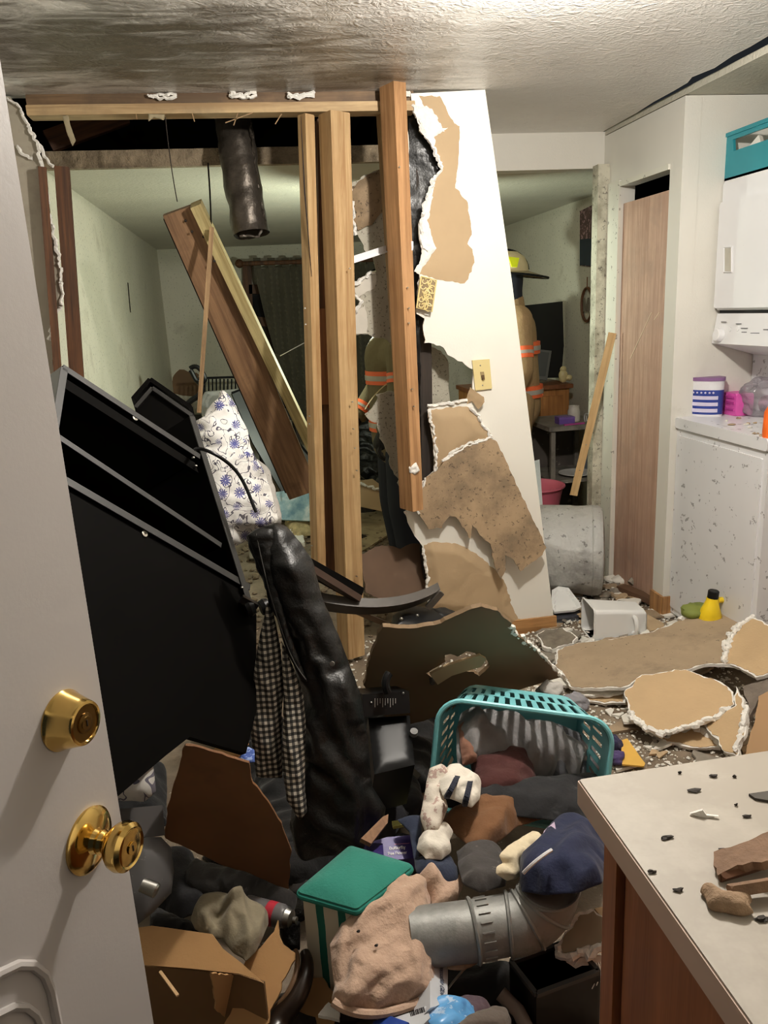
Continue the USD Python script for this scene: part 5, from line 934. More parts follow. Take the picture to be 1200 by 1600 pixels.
V = np.vstack(V); F = []; M_ = (ND + 1) * NS
for j in range(ND):
    for i in range(NS):
        slot = 3 <= j <= 12 and j != 8 and (i + (2 if j > 8 else 0)) % 4 in (1, 2)
        if slot: continue
        a, b, c, d = j * NS + i, j * NS + (i + 1) % NS, (j + 1) * NS + (i + 1) % NS, (j + 1) * NS + i
        F += [(a, b, c), (a, c, d), (a + M_, c + M_, b + M_), (a + M_, d + M_, c + M_)]
add('slotted_wall', trimesh.Trimesh(V, F, process=False), M_teal, bk, smooth=50)
q = rr_pt(np.linspace(0, 1, 90), W2 + 0.004, H2 + 0.004, RC); add('rim', tube([bo + x * e1 + y * e2 for x, y in q], 0.0075, 8, False), M_teal, bk)
q = rr_pt(np.linspace(0, 1, 60)[:-1], W2 * 0.8, H2 * 0.8, RC * 0.8); pbk = Plane(bo + axv * DP, bo + axv * DP + e1, bo + axv * DP + e2); add('bottom', slab(pbk, pbk.uv([bo + axv * DP + x * e1 + y * e2 for x, y in q]), 0.004), M_teal, bk)
def fabric(name, c, **kw): return mat(name, c, 0.9, 0.1, 14, bump=0.3, bscale=20, bdist=0.02, sheen=0.1, **kw)
def flor_small(name, base, c): return mat(name, base, 0.9, 0.05, 10, bump=0.2, bscale=160, specks=(c, 0.42, 42))
def pile(name, label, cat_, px, z3, mt_, **kw):
    """z3: three (px, py, depth) points of the plane the garment lies on"""
    return add(name, cloth(P3(*z3), px, **kw), mt_, label=label, cat=cat_)
pile('grey_shirt', 'crumpled grey shirt bunched in the mouth of the teal basket', 'shirt', [(712, 1140), (722, 1112), (760, 1108), (800, 1122), (850, 1130), (890, 1160), (922, 1190), (900, 1225), (840, 1215), (790, 1190), (745, 1190), (715, 1200)], ((720, 1120, 1.95), (900, 1150, 2.0), (800, 1220, 1.82)), fabric('grey_jersey', (122, 120, 120)), puff=0.05, fold=0.034, fs=11, ang=1.9, stretch=1.5, seed=2, edge=0.03, ridges=(((740, 1115), (730, 1190), 0.03, 0.02), ((780, 1118), (850, 1200), 0.03, 0.02), ((830, 1140), (900, 1180), 0.025, 0.02)))
pile('grey_trousers', 'dark grey trousers deep in the right half of the basket', 'trousers', [(850, 1130), (890, 1140), (925, 1175), (935, 1215), (905, 1232), (860, 1225), (830, 1180)], ((850, 1130, 2.02), (925, 1170, 2.02), (880, 1228, 1.86)), fabric('charcoal_cloth', (72, 72, 76)), puff=0.05, fold=0.02, seed=3)
pile('maroon_cloth', 'dark maroon cloth in the middle of the basket', 'cloth', [(735, 1190), (780, 1170), (830, 1175), (838, 1215), (835, 1245), (780, 1250), (740, 1240)], ((740, 1190, 1.86), (830, 1180, 1.88), (780, 1250, 1.72)), fabric('maroon_knit', (66, 26, 22)), puff=0.04, fold=0.015, seed=4)
pile('brown_sleeve', 'rusty brown folded sleeve at the left inside the basket', 'sleeve', [(715, 1135), (735, 1120), (748, 1150), (745, 1190), (722, 1195)], ((715, 1140, 1.9), (748, 1140, 1.9), (730, 1195, 1.8)), fabric('rust_cloth', (120, 82, 64)), puff=0.03, fold=0.02, seed=5)
pile('black_garment', 'black garment between the socks and the basket floor', 'garment', [(680, 1225), (760, 1225), (920, 1215), (955, 1230), (930, 1290), (760, 1270), (690, 1260)], ((690, 1235, 1.78), (930, 1220, 1.82), (800, 1290, 1.62)), fabric('black_knit', (26, 26, 28)), puff=0.03, fold=0.02, seed=6)
pile('brown_trousers', 'rust-brown trousers spilling out of the basket', 'trousers', [(688, 1278), (720, 1265), (745, 1248), (775, 1240), (830, 1246), (888, 1262), (872, 1275), (840, 1282), (808, 1292), (790, 1308), (772, 1320), (752, 1332), (735, 1326), (712, 1305)], ((690, 1275, 1.68), (885, 1262, 1.72), (755, 1330, 1.56)), fabric('brown_canvas', (112, 76, 46)), puff=0.03, fold=0.026, fs=16, ang=0.3, stretch=3, seed=7, edge=0.03, ridges=(((700, 1280), (840, 1258), 0.02, 0.02), ((760, 1310), (800, 1285), 0.02, 0.012), ((835, 1250), (850, 1280), -0.02, 0.006)))
M_sock = fabric('white_sock', (226, 218, 204)); M_stripe = fabric('navy_stripe', (24, 28, 44))
sk = thing('striped_sock', 'white sock with two navy stripes at the basket mouth', 'sock', aY(720, 1240, 1.66)); ps = P3((685, 1215, 1.70), (750, 1225, 1.70), (715, 1262, 1.60))
add('knit', cloth(ps, [(684, 1222), (698, 1200), (715, 1198), (735, 1212), (752, 1222), (750, 1248), (738, 1262), (715, 1252), (692, 1244)], 0.03, 0.02, 22, seed=8, step=0.007, edge=0.02, ragged=0.002), M_sock, sk)
for a, b in (((716, 1212), (698, 1246)), ((736, 1216), (726, 1258))):
    q = [ps.at(a[0] + (b[0] - a[0]) * f, a[1] + (b[1] - a[1]) * f, 0.032 * (1 - abs(2 * f - 1) ** 3) + 0.006) for f in np.linspace(0, 1, 12)]; add('stripe', cat(*[board(q[i], q[i + 1], 0.013, 0.008, ps.u, 0.002) for i in range(11)]), M_stripe, sk, label='navy stripe')
pile('flowered_shirt', 'white garment with small red flowers, left of the brown trousers', 'garment', [(672, 1200), (690, 1194), (705, 1206), (694, 1236), (700, 1262), (690, 1290), (686, 1305), (664, 1302), (656, 1275), (662, 1240), (668, 1215)], ((672, 1205, 1.72), (705, 1206, 1.72), (668, 1300, 1.58)), flor_small('red_flower_print', (214, 204, 190), (132, 74, 70)), puff=0.03, fold=0.03, fs=20, seed=9, edge=0.02)
pile('white_sock', 'plain white sock hanging below the red-flowered garment', 'sock', [(664, 1302), (692, 1288), (708, 1300), (702, 1314), (706, 1330), (690, 1344), (664, 1342), (650, 1326), (654, 1310)], ((660, 1300, 1.60), (700, 1300, 1.60), (675, 1340, 1.52)), M_sock, puff=0.03, fold=0.022, fs=20, seed=10, edge=0.02, step=0.008)
pile('cream_sock', 'cream fluffy sock draped over the navy bundle', 'sock', [(832, 1298), (846, 1312), (838, 1330), (820, 1345), (808, 1360), (806, 1374), (792, 1376), (775, 1365), (776, 1354), (786, 1348), (780, 1336), (792, 1322), (812, 1310)], ((830, 1300, 1.52), (845, 1315, 1.52), (790, 1370, 1.40)), fabric('cream_fleece', (224, 208, 176)), puff=0.03, fold=0.028, fs=24, seed=11, edge=0.018, step=0.007, ragged=0.003)
nvy = pile('navy_fleece', 'navy blue fleece bundle with white flecks beside the counter', 'fleece', [(812, 1372), (830, 1345), (850, 1318), (880, 1302), (920, 1298), (945, 1315), (952, 1350), (940, 1380), (900, 1395), (850, 1398), (815, 1392)], ((815, 1370, 1.40), (940, 1320, 1.46), (860, 1398, 1.28)), fabric('navy_fleece', (20, 28, 58), specks=((205, 205, 215), 0.04, 30)), puff=0.07, fold=0.032, fs=20, ang=0.6, seed=12, edge=0.05)
add('drawstring', tube(spline([aZ(818, 1364, 0.44), aZ(838, 1345, 0.47), aZ(862, 1328, 0.48)], 10), 0.004, 6), M_white, nvy, label='short white drawstring')
add('paper_tag', slab(P3((846, 1312, 1.46), (868, 1288, 1.48), (850, 1300, 1.48)), P3((846, 1312, 1.46), (868, 1288, 1.48), (850, 1300, 1.48)).poly([(846, 1314), (850, 1298), (866, 1284), (868, 1294), (860, 1306)]), 0.002), mat('lilac_tag', (206, 186, 208), 0.5), label='small lilac tag sticking up above the navy fleece', cat='tag')
pile('striped_trousers', 'charcoal patterned trousers under the brown trousers', 'trousers', [(712, 1330), (745, 1325), (780, 1330), (800, 1360), (790, 1385), (750, 1395), (722, 1380)], ((715, 1330, 1.56), (790, 1340, 1.54), (750, 1395, 1.40)), fabric('charcoal_flower', (64, 60, 58), specks=((120, 112, 104), 0.25, 30)), puff=0.05, fold=0.02, seed=13)
pile('denim_garment', 'dark navy garment behind the teal cube', 'garment', [(655, 1340), (700, 1335), (720, 1370), (715, 1390), (690, 1385), (650, 1365), (640, 1300), (620, 1280), (660, 1275)], ((640, 1290, 1.66), (710, 1340, 1.56), (690, 1388, 1.46)), fabric('dark_navy', (34, 42, 62)), puff=0.03, fold=0.02, seed=14)
# basket side: balled socks and scraps at its right
for i, (x, y, r_, c, lb) in enumerate(((957, 1163, 0.035, (40, 38, 70), 'dark blue balled sock right of the basket'), (962, 1184, 0.03, (66, 54, 96), 'violet balled sock right of the basket, below the blue one'), (860, 1080, 0.045, (176, 172, 166), 'grey rag tuck behind the basket top'), (898, 1098, 0.045, (120, 118, 122), 'darker grey knitted rag on the back of the basket'))):
    p = aZ(x, y, 0.30 if i > 1 else 0.035); add('balled_sock' if i < 2 else 'grey_rag', moved(rock(r_, r_, r_ * 0.8, 30 + i, 3, 0.5), trimesh.transformations.translation_matrix(p)), fabric(f'ball_{i}', c), label=lb, cat='sock' if i < 2 else 'rag')

# ---------------------------------------------------------------- teal cube, sweatshirt
def stripes(name, c0, c1, d, period, frac=0.36):
    n = {'tc': ('texture_coordinate', {}), 'dp': ('vector_math', {'math_type': 'dot_product', 'vector2': tuple(d / period)}), 'o': ('math', {'math_type': 'add', 'value2': 50.15}), 'f': ('math', {'math_type': 'fraction'}), 'l': ('math', {'math_type': 'less_than', 'value2': frac}), 'm': ('mix', {'color1': lin(c0), 'color2': lin(c1)}), 'p': ('principled_bsdf', {'roughness': 0.85}),
         'nz': ('noise_texture', {'scale': 6.0}), 'n2': ('math', {'math_type': 'multiply_add', 'value2': 0.25, 'value3': -0.12}), 'ad': ('math', {'math_type': 'add'})}
    return usdkit.material(stage, '/World/Looks/' + name, n, [('tc.object', 'dp.vector1'), ('dp.value', 'ad.value1'), ('tc.object', 'nz.vector'), ('nz.fac', 'n2.value1'), ('n2.value', 'ad.value2'), ('ad.value', 'o.value1'), ('o.value', 'f.value1'), ('f.value', 'l.value1'), ('l.value', 'm.fac'), ('m.color', 'p.base_color')], surface='p.BSDF')
zt = 0.36
c4 = [aZ(469, 1391, zt), aZ(556, 1416, zt), aZ(640, 1352, zt), aZ(548, 1324, zt)]
cu = thing('storage_cube', 'teal-topped fabric storage cube with green and white striped sides', 'storage cube', np.mean(c4, 0) * (1, 1, 0) + (0, 0, 0.08))
ctr = np.mean(c4, 0); pz = Z_(zt)
def grow(k): return [ctr + (q - ctr) * k for q in c4]
rp = np.array(Polygon(pz.uv(grow(0.93))).buffer(0.012, quad_segs=5).exterior.coords)[:-1]
add('lid', sheet(pz, rp, 0.02, lambda p, d: 0.014 * (1 - np.exp(-d / 0.02)) + 0.006 * fbm2(p, 14, 3) * (1 - np.exp(-d / 0.03)), 0.012), mat('teal_felt', (34, 122, 106), 0.9, 0.08, 8, bump=0.2, bscale=150, sheen=0.2), cu)
add('lid_piping', tube(list(pz.xyz(np.vstack([rp, rp[:1]]), np.full(len(rp) + 1, -0.01))), 0.006, 8, False), mat('teal_piping', (24, 110, 96), 0.9), cu)
d1 = c4[1] - c4[0]; d1 /= np.linalg.norm(d1)
bod = slab(Z_(zt - 0.018), Z_(zt - 0.018).uv(grow(0.965)), zt - 0.018 - 0.06)
add('striped_side', bod, stripes('cube_stripes', (208, 200, 180), (24, 104, 88), d1, 0.052), cu)
M_beige = mat('beige_sweat', (188, 158, 136), 0.9, 0.05, 10, bump=0.5, bscale=22, bdist=0.02, sheen=0.2, specks=((110, 84, 66), 0.04, 30))
psw = P3((600, 1364, 1.52), (678, 1380, 1.50), (600, 1588, 1.235))
sw = thing('beige_sweatshirt', 'beige sweatshirt crumpled over the striped cube in the foreground', 'sweatshirt', psw.at(600, 1580))
add('body', cloth(psw, [(577, 1370), (600, 1363), (620, 1362), (637, 1373), (652, 1374), (668, 1388), (675, 1410), (676, 1440), (680, 1480), (680, 1530), (677, 1562), (655, 1574), (633, 1580), (593, 1593), (560, 1588), (533, 1583), (518, 1562), (523, 1540), (517, 1500), (516, 1477), (533, 1443), (553, 1420), (572, 1398)], 0.05, 0.024, 12, 0.9, 2.5, 21, 0.007, 0.03, 0.003,
   [((585, 1380), (530, 1460), 0.02, 0.02), ((640, 1385), (560, 1440), 0.018, 0.015), ((560, 1520), (540, 1580), 0.03, 0.02), ((600, 1440), (640, 1540), 0.014, 0.03), ((665, 1400), (670, 1550), 0.012, 0.012), ((540, 1575), (640, 1570), 0.022, 0.016)]), M_beige, sw)
add('sleeve', cloth(P3((650, 1370, 1.50), (700, 1380, 1.50), (690, 1425, 1.42)), [(650, 1370), (660, 1357), (672, 1354), (690, 1360), (712, 1372), (722, 1390), (712, 1412), (700, 1418), (688, 1425), (678, 1430), (672, 1405), (655, 1390)], 0.05, 0.02, 14, 1.2, 3, 22, 0.008, 0.03, 0.003, [((660, 1360), (680, 1420), 0.025, 0.012)]), M_beige, sw)
add('hem', tube([psw.at(x, y, 0.022) for x, y in spline([(520, 1565), (548, 1580), (590, 1584), (640, 1572), (676, 1556)], 30)], 0.009, 8), M_beige, sw)
for x, y in ((588, 1477), (622, 1412), (560, 1455)): add('grit', moved(rock(0.004, 0.003, 0.003, 3, 1, 0.5), trimesh.transformations.translation_matrix(psw.at(x, y, 0.075))), M_burnt, sw, label='dark grit')

# ---------------------------------------------------------------- galvanised flue pipe
M_galv = mat('galvanised_steel', (142, 142, 138), 0.55, 0.12, 8, metal=0.45, bump=0.15, bscale=30, stain=((92, 92, 90), 0.5, 9))
fp = thing('flue_pipe', 'galvanised flue pipe with an elbow lying below the navy fleece', 'pipe', aZ(760, 1490, 0.2))
cp = [aZ(640, 1466, 0.27), aZ(740, 1454, 0.27), aZ(795, 1444, 0.275), aZ(828, 1434, 0.285), aZ(850, 1412, 0.31), aZ(858, 1388, 0.345)]
r_ = 0.062
add('pipe', tube([cp[0], cp[0] * .5 + cp[1] * .5, cp[1], cp[2]], r_, 36), M_galv, fp)
el = spline(cp[2:], 4); segs = spline(cp[2:], 13)
for i in range(3): add('elbow_gore', tube(segs[i * 4:i * 4 + 5], r_ + 0.003, 36), M_galv, fp)
for k_, (p, q) in enumerate(((cp[1], cp[2]), (segs[0], segs[1]), (segs[4], segs[5]), (segs[8], segs[9]))):
    d = (q - p) / np.linalg.norm(q - p); a = np.cross(d, (0, 0, 1)); a /= np.linalg.norm(a); b = np.cross(d, a)
    add('bead', tube([p + (r_ + 0.003) * (math.cos(t_) * a + math.sin(t_) * b) for t_ in np.linspace(0, 2 * np.pi, 40)], 0.0045, 6, False), M_galv, fp)
cr_ = cp[1]; d = (cp[2] - cp[1]) / np.linalg.norm(cp[2] - cp[1]); a = np.cross(d, (0, 0, 1)); a /= np.linalg.norm(a); b = np.cross(d, a)
for i in range(40):
    t_ = i / 40 * 2 * np.pi; w_ = math.cos(t_) * a + math.sin(t_) * b; add('crimp', board(cr_ + d * 0.012 + w_ * (r_ + 0.001), cr_ + d * 0.038 + w_ * (r_ + 0.001), 0.004, 0.003, w_, 0.001), M_galv, fp) if i % 2 == 0 else None
add('open_rim', tube([segs[-1] + (r_ + 0.003) * (math.cos(t_) * a + math.sin(t_) * d) for t_ in np.linspace(0, 2 * np.pi, 40)], 0.004, 6, False), M_galv, fp)
# ================================================================ drywall rubble on the floor at the right
M_paperf = mat('rubble_paper', (188, 160, 122), 0.8, 0.06, 6, bump=0.1, bscale=90, specks=((226, 218, 204), 0.1, 30), stain=((150, 128, 100), 0.3, 6))
M_papers = mat('rubble_paper_sooty', (160, 140, 114), 0.8, 0.1, 6, bump=0.15, bscale=80, specks=((70, 58, 46), 0.25, 50), stain=((118, 102, 84), 0.5, 5))
def slabpiece(name, label, px, z3, mt_, thick=0.012, wav=0.02, ws=6, seed=1, tearl=(), edge_label='ragged white torn edge', cat_='drywall'):
    """a torn piece of drywall: gypsum core, paper face, white tears. z3: three (px, py, height) points"""
    pl = Plane(*[aZ(*q) for q in z3]); t = thing(name, label, cat_, pl.at(*px[len(px) // 2]))
    uv = rag(pl.poly(px), 0.006, 0.018, seed); c = uv.mean(0)
    f = lambda p, d: wav * (fbm2(p, ws, seed, 0.4, 1.5, 3) - 0.4)
    add('gypsum_core', sheet(pl, uv, thick, lambda p, d: f(p, d), 0.02), M_gyp, t)
    inner = Polygon(uv).buffer(0).buffer(-0.006); inner = max(inner.geoms, key=lambda g: g.area) if hasattr(inner, 'geoms') else inner
    add('paper_face', sheet(pl, rag(np.array(inner.exterior.coords)[:-1], 0.004, 0.015, seed + 3), 0.002, lambda p, d: f(p, d) + 0.0025, 0.02), mt_, t, label='brown paper face')
    for i, q in enumerate(tearl):
        uvq = pl.uv([pl.at(*z) for z in q]); k_ = densify(np.vstack([uvq]), 0.01)[:-max(1, int(np.ceil(np.linalg.norm(uvq[0] - uvq[-1]) / 0.01)))] if len(q) > 2 else uvq
        add('torn_edge', fringe(list(pl.xyz(k_, f(k_, None) + 0.002)), 0.011, seed * 3 + i, 6), M_gyp, t, label=edge_label)
    return t, pl
slabpiece('drywall_slab', 'long sooty ridge of broken drywall running up to the washer', [(1068, 968), (1100, 955), (1137, 946), (1167, 950), (1182, 966), (1215, 970), (1215, 1046), (1177, 1057), (1150, 1042), (1130, 1038), (1093, 1040), (1047, 1056), (1000, 1064), (985, 1078), (930, 1082), (890, 1076), (868, 1044), (870, 1022), (905, 1006), (950, 1000), (1010, 990)],
          ((870, 1040, 0.05), (1000, 1064, 0.10), (1137, 950, 0.20)), M_papers, 0.013, 0.05, 4, 2, ([(1167, 962), (1150, 985), (1135, 1005), (1132, 1038)], [(1060, 972), (1100, 957), (1160, 952)]))
slabpiece('drywall_piece', 'big rounded brown drywall piece in front of the sooty ridge', [(975, 1080), (1000, 1056), (1050, 1050), (1070, 1046), (1095, 1054), (1125, 1066), (1143, 1078), (1147, 1102), (1120, 1120), (1085, 1134), (1035, 1148), (1008, 1140), (985, 1116)], ((980, 1090, 0.10), (1060, 1050, 0.16), (1040, 1146, 0.07)), M_paperf, 0.014, 0.025, 5, 3, ([(980, 1112), (1008, 1140), (1035, 1148), (1085, 1134), (1120, 1120), (1144, 1106)], [(985, 1118), (1010, 1143), (1036, 1152)]))
slabpiece('drywall_piece', 'brown drywall corner at the right behind the counter', [(1100, 1132), (1148, 1105), (1152, 1072), (1166, 1100), (1170, 1135), (1152, 1185), (1135, 1178), (1118, 1152)], ((1105, 1132, 0.08), (1165, 1090, 0.18), (1150, 1180, 0.08)), M_paperf, 0.012, 0.02, 6, 4, ([(1168, 1105), (1164, 1140), (1150, 1180)],))
slabpiece('drywall_piece', 'light brown drywall piece with a white tear at the right frame edge, upper', [(1180, 968), (1220, 985), (1220, 1050), (1180, 1058), (1150, 1042), (1134, 1036), (1140, 1000), (1160, 975)], ((1140, 1030, 0.17), (1165, 975, 0.24), (1215, 1050, 0.22)), M_paperf, 0.014, 0.02, 6, 5, ([(1176, 966), (1158, 980), (1142, 1002), (1134, 1034)],))
slabpiece('drywall_piece', 'flat brown drywall piece sticking out under the rounded one', [(1010, 1142), (1040, 1152), (1085, 1138), (1110, 1150), (1125, 1168), (1080, 1168), (1040, 1160)], ((1010, 1142, 0.03), (1110, 1150, 0.04), (1060, 1165, 0.02)), M_paperf, 0.012, 0.01, 6, 6, ([(1085, 1139), (1110, 1151), (1126, 1168)],))
slabpiece('paper_curl', 'curled strip of white face paper between the basket and the rounded piece', [(898, 1076), (930, 1066), (965, 1058), (1000, 1047), (990, 1060), (984, 1072), (974, 1083), (940, 1086), (905, 1086)], ((898, 1076, 0.05), (1000, 1048, 0.10), (940, 1086, 0.05)), M_panel, 0.01, 0.03, 9, 7)
slabpiece('drywall_piece', 'brown drywall strip under the white paper curl', [(912, 1084), (976, 1082), (976, 1098), (950, 1100), (920, 1096)], ((912, 1084, 0.03), (976, 1082, 0.05), (945, 1100, 0.02)), M_paperf, 0.012, 0.01, 9, 8)
slabpiece('grey_slab', 'dark grey dirty drywall slab by the baseboard piece', [(840, 992), (858, 983), (880, 982), (904, 996), (890, 1008), (864, 1016), (848, 1010)], ((840, 1000, 0.05), (900, 995, 0.07), (864, 1016, 0.04)), mat('grey_dirty', (118, 110, 96), 0.85, 0.2, 14, stain=((78, 70, 60), 0.5, 10)), 0.02, 0.03, 9, 9)
slabpiece('drywall_piece', 'flat dusty drywall sheet on the floor below the white pitcher', [(868, 1020), (905, 1005), (945, 998), (985, 996), (1010, 1008), (980, 1030), (940, 1045), (900, 1060), (870, 1050)], ((868, 1030, 0.02), (985, 996, 0.02), (900, 1060, 0.02)), M_papers, 0.012, 0.025, 8, 10, ([(905, 1012), (945, 1020), (975, 1028), (985, 1012)], [(870, 1022), (900, 1016), (930, 1002)]))
slabpiece('drywall_piece', 'small brown drywall scrap under the white pitcher', [(945, 1000), (1000, 996), (1040, 985), (1062, 975), (1030, 1000), (990, 1010)], ((945, 1002, 0.03), (1060, 976, 0.05), (990, 1012, 0.03)), M_paperf, 0.012, 0.015, 9, 11, ([(1000, 1000), (1030, 988), (1058, 977)],))
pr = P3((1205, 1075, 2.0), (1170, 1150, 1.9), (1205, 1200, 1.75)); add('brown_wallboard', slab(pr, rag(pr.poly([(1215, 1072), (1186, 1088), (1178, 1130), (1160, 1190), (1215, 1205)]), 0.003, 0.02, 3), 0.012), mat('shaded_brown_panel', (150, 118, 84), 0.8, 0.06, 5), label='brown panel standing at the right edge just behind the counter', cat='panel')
add('grey_tile', slab(Plane(aZ(1165, 1075, 0.16), aZ(1215, 1060, 0.2), aZ(1170, 1120, 0.12)), rag(Plane(aZ(1165, 1075, 0.16), aZ(1215, 1060, 0.2), aZ(1170, 1120, 0.12)).poly([(1160, 1072), (1215, 1058), (1215, 1085), (1186, 1090), (1172, 1120)]), 0.004, 0.02, 5), 0.02), mat('rough_grey', (108, 98, 88), 0.9, 0.2, 20, bump=0.6), label='rough grey slab at the right edge below the white-torn piece', cat='rubble')
pe = Z_(0.03); add('yellow_envelope', sheet(pe, pe.poly([(970, 1158), (980, 1155), (1008, 1194), (1006, 1199), (972, 1196)]), 0.006, lambda p, d: 0.012 * fbm2(p, 9, 3), 0.015), mat('manila_yellow', (214, 168, 76), 0.6), label='yellow envelope corner between the basket and the counter', cat='envelope')
# crumbs: named shards and uncounted grit
rs = np.random.default_rng(5)
box_px = [(845, 905), (1030, 915), (1060, 1000), (990, 1090), (960, 1150), (1150, 1180), (900, 1100), (870, 1060), (850, 1000)]
reg = Polygon([aZ(*q, 0)[:2] for q in [(850, 900), (1020, 890), (1050, 960), (1060, 1010), (1180, 1180), (1000, 1200), (930, 1110), (860, 1080), (835, 1000)]]).buffer(0)
def scatter(poly, n, seed):
    r = np.random.default_rng(seed); x0, y0, x1, y1 = poly.bounds; out = []
    while len(out) < n:
        p = r.uniform((x0, y0), (x1, y1))
        if poly.contains(Point(p)): out.append(p)
    return np.array(out), r
MARKS = {'in front of the grey tank': aZ(940, 905, 0), 'around the white pitcher': aZ(960, 975, 0), 'by the baseboard piece': aZ(850, 1000, 0), 'at the foot of the washer': aZ(1080, 975, 0), 'behind the teal basket': aZ(905, 1085, 0), 'beside the yellow envelope': aZ(985, 1150, 0), 'under the rounded drywall piece': aZ(1060, 1110, 0), 'in the middle of the sooty ridge': aZ(1000, 1030, 0)}
def place(x, y): return min(MARKS, key=lambda k: np.linalg.norm(MARKS[k][:2] - (x, y)))
M_shard = [mat('shard_white', (226, 222, 212), 0.85, 0.05, 20), mat('shard_tan', (176, 152, 120), 0.85, 0.1, 20), mat('shard_grey', (132, 124, 112), 0.85, 0.15, 20)]
lbs = ['small broken piece of white gypsum among the rubble on the hall floor', 'small torn piece of tan wallboard among the rubble on the hall floor', 'small dirty grey piece of plaster among the rubble on the hall floor']
pts, r = scatter(reg, 220, 8)
for i, (x, y) in enumerate(pts):
    k_ = int(r.choice(3, p=(0.5, 0.28, 0.22))); s_ = 0.012 + 0.075 * r.random() ** 2; n_ = int(r.integers(4, 8)); a_ = np.sort(r.uniform(0, 2 * np.pi, n_)); uv = np.c_[np.cos(a_) * s_, np.sin(a_) * s_ * r.uniform(0.4, 1)]
    t_ = r.uniform(0.004, 0.014)
    if Polygon(uv).area < 2e-5: continue
    m = trimesh.creation.extrude_polygon(Polygon(uv).convex_hull, t_, engine='earcut'); m.apply_transform(trimesh.transformations.euler_matrix(r.uniform(-0.3, 0.3), r.uniform(-0.3, 0.3), r.uniform(0, 6.3))); m.apply_translation((x, y, -m.bounds[0][2] * 0.9 + 0.001 + (0.012 if r.random() < 0.3 else 0)))
    add(('gypsum_shard', 'wallboard_shard', 'plaster_shard')[k_], m, M_shard[k_], label=('small white gypsum shard ', 'small tan wallboard shard ', 'small grey plaster shard ')[k_] + place(x, y), cat='rubble', group=('white gypsum shards ', 'tan wallboard shards ', 'grey plaster shards ')[k_] + place(x, y), smooth=False)
pts, r = scatter(reg.buffer(0.05), 60, 77)
for i, (x, y) in enumerate(pts):
    n_ = int(r.integers(5, 9)); a_ = np.sort(r.uniform(0, 2 * np.pi, n_)); s_ = r.uniform(0.05, 0.13); uv = rag(np.c_[np.cos(a_) * s_, np.sin(a_) * s_ * r.uniform(0.5, 1)], 0.005, 0.02, i)
    if Polygon(uv).buffer(0).area < 0.002: continue
    m = trimesh.creation.extrude_polygon(clean(uv), 0.011, engine='earcut'); m.apply_transform(trimesh.transformations.euler_matrix(r.uniform(-0.12, 0.12), r.uniform(-0.12, 0.12), 0)); m.apply_translation((x, y, -m.bounds[0][2] + 0.002)); add('wallboard_scrap', m, (M_shard[0], M_papers, M_papers, M_shard[2])[i % 4], label='palm-sized ' + ('white', 'sooty tan', 'sooty tan', 'grey')[i % 4] + ' wallboard scrap ' + place(x, y), cat='rubble', group='palm-sized ' + ('white', 'sooty tan', 'sooty tan', 'grey')[i % 4] + ' scraps ' + place(x, y), smooth=False)
def grit(poly, n, seed, s0, s1, z=0.0):
    q, r = scatter(poly, n, seed); b = trimesh.creation.icosahedron(); V, F = [], []
    for i, (x, y) in enumerate(q):
        s_ = r.uniform(s0, s1); v = b.vertices * r.uniform(0.5, 1.2, b.vertices.shape) * (s_, s_, s_ * 0.6); V.append(v + (x, y, z + s_ * 0.4)); F.append(b.faces + 12 * i)
    return trimesh.Trimesh(np.vstack(V), np.vstack(F), process=False)
add('plaster_grit', grit(reg.buffer(0.15), 6000, 3, 0.002, 0.010), M_shard[0], label='fine white plaster grit scattered over the hall floor', cat='grit', kind='stuff', smooth=False)
add('plaster_grit', grit(Polygon([(-0.8, 3.5), (1.2, 3.5), (1.8, 8), (-0.8, 8)]), 2500, 4, 0.005, 0.03), mat('brown_grit', (120, 104, 84), 0.9), label='brown plaster crumbs covering the living-room floor', cat='grit', kind='stuff', smooth=False)
add('plaster_grit', grit(Polygon([(0.1, 2.5), (1.1, 2.7), (1.1, 3.6), (0.2, 3.5)]), 900, 6, 0.003, 0.012), M_shard[0], label='pale grit around the foot of the thick pale stud', cat='grit', kind='stuff', smooth=False)
q_, r = scatter(Polygon([(-0.1, 4.2), (1.3, 4.2), (1.7, 7.5), (-0.2, 7.5)]), 36, 12)
for i, (x, y) in enumerate(q_):
    s_ = r.uniform(0.05, 0.16); m = rock(s_, s_ * r.uniform(0.5, 1), s_ * r.uniform(0.15, 0.5), i + 50, 2, 0.6); m.apply_translation((x, y, s_ * 0.12))
    add('plaster_lump', m, (M_shard[1], M_shard[2], M_papers, M_burnt)[i % 4], label=('tan', 'grey', 'speckled sooty', 'charred black')[i % 4] + ' plaster lump on the living-room floor ' + ('close behind the studs' if y < 5.6 else 'farther back'), cat='rubble', group=('tan', 'grey', 'speckled', 'charred')[i % 4] + (' lumps close behind the studs' if y < 5.6 else ' lumps farther back'))

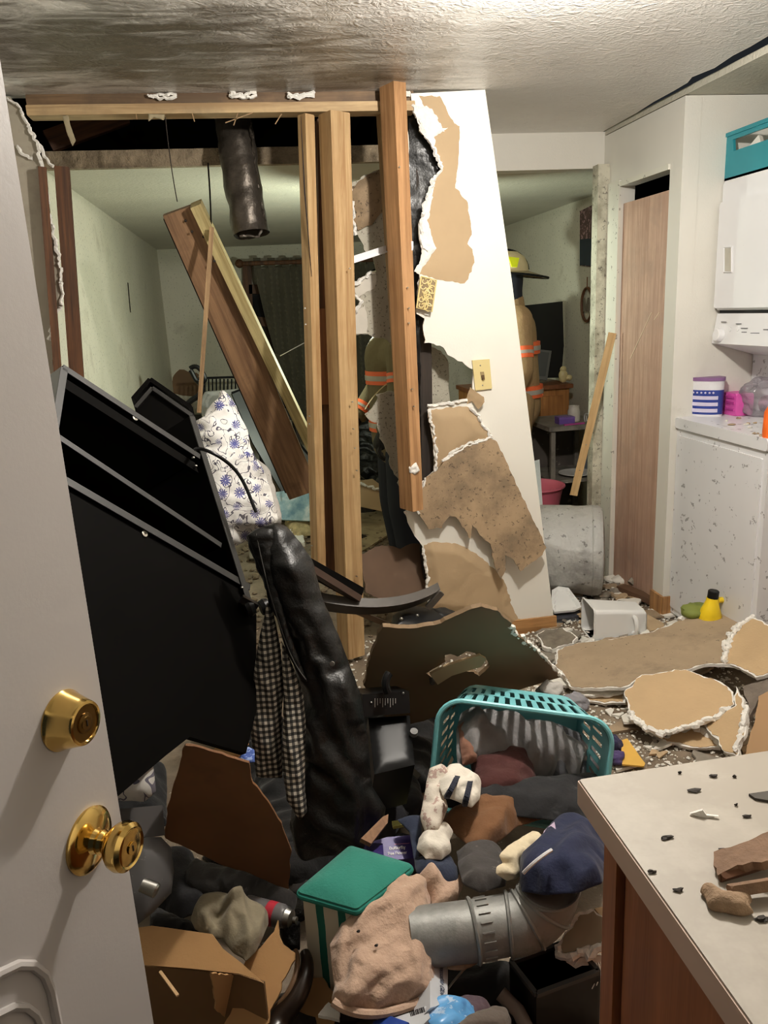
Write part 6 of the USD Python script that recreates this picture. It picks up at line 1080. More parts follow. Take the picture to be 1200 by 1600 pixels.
# ---------------------------------------------------------------- pitcher, tray, wood block, yellow bottle
M_wplast = mat('white_plastic', (232, 232, 230), 0.35, 0.02, 3, specks=((120, 112, 104), 0.06, 50))
a = aZ(928, 968, 0.085); b = aZ(1004, 962, 0.085); axp = b - a; axp[2] = 0; Lp = np.linalg.norm(axp); axp /= Lp
sd = np.cross((0, 0, 1), axp); pt = thing('white_pitcher', 'white square plastic pitcher lying on its side in the rubble', 'pitcher', (a + b) / 2 * (1, 1, 0))
def ringp(f, w, h_, rc=0.02): 
    rg_ = np.array(Polygon([(-w + rc, -h_ + rc), (w - rc, -h_ + rc), (w - rc, h_ - rc), (-w + rc, h_ - rc)]).buffer(rc, quad_segs=4).exterior.coords)[:-1]; c_ = a + axp * (f * Lp); c_ = c_ + (0, 0, 0.002); return np.array([c_ + sd * x + np.array([0, 0, 1]) * (y - 0.085 + h_) for x, y in rg_])
Lp = 0.24; R_ = [ringp(-0.12, 0.088, 0.083), ringp(0.0, 0.086, 0.081), ringp(0.95, 0.07, 0.068), ringp(1.0, 0.06, 0.06)]; I_ = [ringp(0.94, 0.064, 0.062), ringp(-0.12, 0.084, 0.079)]
rings = R_ + I_; nR = len(rings[0]); F = []
for i in range(len(rings) - 1):
    if i == 3: continue
    for j in range(nR): k_ = (j + 1) % nR; F += [(i * nR + j, i * nR + k_, (i + 1) * nR + k_), (i * nR + j, (i + 1) * nR + k_, (i + 1) * nR + j)]
V = np.vstack(rings + [rings[3].mean(0)[None], rings[4].mean(0)[None]]); c0, c1 = len(V) - 2, len(V) - 1
for j in range(nR): k_ = (j + 1) % nR; F += [(3 * nR + j, 3 * nR + k_, c0), (4 * nR + k_, 4 * nR + j, c1)]
add('body', trimesh.Trimesh(V, F, process=False), M_wplast, pt, smooth=40)
add('rim', tube(list(ringp(-0.12, 0.09, 0.085)) + [ringp(-0.12, 0.09, 0.085)[0]], 0.004, 6, False), M_wplast, pt)
hc = a + axp * 0.17; fo = -sd if (-sd)[1] < 0 else sd; add('handle', tube(spline([hc + fo * q + np.array([0, 0, z_ - 0.085]) for z_, q in ((0.035, 0.066), (0.04, 0.10), (0.075, 0.112), (0.108, 0.10), (0.112, 0.066))], 18), 0.010, 10), M_wplast, pt)
if False: add('handle', tube(spline([hc + np.array([0, 0, 0.13]) * 0 - sd * 0.074 + axp * o_ + np.array([0, 0, z_ - 0.02]) - sd * q for o_, z_, q in ((-0.03, 0.02, -0.01), (-0.02, 0.02, 0.03), (0.02, 0.02, 0.035), (0.03, 0.02, -0.01))], 16), 0.011, 10), M_wplast, pt)
tr = thing('white_tray', 'white square plastic lid lying against the dark trays by the panel', 'lid', aZ(880, 962, 0.0)); pl = Plane(aZ(862, 925, 0.10), aZ(895, 922, 0.10), aZ(905, 955, 0.05))
lp = [(862, 924), (872, 918), (888, 920), (906, 944), (908, 950), (898, 955), (866, 958), (861, 950)]
add('plate', sheet(pl, pl.poly(lp), 0.012, lambda p, d: np.where(d < 0.018, 0.008, 0.0), 0.008), M_wplast, tr); 
for i, z_ in enumerate((0.03, 0.015)): p_ = Plane(aZ(862, 940, z_), aZ(900, 940, z_), aZ(880, 965, z_)); add('tray', slab(p_, p_.poly([(864, 945 + 3 * i), (905, 950 + 3 * i), (904, 962 + 4 * i), (868, 968 + 4 * i)]), 0.012), mat(f'dark_tray_{i}', ((58, 60, 68), (92, 94, 96))[i], 0.4), tr, label='dark tray under the lid')
wb = thing('wood_block', 'short reddish-brown board end lying against the tank', 'wood block', aZ(895, 912, 0.0)); j = stick(aZ(856, 908, 0.055), aZ(934, 906, 0.055), 0.10, 0.045, (0, 0, 1)); add('timber', j[0], wood('block_wood', (156, 110, 76), (118, 78, 52), 0.6, stain=((190, 176, 156), 0.3, 14)), wb, mtx=j[1])
j = stick(aZ(862, 924, 0.02), aZ(925, 924, 0.02), 0.04, 0.05, (0, 0, 1)); add('timber', j[0], M_burnt, wb, mtx=j[1])
add('brown_board', board(aZ(970, 918, 0.03), aZ(1025, 940, 0.04), 0.03, 0.06, (0, 0, 1)), mat('brown_scrap_board', (96, 70, 50), 0.7), label='brown scrap of board between the pitcher and the closet corner', cat='board')
add('branch_scrap', tube(spline([aZ(985, 912, 0.05), aZ(1000, 895, 0.10), aZ(1015, 880, 0.14), aZ(1022, 872, 0.16)], 12), [0.02] * 12, 7), M_shard[2], label='pale twisted scrap of plaster lath at the tank end', cat='rubble')
for i, (x, y, s_) in enumerate(((980, 905, 0.07), (1010, 900, 0.06), (960, 925, 0.04), (1018, 915, 0.06), (900, 925, 0.05), (940, 935, 0.04))):
    add('plaster_lump', moved(rock(s_, s_ * 0.7, s_ * 0.6, 70 + i, 2, 0.6), trimesh.transformations.translation_matrix(aZ(x, y, s_ * 0.3))), M_shard[i % 3], label='pale broken plaster lump on the floor right in front of the grey tank', cat='rubble', group='plaster lumps in front of the tank')
yb = thing('yellow_bottle', 'yellow bottle with a black cap sticking out behind the sooty ridge', 'bottle', aZ(1112, 950, 0.1)); M_yel = mat('yellow_plastic', (238, 204, 36), 0.35)
q = aY(1112, 944, 2.95); add('body', lathe([(0, -0.22), (0.05, -0.22), (0.052, -0.05), (0.035, -0.01), (0.026, 0.02), (0.026, 0.03), (0, 0.03)], 28, (0.1, 0, 1), q), M_yel, yb); add('cap', lathe([(0, 0.03), (0.024, 0.03), (0.024, 0.062), (0.02, 0.066), (0, 0.066)], 24, (0.1, 0, 1), q), M_blackp, yb)
add('handle', tube(spline([q + (0.02, 0, 0.01), q + (0.06, 0, 0.012), q + (0.085, 0, -0.01), q + (0.10, 0, -0.05)], 14), 0.013, 10), M_yel, yb)
add('green_wad', moved(rock(0.07, 0.05, 0.04, 9, 2, 0.5), trimesh.transformations.translation_matrix(aY(1088, 955, 3.0))), mat('olive_green', (112, 122, 52), 0.7), label='olive green wad left of the yellow bottle', cat='rag')

# ---------------------------------------------------------------- things on the washer and dryer
tz = 1.025
dt = thing('detergent_tub', 'white and blue detergent tub with a purple lid on the washer', 'tub', (2.13, 3.29, tz)); c_ = aZ(1097, 648, tz)
def oval(w, d_, z0, z1, w1=None): 
    w, d_ = w * 0.76, d_ * 0.76
    m = lathe([(0, 0), (1, 0), (w1 or 1, 1), (0, 1)], 40); m.vertices *= (w, d_, z1 - z0); m.apply_translation(c_ + (0, 0, z0)); return m
M_dblue = mat('label_blue', (44, 62, 140), 0.4, 0.05, 8); M_lil = mat('label_lilac', (206, 200, 224), 0.45)
M_purp = mat('purple_lid', (132, 96, 140), 0.4); M_dw = mat('tub_white', (224, 222, 226), 0.35)
def dt_oval(name, m, c, lb=None): return add(name, moved(m, trimesh.transformations.rotation_matrix(0.55, (0, 0, 1), c_)), c, dt, label=lb)
dt_oval('tub_body', oval(0.075, 0.125, 0.0, 0.17, 1.04), M_dw); dt_oval('blue_label', oval(0.0765, 0.1265, 0.01, 0.125, 1.02), M_dblue); dt_oval('lid', oval(0.082, 0.135, 0.168, 0.184), M_purp)
for i, z_ in enumerate((0.095, 0.065, 0.035)):
    th = np.linspace(-0.65, 0.75, 16) + math.pi + 0.35; q = [c_ + (0.0597 * math.cos(t_), 0.098 * math.sin(t_), z_ - 0.006) for t_ in th]; dt_oval('print_bar', cat(*[board(q[k] , q[k + 1], 0.017, 0.002, (0, 0, 1), 0.0004) for k in range(15)]), M_lil, 'pale printed bar')
for k in range(6): t_ = math.pi - 0.2 + k * 0.2; dt_oval('print_dot', moved(rock(0.005, 0.005, 0.005, k, 1, 0), trimesh.transformations.translation_matrix(c_ + (0.0597 * math.cos(t_), 0.098 * math.sin(t_), 0.113))), M_lil)
pp = thing('pink_scoop_box', 'small bright pink plastic box beside the detergent tub', 'box', (2.2, 3.02, tz)); M_pk = mat('hot_pink', (222, 92, 176), 0.4)
q = aZ(1140, 648, tz); add('body', bx(q[0] - 0.01, q[0] + 0.08, q[1] - 0.06, q[1] + 0.05, tz + 0.001, tz + 0.105, 0.01), M_pk, pp)
for z_ in (0.03, 0.06, 0.085): add('rib', bx(q[0] - 0.014, q[0] - 0.008, q[1] - 0.045, q[1] + 0.04, tz + z_ - 0.005, tz + z_ + 0.005, 0.002), mat(f'pink_dark_{int(z_*1000)}', (190, 66, 150), 0.4), pp)
M_film = usdkit.material(stage, '/World/Looks/clear_film', {'n': ('noise_texture', {'scale': 30.0, 'detail': 4.0}), 'b': ('bump', {'strength': 0.8, 'distance': 0.02}), 'g': ('glossy_bsdf', {'color': (0.95, 0.93, 0.96), 'roughness': 0.15}), 't': ('transparent_bsdf', {'color': (0.93, 0.91, 0.94)}), 'f': ('fresnel', {'IOR': 1.7}), 'd': ('diffuse_bsdf', {'color': (0.75, 0.72, 0.76)}), 'm': ('mix_closure', {}), 'm2': ('mix_closure', {'fac': 0.22})},
    [('n.fac', 'b.height'), ('b.normal', 'g.normal'), ('b.normal', 'f.normal'), ('f.fac', 'm.fac'), ('t.BSDF', 'm.closure1'), ('g.BSDF', 'm.closure2'), ('m.closure', 'm2.closure1'), ('d.BSDF', 'm2.closure2')], surface='m2.closure')
q = aZ(1185, 650, tz); m = rock(0.13, 0.13, 0.10, 14, 4, 0.5); m.vertices = m.vertices * (1 + 0.3 * (meshkit.fbm(m.vertices * 18, 3, 4) - 0.5))[:, None]; m.apply_translation(q + (0.06, 0, 0.08)); m.vertices[:, 2] = np.maximum(m.vertices[:, 2], tz + 0.002)
add('plastic_bag', m, M_film, label='crumpled clear plastic bag on the washer beside the pink box', cat='bag')
add('bag_contents', moved(rock(0.05, 0.045, 0.045, 8, 3, 0.4), trimesh.transformations.translation_matrix(q + (0.07, 0.02, 0.06))), mat('mauve_cloth', (170, 128, 150), 0.7), label='mauve crumpled cloth showing inside the clear plastic bag', cat='cloth')
ob = thing('orange_bottle', 'orange bottle with a yellow cap on the washer at the right edge', 'bottle', aZ(1206, 683, tz)); q = aZ(1206, 683, tz) - (0.03, 0, 0)
add('body', lathe([(0, 0), (0.035, 0), (0.037, 0.02), (0.035, 0.10), (0.02, 0.13), (0, 0.13)], 26, o=(q[0] + 0.03, q[1], tz)), mat('orange_plastic', (238, 106, 34), 0.4), ob); add('cap', lathe([(0, 0.13), (0.02, 0.13), (0.02, 0.155), (0, 0.158)], 20, o=(q[0] + 0.03, q[1], tz)), mat('yellow_cap', (240, 190, 60), 0.4), ob)
rg_ = Polygon([(2.0, 2.75), (2.3, 2.75), (2.3, 3.25), (2.0, 3.25)]); q_, r = scatter(rg_, 36, 21)
for i, (x, y) in enumerate(q_):
    s_ = r.uniform(0.006, 0.018); m = rock(s_, s_ * r.uniform(0.4, 1), 0.004, i, 1, 0.6); m.apply_transform(trimesh.transformations.rotation_matrix(r.uniform(0, 6), (0, 0, 1))); m.apply_translation((x, y, tz + 0.003)); add('flake', m, (M_shard[0], M_shard[1], M_papers)[i % 3], label=('white', 'tan', 'sooty')[i % 3] + ' plaster flake lying on top of the washer', cat='rubble', group=('white', 'tan', 'sooty')[i % 3] + ' plaster flakes on the washer')
# teal crate on the dryer
tc = thing('teal_crate', 'teal crate with a purple-smeared side and white papers on top of the dryer', 'crate', (2.3, 3.1, 2.075)); x0, z0 = 2.16, 2.077
F_ = X_(x0); p4 = [(1131, 212), (1215, 207), (1215, 262), (1127, 284)]
fr = Polygon(F_.poly([(1131, 212), (1216, 206), (1216, 258), (1126, 285)])).buffer(0); ho = Polygon(F_.poly([(1146, 219), (1216, 214), (1216, 242), (1153, 248), (1148, 240)])).buffer(0)
M_tc = mat('teal_crate', (38, 138, 150), 0.4, 0.05, 5)
ya = F_.at(1126, 285)[1]; top = F_.at(1131, 212)
fr = Polygon(F_.uv([(x0, ya, z0), (x0, 2.76, z0), (x0, 2.76, top[2]), (x0, ya - 0.02, top[2])])); 
ho = Polygon(F_.uv([(x0, ya - 0.085, z0 + 0.115), (x0, 2.80, z0 + 0.115), (x0, 2.80, top[2] - 0.03), (x0, ya - 0.075, top[2] - 0.03)]))
add('front', slab(F_, fr.buffer(0).difference(ho), 0.012), M_tc, tc, smooth=False)
add('side', bx(x0 - 0.002, 2.6, ya - 0.012, ya, z0, top[2], 0.003), mat('smeared_teal', (70, 128, 146), 0.45, 0.1, 6, stain=((140, 84, 130), 0.5, 9)), tc); add('side', bx(x0, 2.6, 2.76, 2.772, z0, top[2], 0.003), M_tc, tc); add('bottom', bx(x0, 2.6, 2.76, ya, z0, z0 + 0.01, 0.002), M_tc, tc); add('back', bx(2.59, 2.6, 2.76, ya, z0, top[2], 0.002), M_wplast, tc)
add('rim', cat(bx(x0 - 0.006, x0 + 0.012, 2.76, ya + 0.002, top[2] - 0.012, top[2] + 0.004, 0.003)), M_tc, tc)
pa = Plane((x0 + 0.06, ya - 0.08, z0 + 0.12), (x0 + 0.06, 2.9, z0 + 0.16), (x0 + 0.3, ya - 0.1, z0 + 0.14)); 
add('papers', cloth(X_(2.20), [(1140, 266), (1146, 240), (1160, 230), (1180, 227), (1212, 222), (1212, 262), (1160, 270)], 0.02, 0.02, 9, seed=4, step=0.014), M_panel, label='crumpled white papers inside the teal crate', cat='papers')
a = aX(1166, 246, x0 + 0.03); b = aX(1190, 217, x0 + 0.05); add('rolled_paper', moved(*stick(a, b, 0.05, 0.02, (0, 1, 0), 0.004)), M_panel, label='rolled white paper sticking up inside the teal crate', cat='paper')

# ---------------------------------------------------------------- on the counter
ctz = 0.911
def onc(px, py, z=0.0): return aZ(px, py, ctz + z)
M_strip = mat('brown_fibre', (128, 99, 76), 0.8, 0.25, 20, bump=0.4, bscale=60)
p_ = Plane(onc(1110, 1340, 0.005), onc(1200, 1300, 0.03), onc(1125, 1370, 0.005)); fs_ = thing('fibre_strip', 'torn brown fibreboard strip lying across the counter at the right edge', 'strip', onc(1160, 1350)); add('strip', sheet(p_, rag(p_.poly([(1118, 1335), (1140, 1326), (1170, 1318), (1215, 1300), (1215, 1345), (1180, 1352), (1150, 1358), (1125, 1372), (1120, 1352)]), 0.003, 0.01, 4), 0.012, lambda p, d: 0.008 * fbm2(p, 20, 3), 0.008), M_strip, fs_)
add('strip_edge', board(onc(1126, 1372, 0.004), onc(1210, 1346, 0.008), 0.008, 0.012), mat('brown_fibre_dark', (104, 68, 44), 0.8), fs_)
c2 = thing('torn_lump', 'crumpled tan lump of torn wallboard on the counter below the fibre strip', 'rubble', onc(1130, 1410)); p_ = Plane(onc(1095, 1400, 0.004), onc(1180, 1400, 0.004), onc(1130, 1425, 0.004))
add('lump', cloth(p_, [(1092, 1392), (1106, 1378), (1118, 1388), (1135, 1396), (1165, 1402), (1178, 1410), (1176, 1426), (1150, 1428), (1115, 1420), (1098, 1408)], 0.014, 0.03, 30, stretch=1.2, seed=5, step=0.006, edge=0.008, ragged=0.012), mat('tan_lump', (150, 124, 98), 0.85, 0.2, 30, bump=0.6, bscale=60), c2)
add('tail', board(onc(1140, 1392, 0.012), onc(1215, 1380, 0.014), 0.014, 0.012), M_strip, c2)
pi_ = Plane(onc(1080, 1272, 0.002), onc(1123, 1277, 0.002), onc(1100, 1268, 0.008)); add('white_sliver', slab(pi_, pi_.poly([(1078, 1272), (1098, 1266), (1104, 1274), (1123, 1276), (1100, 1279)]), 0.004), M_gyp, label='white gypsum sliver near the middle of the counter', cat='rubble')
add('dark_shard', slab(Plane(onc(1170, 1240, 0.003), onc(1200, 1238, 0.003), onc(1180, 1250, 0.003)), Plane(onc(1170, 1240, 0.003), onc(1200, 1238, 0.003), onc(1180, 1250, 0.003)).poly([(1170, 1240), (1205, 1235), (1210, 1252), (1180, 1247)]), 0.006), mat('dark_grey_shard', (70, 64, 56), 0.7), label='dark grey shard at the far right of the counter', cat='rubble')
for i, (x, y) in enumerate(((1062, 1207), (1115, 1212), (1085, 1235), (1148, 1213), (1167, 1275), (1042, 1308), (1150, 1257), (1020, 1362), (1190, 1435), (1175, 1330), (1060, 1390), (1130, 1330))):
    s_ = 0.004 + 0.004 * ((i * 7) % 3); add('chip', moved(rock(s_ * 0.7, s_ * 0.35, 0.0018, i * 3 + 1, 1, 1.3), trimesh.transformations.translation_matrix(onc(x, y, 0.001))), M_burnt, label='dark chip of debris on the counter top', cat='rubble', group='dark chips on the counter')

# ================================================================ dark heap in the foreground left
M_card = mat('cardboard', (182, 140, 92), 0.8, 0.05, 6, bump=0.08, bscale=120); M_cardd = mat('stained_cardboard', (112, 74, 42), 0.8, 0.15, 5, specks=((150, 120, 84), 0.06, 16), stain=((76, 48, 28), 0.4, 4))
bp = P3((290, 1160, 1.50), (446, 1300, 1.60), (260, 1305, 1.62))
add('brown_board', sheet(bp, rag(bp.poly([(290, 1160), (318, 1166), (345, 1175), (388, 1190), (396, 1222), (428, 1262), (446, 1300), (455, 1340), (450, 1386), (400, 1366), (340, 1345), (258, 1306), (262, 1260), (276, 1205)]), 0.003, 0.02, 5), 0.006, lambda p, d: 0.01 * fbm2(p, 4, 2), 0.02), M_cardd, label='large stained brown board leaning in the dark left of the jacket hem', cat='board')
p_ = P3((335, 1170, 1.82), (385, 1142, 1.85), (350, 1180, 1.78)); add('tan_scrap', slab(p_, rag(p_.poly([(333, 1172), (362, 1150), (386, 1140), (388, 1160), (372, 1180), (345, 1182)]), 0.002, 0.01, 4), 0.006), M_card, label='pale tan cardboard corner peeking over the brown board', cat='cardboard')
pile('blue_print_cloth', 'small bright blue patterned scrap beside the checked lining', 'cloth', [(360, 1172), (384, 1164), (398, 1172), (398, 1192), (380, 1192)], ((360, 1172, 1.80), (398, 1170, 1.80), (385, 1192, 1.76)), mat('blue_print', (60, 84, 150), 0.8, 0.1, 10, specks=((170, 190, 230), 0.45, 50)), puff=0.012, fold=0.01, seed=31, step=0.007)
# open carton
cb = thing('cardboard_carton', 'open cardboard carton with lit flap at the bottom left', 'box', aZ(300, 1600, 0.0))
zf = 0.27
def cpt(px, py, z): return aZ(px, py, z)
p_ = Plane(cpt(232, 1450, zf + 0.03), cpt(345, 1480, zf + 0.03), cpt(300, 1518, zf)); add('flap', sheet(p_, p_.poly([(215, 1450), (238, 1447), (262, 1450), (332, 1460), (348, 1482), (378, 1505), (414, 1538), (400, 1530), (374, 1522), (300, 1514), (222, 1508), (210, 1470)]), 0.005, lambda p, d: 0.006 * fbm2(p, 6, 3), 0.02), M_card, cb)
a, b, c = cpt(222, 1509, zf - 0.004), cpt(374, 1523, zf - 0.004), cpt(412, 1536, zf - 0.004)
for p, q in ((a, b), (b, c)):
    w_ = Plane(p, q, p * (1, 1, 0)); add('wall', slab(w_, w_.uv([p, q, q * (1, 1, 0) + (0, 0, 0.001), p * (1, 1, 0) + (0, 0, 0.001)]), 0.005), mat(f'carton_side_{p[0]:.2f}'.replace('.', '_').replace('-', 'm'), (126, 94, 60), 0.8, 0.08, 5), cb)
add('inner_flap', sheet(Plane(cpt(370, 1530, 0.24), cpt(350, 1590, 0.15), cpt(372, 1590, 0.10)), rag(Plane(cpt(370, 1530, 0.24), cpt(350, 1590, 0.15), cpt(372, 1590, 0.10)).poly([(372, 1524), (374, 1560), (366, 1584), (354, 1592), (338, 1580), (330, 1520)]), 0.002, 0.01, 3), 0.004, None, 0.02), M_card, cb)
add('stick', board(cpt(250, 1518, 0.285), cpt(278, 1556, 0.285), 0.006, 0.004), mat('thin_stick', (196, 160, 116), 0.7), label='thin tan stick resting on the carton front', cat='stick')
p_ = Plane(cpt(432, 1460, 0.26), cpt(462, 1492, 0.24), cpt(380, 1590, 0.16)); add('torn_cardboard', sheet(p_, rag(p_.poly([(386, 1504), (410, 1480), (430, 1456), (437, 1440), (438, 1460), (444, 1476), (462, 1490), (462, 1502), (444, 1536), (425, 1580), (416, 1612), (350, 1612), (372, 1560), (376, 1530)]), 0.003, 0.012, 7), 0.006, lambda p, d: 0.015 * fbm2(p, 5, 2), 0.015), M_card, label='torn cardboard flap standing between the carton and the striped cube', cat='cardboard')
p_ = Plane(cpt(470, 1535, 0.12), cpt(530, 1545, 0.12), cpt(470, 1610, 0.06)); add('torn_cardboard', slab(p_, rag(p_.poly([(478, 1528), (505, 1528), (520, 1548), (525, 1580), (520, 1612), (455, 1612), (462, 1580)]), 0.003, 0.012, 8), 0.006), M_card, label='flat cardboard scrap under the lower left corner of the beige sweatshirt', cat='cardboard')
add('white_shard', slab(Z_(0.16), rag(Z_(0.16).poly([(497, 1585), (513, 1565), (520, 1572), (532, 1582), (530, 1592)]), 0.002, 0.01, 3), 0.008), M_gyp, label='white gypsum shard at the hem of the beige sweatshirt', cat='rubble')
bt = thing('black_boot', 'shiny dark boot or strap curving up between the cardboard flaps', 'boot', aZ(450, 1600, 0.05)); c = spline([cpt(476, 1490, 0.20), cpt(476, 1530, 0.19), cpt(462, 1560, 0.17), cpt(445, 1580, 0.15), cpt(430, 1612, 0.13)], 24); add('shaft', tube(c, np.linspace(0.012, 0.03, 24), 14), mat('dark_boot', (40, 28, 20), 0.3, 0.3, 8), bt); add('edge', tube(c + (-0.02, 0, 0.012), 0.006, 8), mat('boot_edge', (110, 82, 56), 0.5), bt)
pile('grey_green_cloth', 'grey-green folded woollen cloth beside the carton', 'cloth', [(297, 1438), (308, 1416), (335, 1406), (360, 1404), (392, 1412), (418, 1424), (420, 1444), (408, 1470), (398, 1490), (384, 1502), (362, 1488), (348, 1468), (330, 1466), (305, 1452)], ((300, 1430, 1.50), (415, 1430, 1.50), (385, 1500, 1.38)), fabric('grey_green_wool', (128, 118, 96)), puff=0.045, fold=0.02, fs=8, ang=1.0, seed=32, edge=0.03, step=0.007, ridges=(((350, 1480), (358, 1432), 0.03, 0.010), ((358, 1432), (372, 1424), 0.03, 0.010), ((372, 1424), (385, 1480), 0.02, 0.014), ((338, 1460), (345, 1440), -0.03, 0.012), ((310, 1425), (405, 1415), 0.025, 0.014)))
sc = thing('spray_can', 'grey spray can with a red band lying beside the grey-green cloth', 'spray can', aZ(420, 1440, 0.22)); a, b = cpt(385, 1417, 0.24), cpt(448, 1434, 0.24); d = (b - a) / np.linalg.norm(b - a); L = np.linalg.norm(b - a)
add('body', lathe([(0, 0), (0.026, 0), (0.027, 0.004), (0.027, L - 0.012), (0.024, L - 0.006), (0.024, L)], 32, d, a), mat('can_grey', (120, 118, 118), 0.35, metal=0.4), sc); add('red_band', lathe([(0.0272, L * 0.55), (0.0275, L * 0.56), (0.0275, L * 0.74), (0.0272, L * 0.75)], 32, d, a), mat('can_red', (176, 44, 58), 0.4), sc); add('dome', lathe([(0.024, L), (0.02, L + 0.012), (0.008, L + 0.018), (0.008, L + 0.026), (0, L + 0.026)], 28, d, a), M_steel, sc)
add('black_wrap', cloth(Plane(cpt(430, 1440, 0.22), cpt(470, 1450, 0.22), cpt(445, 1480, 0.18)), [(432, 1445), (450, 1432), (470, 1440), (470, 1486), (452, 1486), (440, 1470)], 0.03, 0.015, 16, seed=33, step=0.008), M_bag, label='crumpled black plastic between the spray can and the striped cube', cat='plastic')
# things in the shade beside the door edge
lr = thing('speckled_pan', 'dark speckled oval appliance lid beside the door edge', 'appliance', aZ(240, 1400, 0.1)); p_ = P3((215, 1330, 1.45), (262, 1315, 1.5), (240, 1420, 1.40)); add('shell', sheet(p_, p_.poly([(205, 1318), (230, 1308), (252, 1308), (268, 1325), (272, 1360), (268, 1395), (240, 1425), (215, 1445), (200, 1400)]), 0.05, lambda p, d: 0.03 * (1 - np.exp(-d / 0.02)), 0.012), mat('speckled_grey', (74, 72, 72), 0.6, 0.1, 10, specks=((140, 138, 134), 0.25, 60)), lr)
a = p_.at(222, 1382, 0.04); add('silver_knob', lathe([(0, 0), (0.014, 0), (0.015, 0.03), (0.012, 0.034), (0, 0.034)], 22, (0.85, -0.3, -0.35), a), M_steel, lr)
p_ = P3((192, 1262, 1.52), (255, 1258, 1.56), (250, 1305, 1.52)); bkk = thing('grey_box', 'dark grey box in the shade beside the door edge, above the speckled lid', 'box', p_.at(225, 1305)); add('face', slab(p_, p_.poly([(186, 1264), (254, 1258), (258, 1305), (192, 1312)]), 0.1), mat('dull_grey_card', (66, 63, 62), 0.7), bkk)
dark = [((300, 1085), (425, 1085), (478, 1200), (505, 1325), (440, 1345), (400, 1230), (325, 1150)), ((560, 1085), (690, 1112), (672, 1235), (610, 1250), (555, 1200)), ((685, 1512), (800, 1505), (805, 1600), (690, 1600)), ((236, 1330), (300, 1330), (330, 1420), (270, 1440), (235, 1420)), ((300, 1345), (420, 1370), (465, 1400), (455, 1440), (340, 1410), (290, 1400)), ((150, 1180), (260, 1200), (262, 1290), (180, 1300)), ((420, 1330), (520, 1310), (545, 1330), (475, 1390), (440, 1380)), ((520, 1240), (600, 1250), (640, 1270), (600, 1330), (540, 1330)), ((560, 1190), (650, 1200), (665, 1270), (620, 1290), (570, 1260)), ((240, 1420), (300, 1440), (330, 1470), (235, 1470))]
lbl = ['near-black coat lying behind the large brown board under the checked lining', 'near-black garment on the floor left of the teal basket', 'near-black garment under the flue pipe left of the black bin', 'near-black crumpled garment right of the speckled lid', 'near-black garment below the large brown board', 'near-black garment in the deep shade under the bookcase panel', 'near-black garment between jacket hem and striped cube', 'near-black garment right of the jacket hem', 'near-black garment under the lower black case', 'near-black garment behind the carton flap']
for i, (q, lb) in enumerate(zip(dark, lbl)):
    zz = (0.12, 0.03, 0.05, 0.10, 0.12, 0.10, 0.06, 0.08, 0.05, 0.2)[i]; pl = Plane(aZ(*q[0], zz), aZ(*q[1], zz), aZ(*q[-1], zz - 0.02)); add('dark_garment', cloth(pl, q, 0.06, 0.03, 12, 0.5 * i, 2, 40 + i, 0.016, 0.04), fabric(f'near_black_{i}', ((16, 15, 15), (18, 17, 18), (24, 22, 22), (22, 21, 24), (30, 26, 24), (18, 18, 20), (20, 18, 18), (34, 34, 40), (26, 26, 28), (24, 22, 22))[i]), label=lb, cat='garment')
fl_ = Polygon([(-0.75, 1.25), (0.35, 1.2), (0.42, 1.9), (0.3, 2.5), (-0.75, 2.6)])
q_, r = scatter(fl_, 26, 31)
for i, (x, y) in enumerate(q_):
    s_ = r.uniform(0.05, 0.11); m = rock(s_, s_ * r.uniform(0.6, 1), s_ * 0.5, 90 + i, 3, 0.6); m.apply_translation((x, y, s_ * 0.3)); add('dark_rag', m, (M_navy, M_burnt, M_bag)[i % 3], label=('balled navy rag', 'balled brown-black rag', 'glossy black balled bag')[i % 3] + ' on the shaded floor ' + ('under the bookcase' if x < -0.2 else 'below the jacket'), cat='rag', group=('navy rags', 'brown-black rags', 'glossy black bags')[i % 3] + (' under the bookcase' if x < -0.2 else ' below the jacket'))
# tea box, wedge, gloves box, bin, chunk
p_ = Plane(cpt(575, 1330, 0.27), cpt(650, 1325, 0.27), cpt(580, 1310, 0.30)); tb_ = thing('tea_box', 'purple tea box with white lettering behind the teal cube', 'box', p_.at(610, 1330))
M_tea = mat('tea_purple', (62, 46, 122), 0.45, 0.05, 8)
p_ = P3((600, 1338, 1.63), (652, 1338, 1.63), (604, 1306, 1.68)); add('carton', slab(p_, p_.poly([(571, 1318), (604, 1308), (650, 1304), (655, 1340), (600, 1345), (574, 1336)]), 0.06), M_tea, tb_)
add('side_flap', slab(P3((570, 1318, 1.66), (600, 1318, 1.64), (574, 1338, 1.60)), P3((570, 1318, 1.66), (600, 1318, 1.64), (574, 1338, 1.60)).poly([(570, 1316), (598, 1318), (600, 1342), (574, 1337)]), 0.004), mat('tea_purple_dark', (44, 34, 92), 0.45), tb_)
M_wtxt = mat('white_print', (236, 232, 240), 0.5)
def text_on(pl, s, a, b, h, parent, mt_, bold=True, off=0.0008, name='lettering'):
    """lettering from pixel a towards pixel b, capitals h metres tall"""
    o_ = pl.at(*a, off); x = pl.at(*b, off) - o_; L = np.linalg.norm(x); x /= L; m = meshkit.text_mesh(s, h, 0.0006, bold); w_ = m.bounds[1][0]; m.apply_scale((L / w_, 1, 1)); T = np.eye(4); T[:3, 0] = x; T[:3, 1] = np.cross(pl.n, x); T[:3, 2] = pl.n; T[:3, 3] = o_; m.apply_transform(T); return add(name, m, mt_, parent, smooth=False)
text_on(p_, 'Butterfly', (608, 1328), (634, 1326), 0.008, tb_, M_wtxt); text_on(p_, 'Pea Flower', (606, 1336), (636, 1334), 0.007, tb_, M_wtxt)
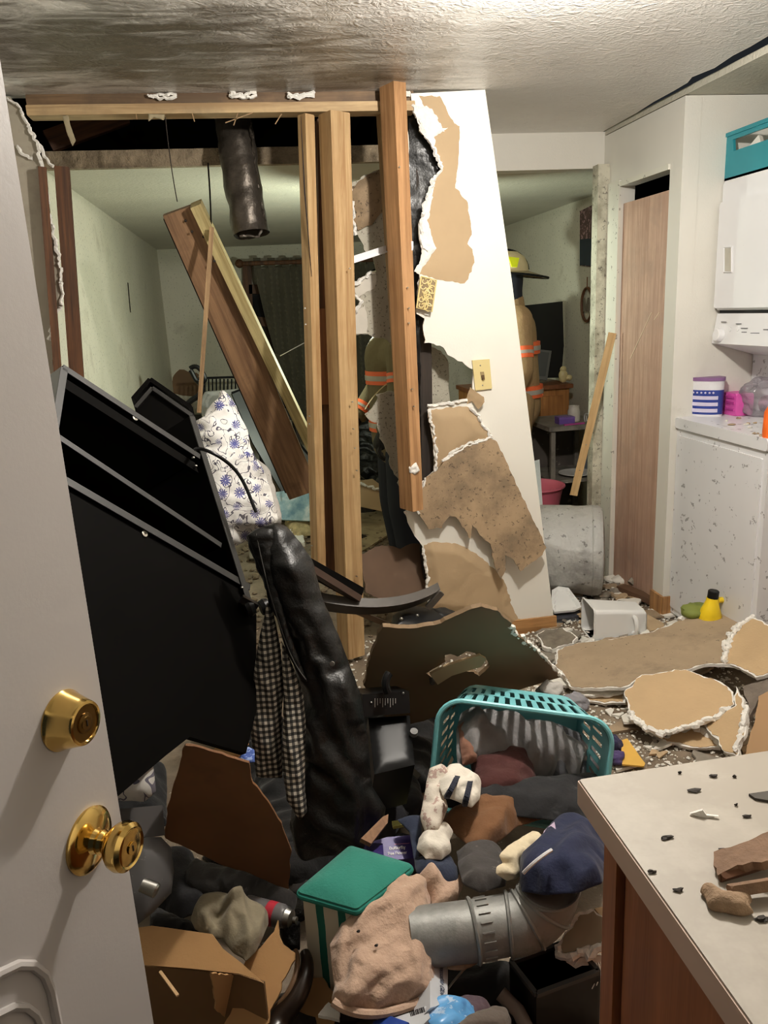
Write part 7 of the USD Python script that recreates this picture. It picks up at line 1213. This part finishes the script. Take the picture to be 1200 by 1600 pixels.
add('print_line', slab(p_, p_.poly([(616, 1319), (640, 1317), (640, 1318), (616, 1320)]), 0.0006, 0.0008), mat('pink_print', (190, 120, 160), 0.5), tb_)
p_ = P3((565, 1310, 1.62), (606, 1275, 1.66), (600, 1308, 1.62)); add('wood_wedge', slab(p_, p_.poly([(564, 1310), (598, 1276), (607, 1272), (606, 1285), (580, 1318)]), 0.03), wood('wedge_wood', (160, 120, 84), (120, 84, 56)), label='rough wooden wedge beside the tea box', cat='wood')
add('yellow_folder', slab(Z_(0.12), Z_(0.12).poly([(612, 1283), (660, 1276), (662, 1282), (614, 1291)]), 0.01), mat('lime_yellow', (196, 190, 110), 0.5), label='thin pale yellow folder edge above the tea box', cat='folder')
M_gbox = mat('glove_box', (206, 208, 212), 0.5)
gbx = thing('gloves_box', 'white and blue box of disposable gloves beside the sweatshirt hem', 'box', aZ(675, 1560, 0.05))
p_ = P3((682, 1492, 1.36), (695, 1500, 1.36), (682, 1570, 1.20)); add('panel', slab(p_, p_.poly([(672, 1490), (696, 1498), (700, 1515), (699, 1566), (672, 1575)]), 0.05), M_gbox, gbx)
text_on(p_, 'Disposable Gloves', (687, 1500), (688, 1562), 0.012, gbx, mat('grey_letters', (84, 92, 110), 0.5), False)
p2 = P3((612, 1590, 1.215), (670, 1568, 1.20), (640, 1612, 1.16)); add('end_panel', slab(p2, p2.poly([(610, 1592), (640, 1582), (666, 1572), (672, 1590), (650, 1612), (600, 1612)]), 0.03), M_gbox, gbx)
for i in range(11): add('bar', slab(p2, p2.poly([(640 + i * 2.1, 1581 - i * 0.7), (641 + i * 2.1 + (i % 3) * 0.3, 1580.6 - i * 0.7), (643 + i * 2.1 + (i % 3) * 0.3, 1588 - i * 0.7), (642 + i * 2.1, 1588.5 - i * 0.7)]), 0.0006, 0.0008), M_blackp, gbx)
add('blue_panel', slab(p2, p2.poly([(585, 1598), (612, 1590), (640, 1600), (620, 1616), (580, 1616)]), 0.02, 0.004), mat('box_blue', (40, 70, 150), 0.45), gbx, label='blue printed end')
pile('blue_packet', 'crumpled light blue plastic packet at the bottom beside the gloves box', 'packet', [(670, 1565), (690, 1562), (715, 1566), (740, 1572), (745, 1590), (735, 1612), (680, 1612), (668, 1592)], ((670, 1568, 1.22), (740, 1572, 1.22), (700, 1610, 1.14)), mat('packet_blue', (96, 160, 214), 0.3, 0.1, 12, specks=((216, 228, 240), 0.35, 30), stain=((44, 84, 160), 0.4, 14)), puff=0.02, fold=0.02, seed=35, fs=18, step=0.008)
pile('grey_shoe_cloth', 'grey-brown cloth rim at the bottom edge beside the blue packet', 'cloth', [(705, 1606), (730, 1590), (765, 1578), (790, 1580), (800, 1600), (795, 1616), (705, 1616)], ((705, 1600, 1.14), (795, 1590, 1.16), (760, 1616, 1.12)), fabric('taupe_cloth', (92, 82, 74)), puff=0.03, fold=0.012, seed=36)
pile('purple_cloth', 'dull purple cloth just above the grey-brown rim', 'cloth', [(690, 1572), (720, 1562), (760, 1566), (770, 1578), (740, 1590), (700, 1586)], ((690, 1572, 1.24), (768, 1572, 1.25), (730, 1590, 1.2)), fabric('dull_purple', (84, 66, 74)), puff=0.02, fold=0.01, seed=37)
bn = thing('black_bin', 'open black box with a shiny rim under the flue pipe', 'bin', aZ(850, 1600, 0.0)); zb = 0.17
B_ = [aZ(798, 1503, zb), aZ(838, 1554, zb), aZ(935, 1518, zb)]; B_.append(B_[0] + B_[2] - B_[1])
for i in range(4):
    p, q = B_[i], B_[(i + 1) % 4]; w_ = Plane(p, q, p * (1, 1, 0)); add('side', slab(w_, w_.uv([p, q, q * (1, 1, 0) + (0, 0, 0.002), p * (1, 1, 0) + (0, 0, 0.002)]), 0.006), mat(f'bin_black_{i}', (14, 14, 14), 0.4), bn); add('rim', board(p, q, 0.010, 0.010, (0, 0, 1), 0.002), mat(f'bin_rim_{i}', (70, 70, 70), 0.3), bn)
add('bottom', slab(Z_(0.012), Z_(0.012).uv([q * (1, 1, 0) for q in B_]), 0.008), M_blackp, bn)
add('grey_tube', tube([aZ(782, 1552, 0.12), aZ(810, 1580, 0.10), aZ(826, 1612, 0.08)], 0.016, 12), mat('grey_tube', (130, 120, 112), 0.5), label='grey tube slanting at the bottom edge left of the black bin', cat='tube')
add('black_wire', tube(spline([aZ(740, 1500, 0.13), aZ(722, 1518, 0.12), aZ(700, 1545, 0.12)], 10), 0.003, 6), M_steel, label='thin shiny wire under the flue pipe', cat='wire')
pile('tan_wad', 'brownish crumpled paper wad under the flue pipe', 'paper', [(692, 1500), (712, 1490), (740, 1492), (748, 1505), (725, 1516), (700, 1514)], ((692, 1502, 1.34), (748, 1500, 1.34), (720, 1516, 1.3)), mat('wad_brown', (140, 116, 92), 0.8), puff=0.02, fold=0.02, seed=38, step=0.008)
slabpiece('drywall_chunk', 'thick grey chunk of broken drywall between the flue elbow and the counter cabinet', [(880, 1456), (900, 1428), (925, 1422), (948, 1438), (954, 1478), (935, 1488), (905, 1492), (880, 1494), (868, 1478)], ((872, 1470, 0.20), (948, 1440, 0.24), (910, 1492, 0.19)), mat('chunk_grey', (150, 140, 118), 0.85, 0.12, 12), 0.035, 0.02, 10, 14, ([(868, 1480), (882, 1494), (905, 1491), (936, 1486), (953, 1478)],))
slabpiece('paper_curl', 'torn white paper and fibres under the grey chunk beside the cabinet', [(888, 1500), (915, 1494), (945, 1492), (950, 1500), (930, 1508), (900, 1512)], ((888, 1502, 0.17), (945, 1493, 0.18), (900, 1512, 0.16)), M_panel, 0.006, 0.02, 14, 15)
for i in range(5): add('fibre', tube(spline([aZ(930 + i * 3, 1502, 0.17), aZ(932 + i * 4, 1520, 0.15), aZ(925 + i * 7, 1545 - i * 5, 0.14)], 7), 0.0012, 4), M_gyp, label='hair-thin pale fibre hanging from the torn paper by the cabinet', cat='fibre', group='fibres by the cabinet')
p_ = Z_(0.2); add('tan_corner', slab(p_, rag(p_.poly([(930, 1420), (955, 1415), (955, 1445), (945, 1440)]), 0.002, 0.01, 5), 0.012), M_paperf, label='tan drywall corner behind the grey chunk, touching the cabinet', cat='drywall')
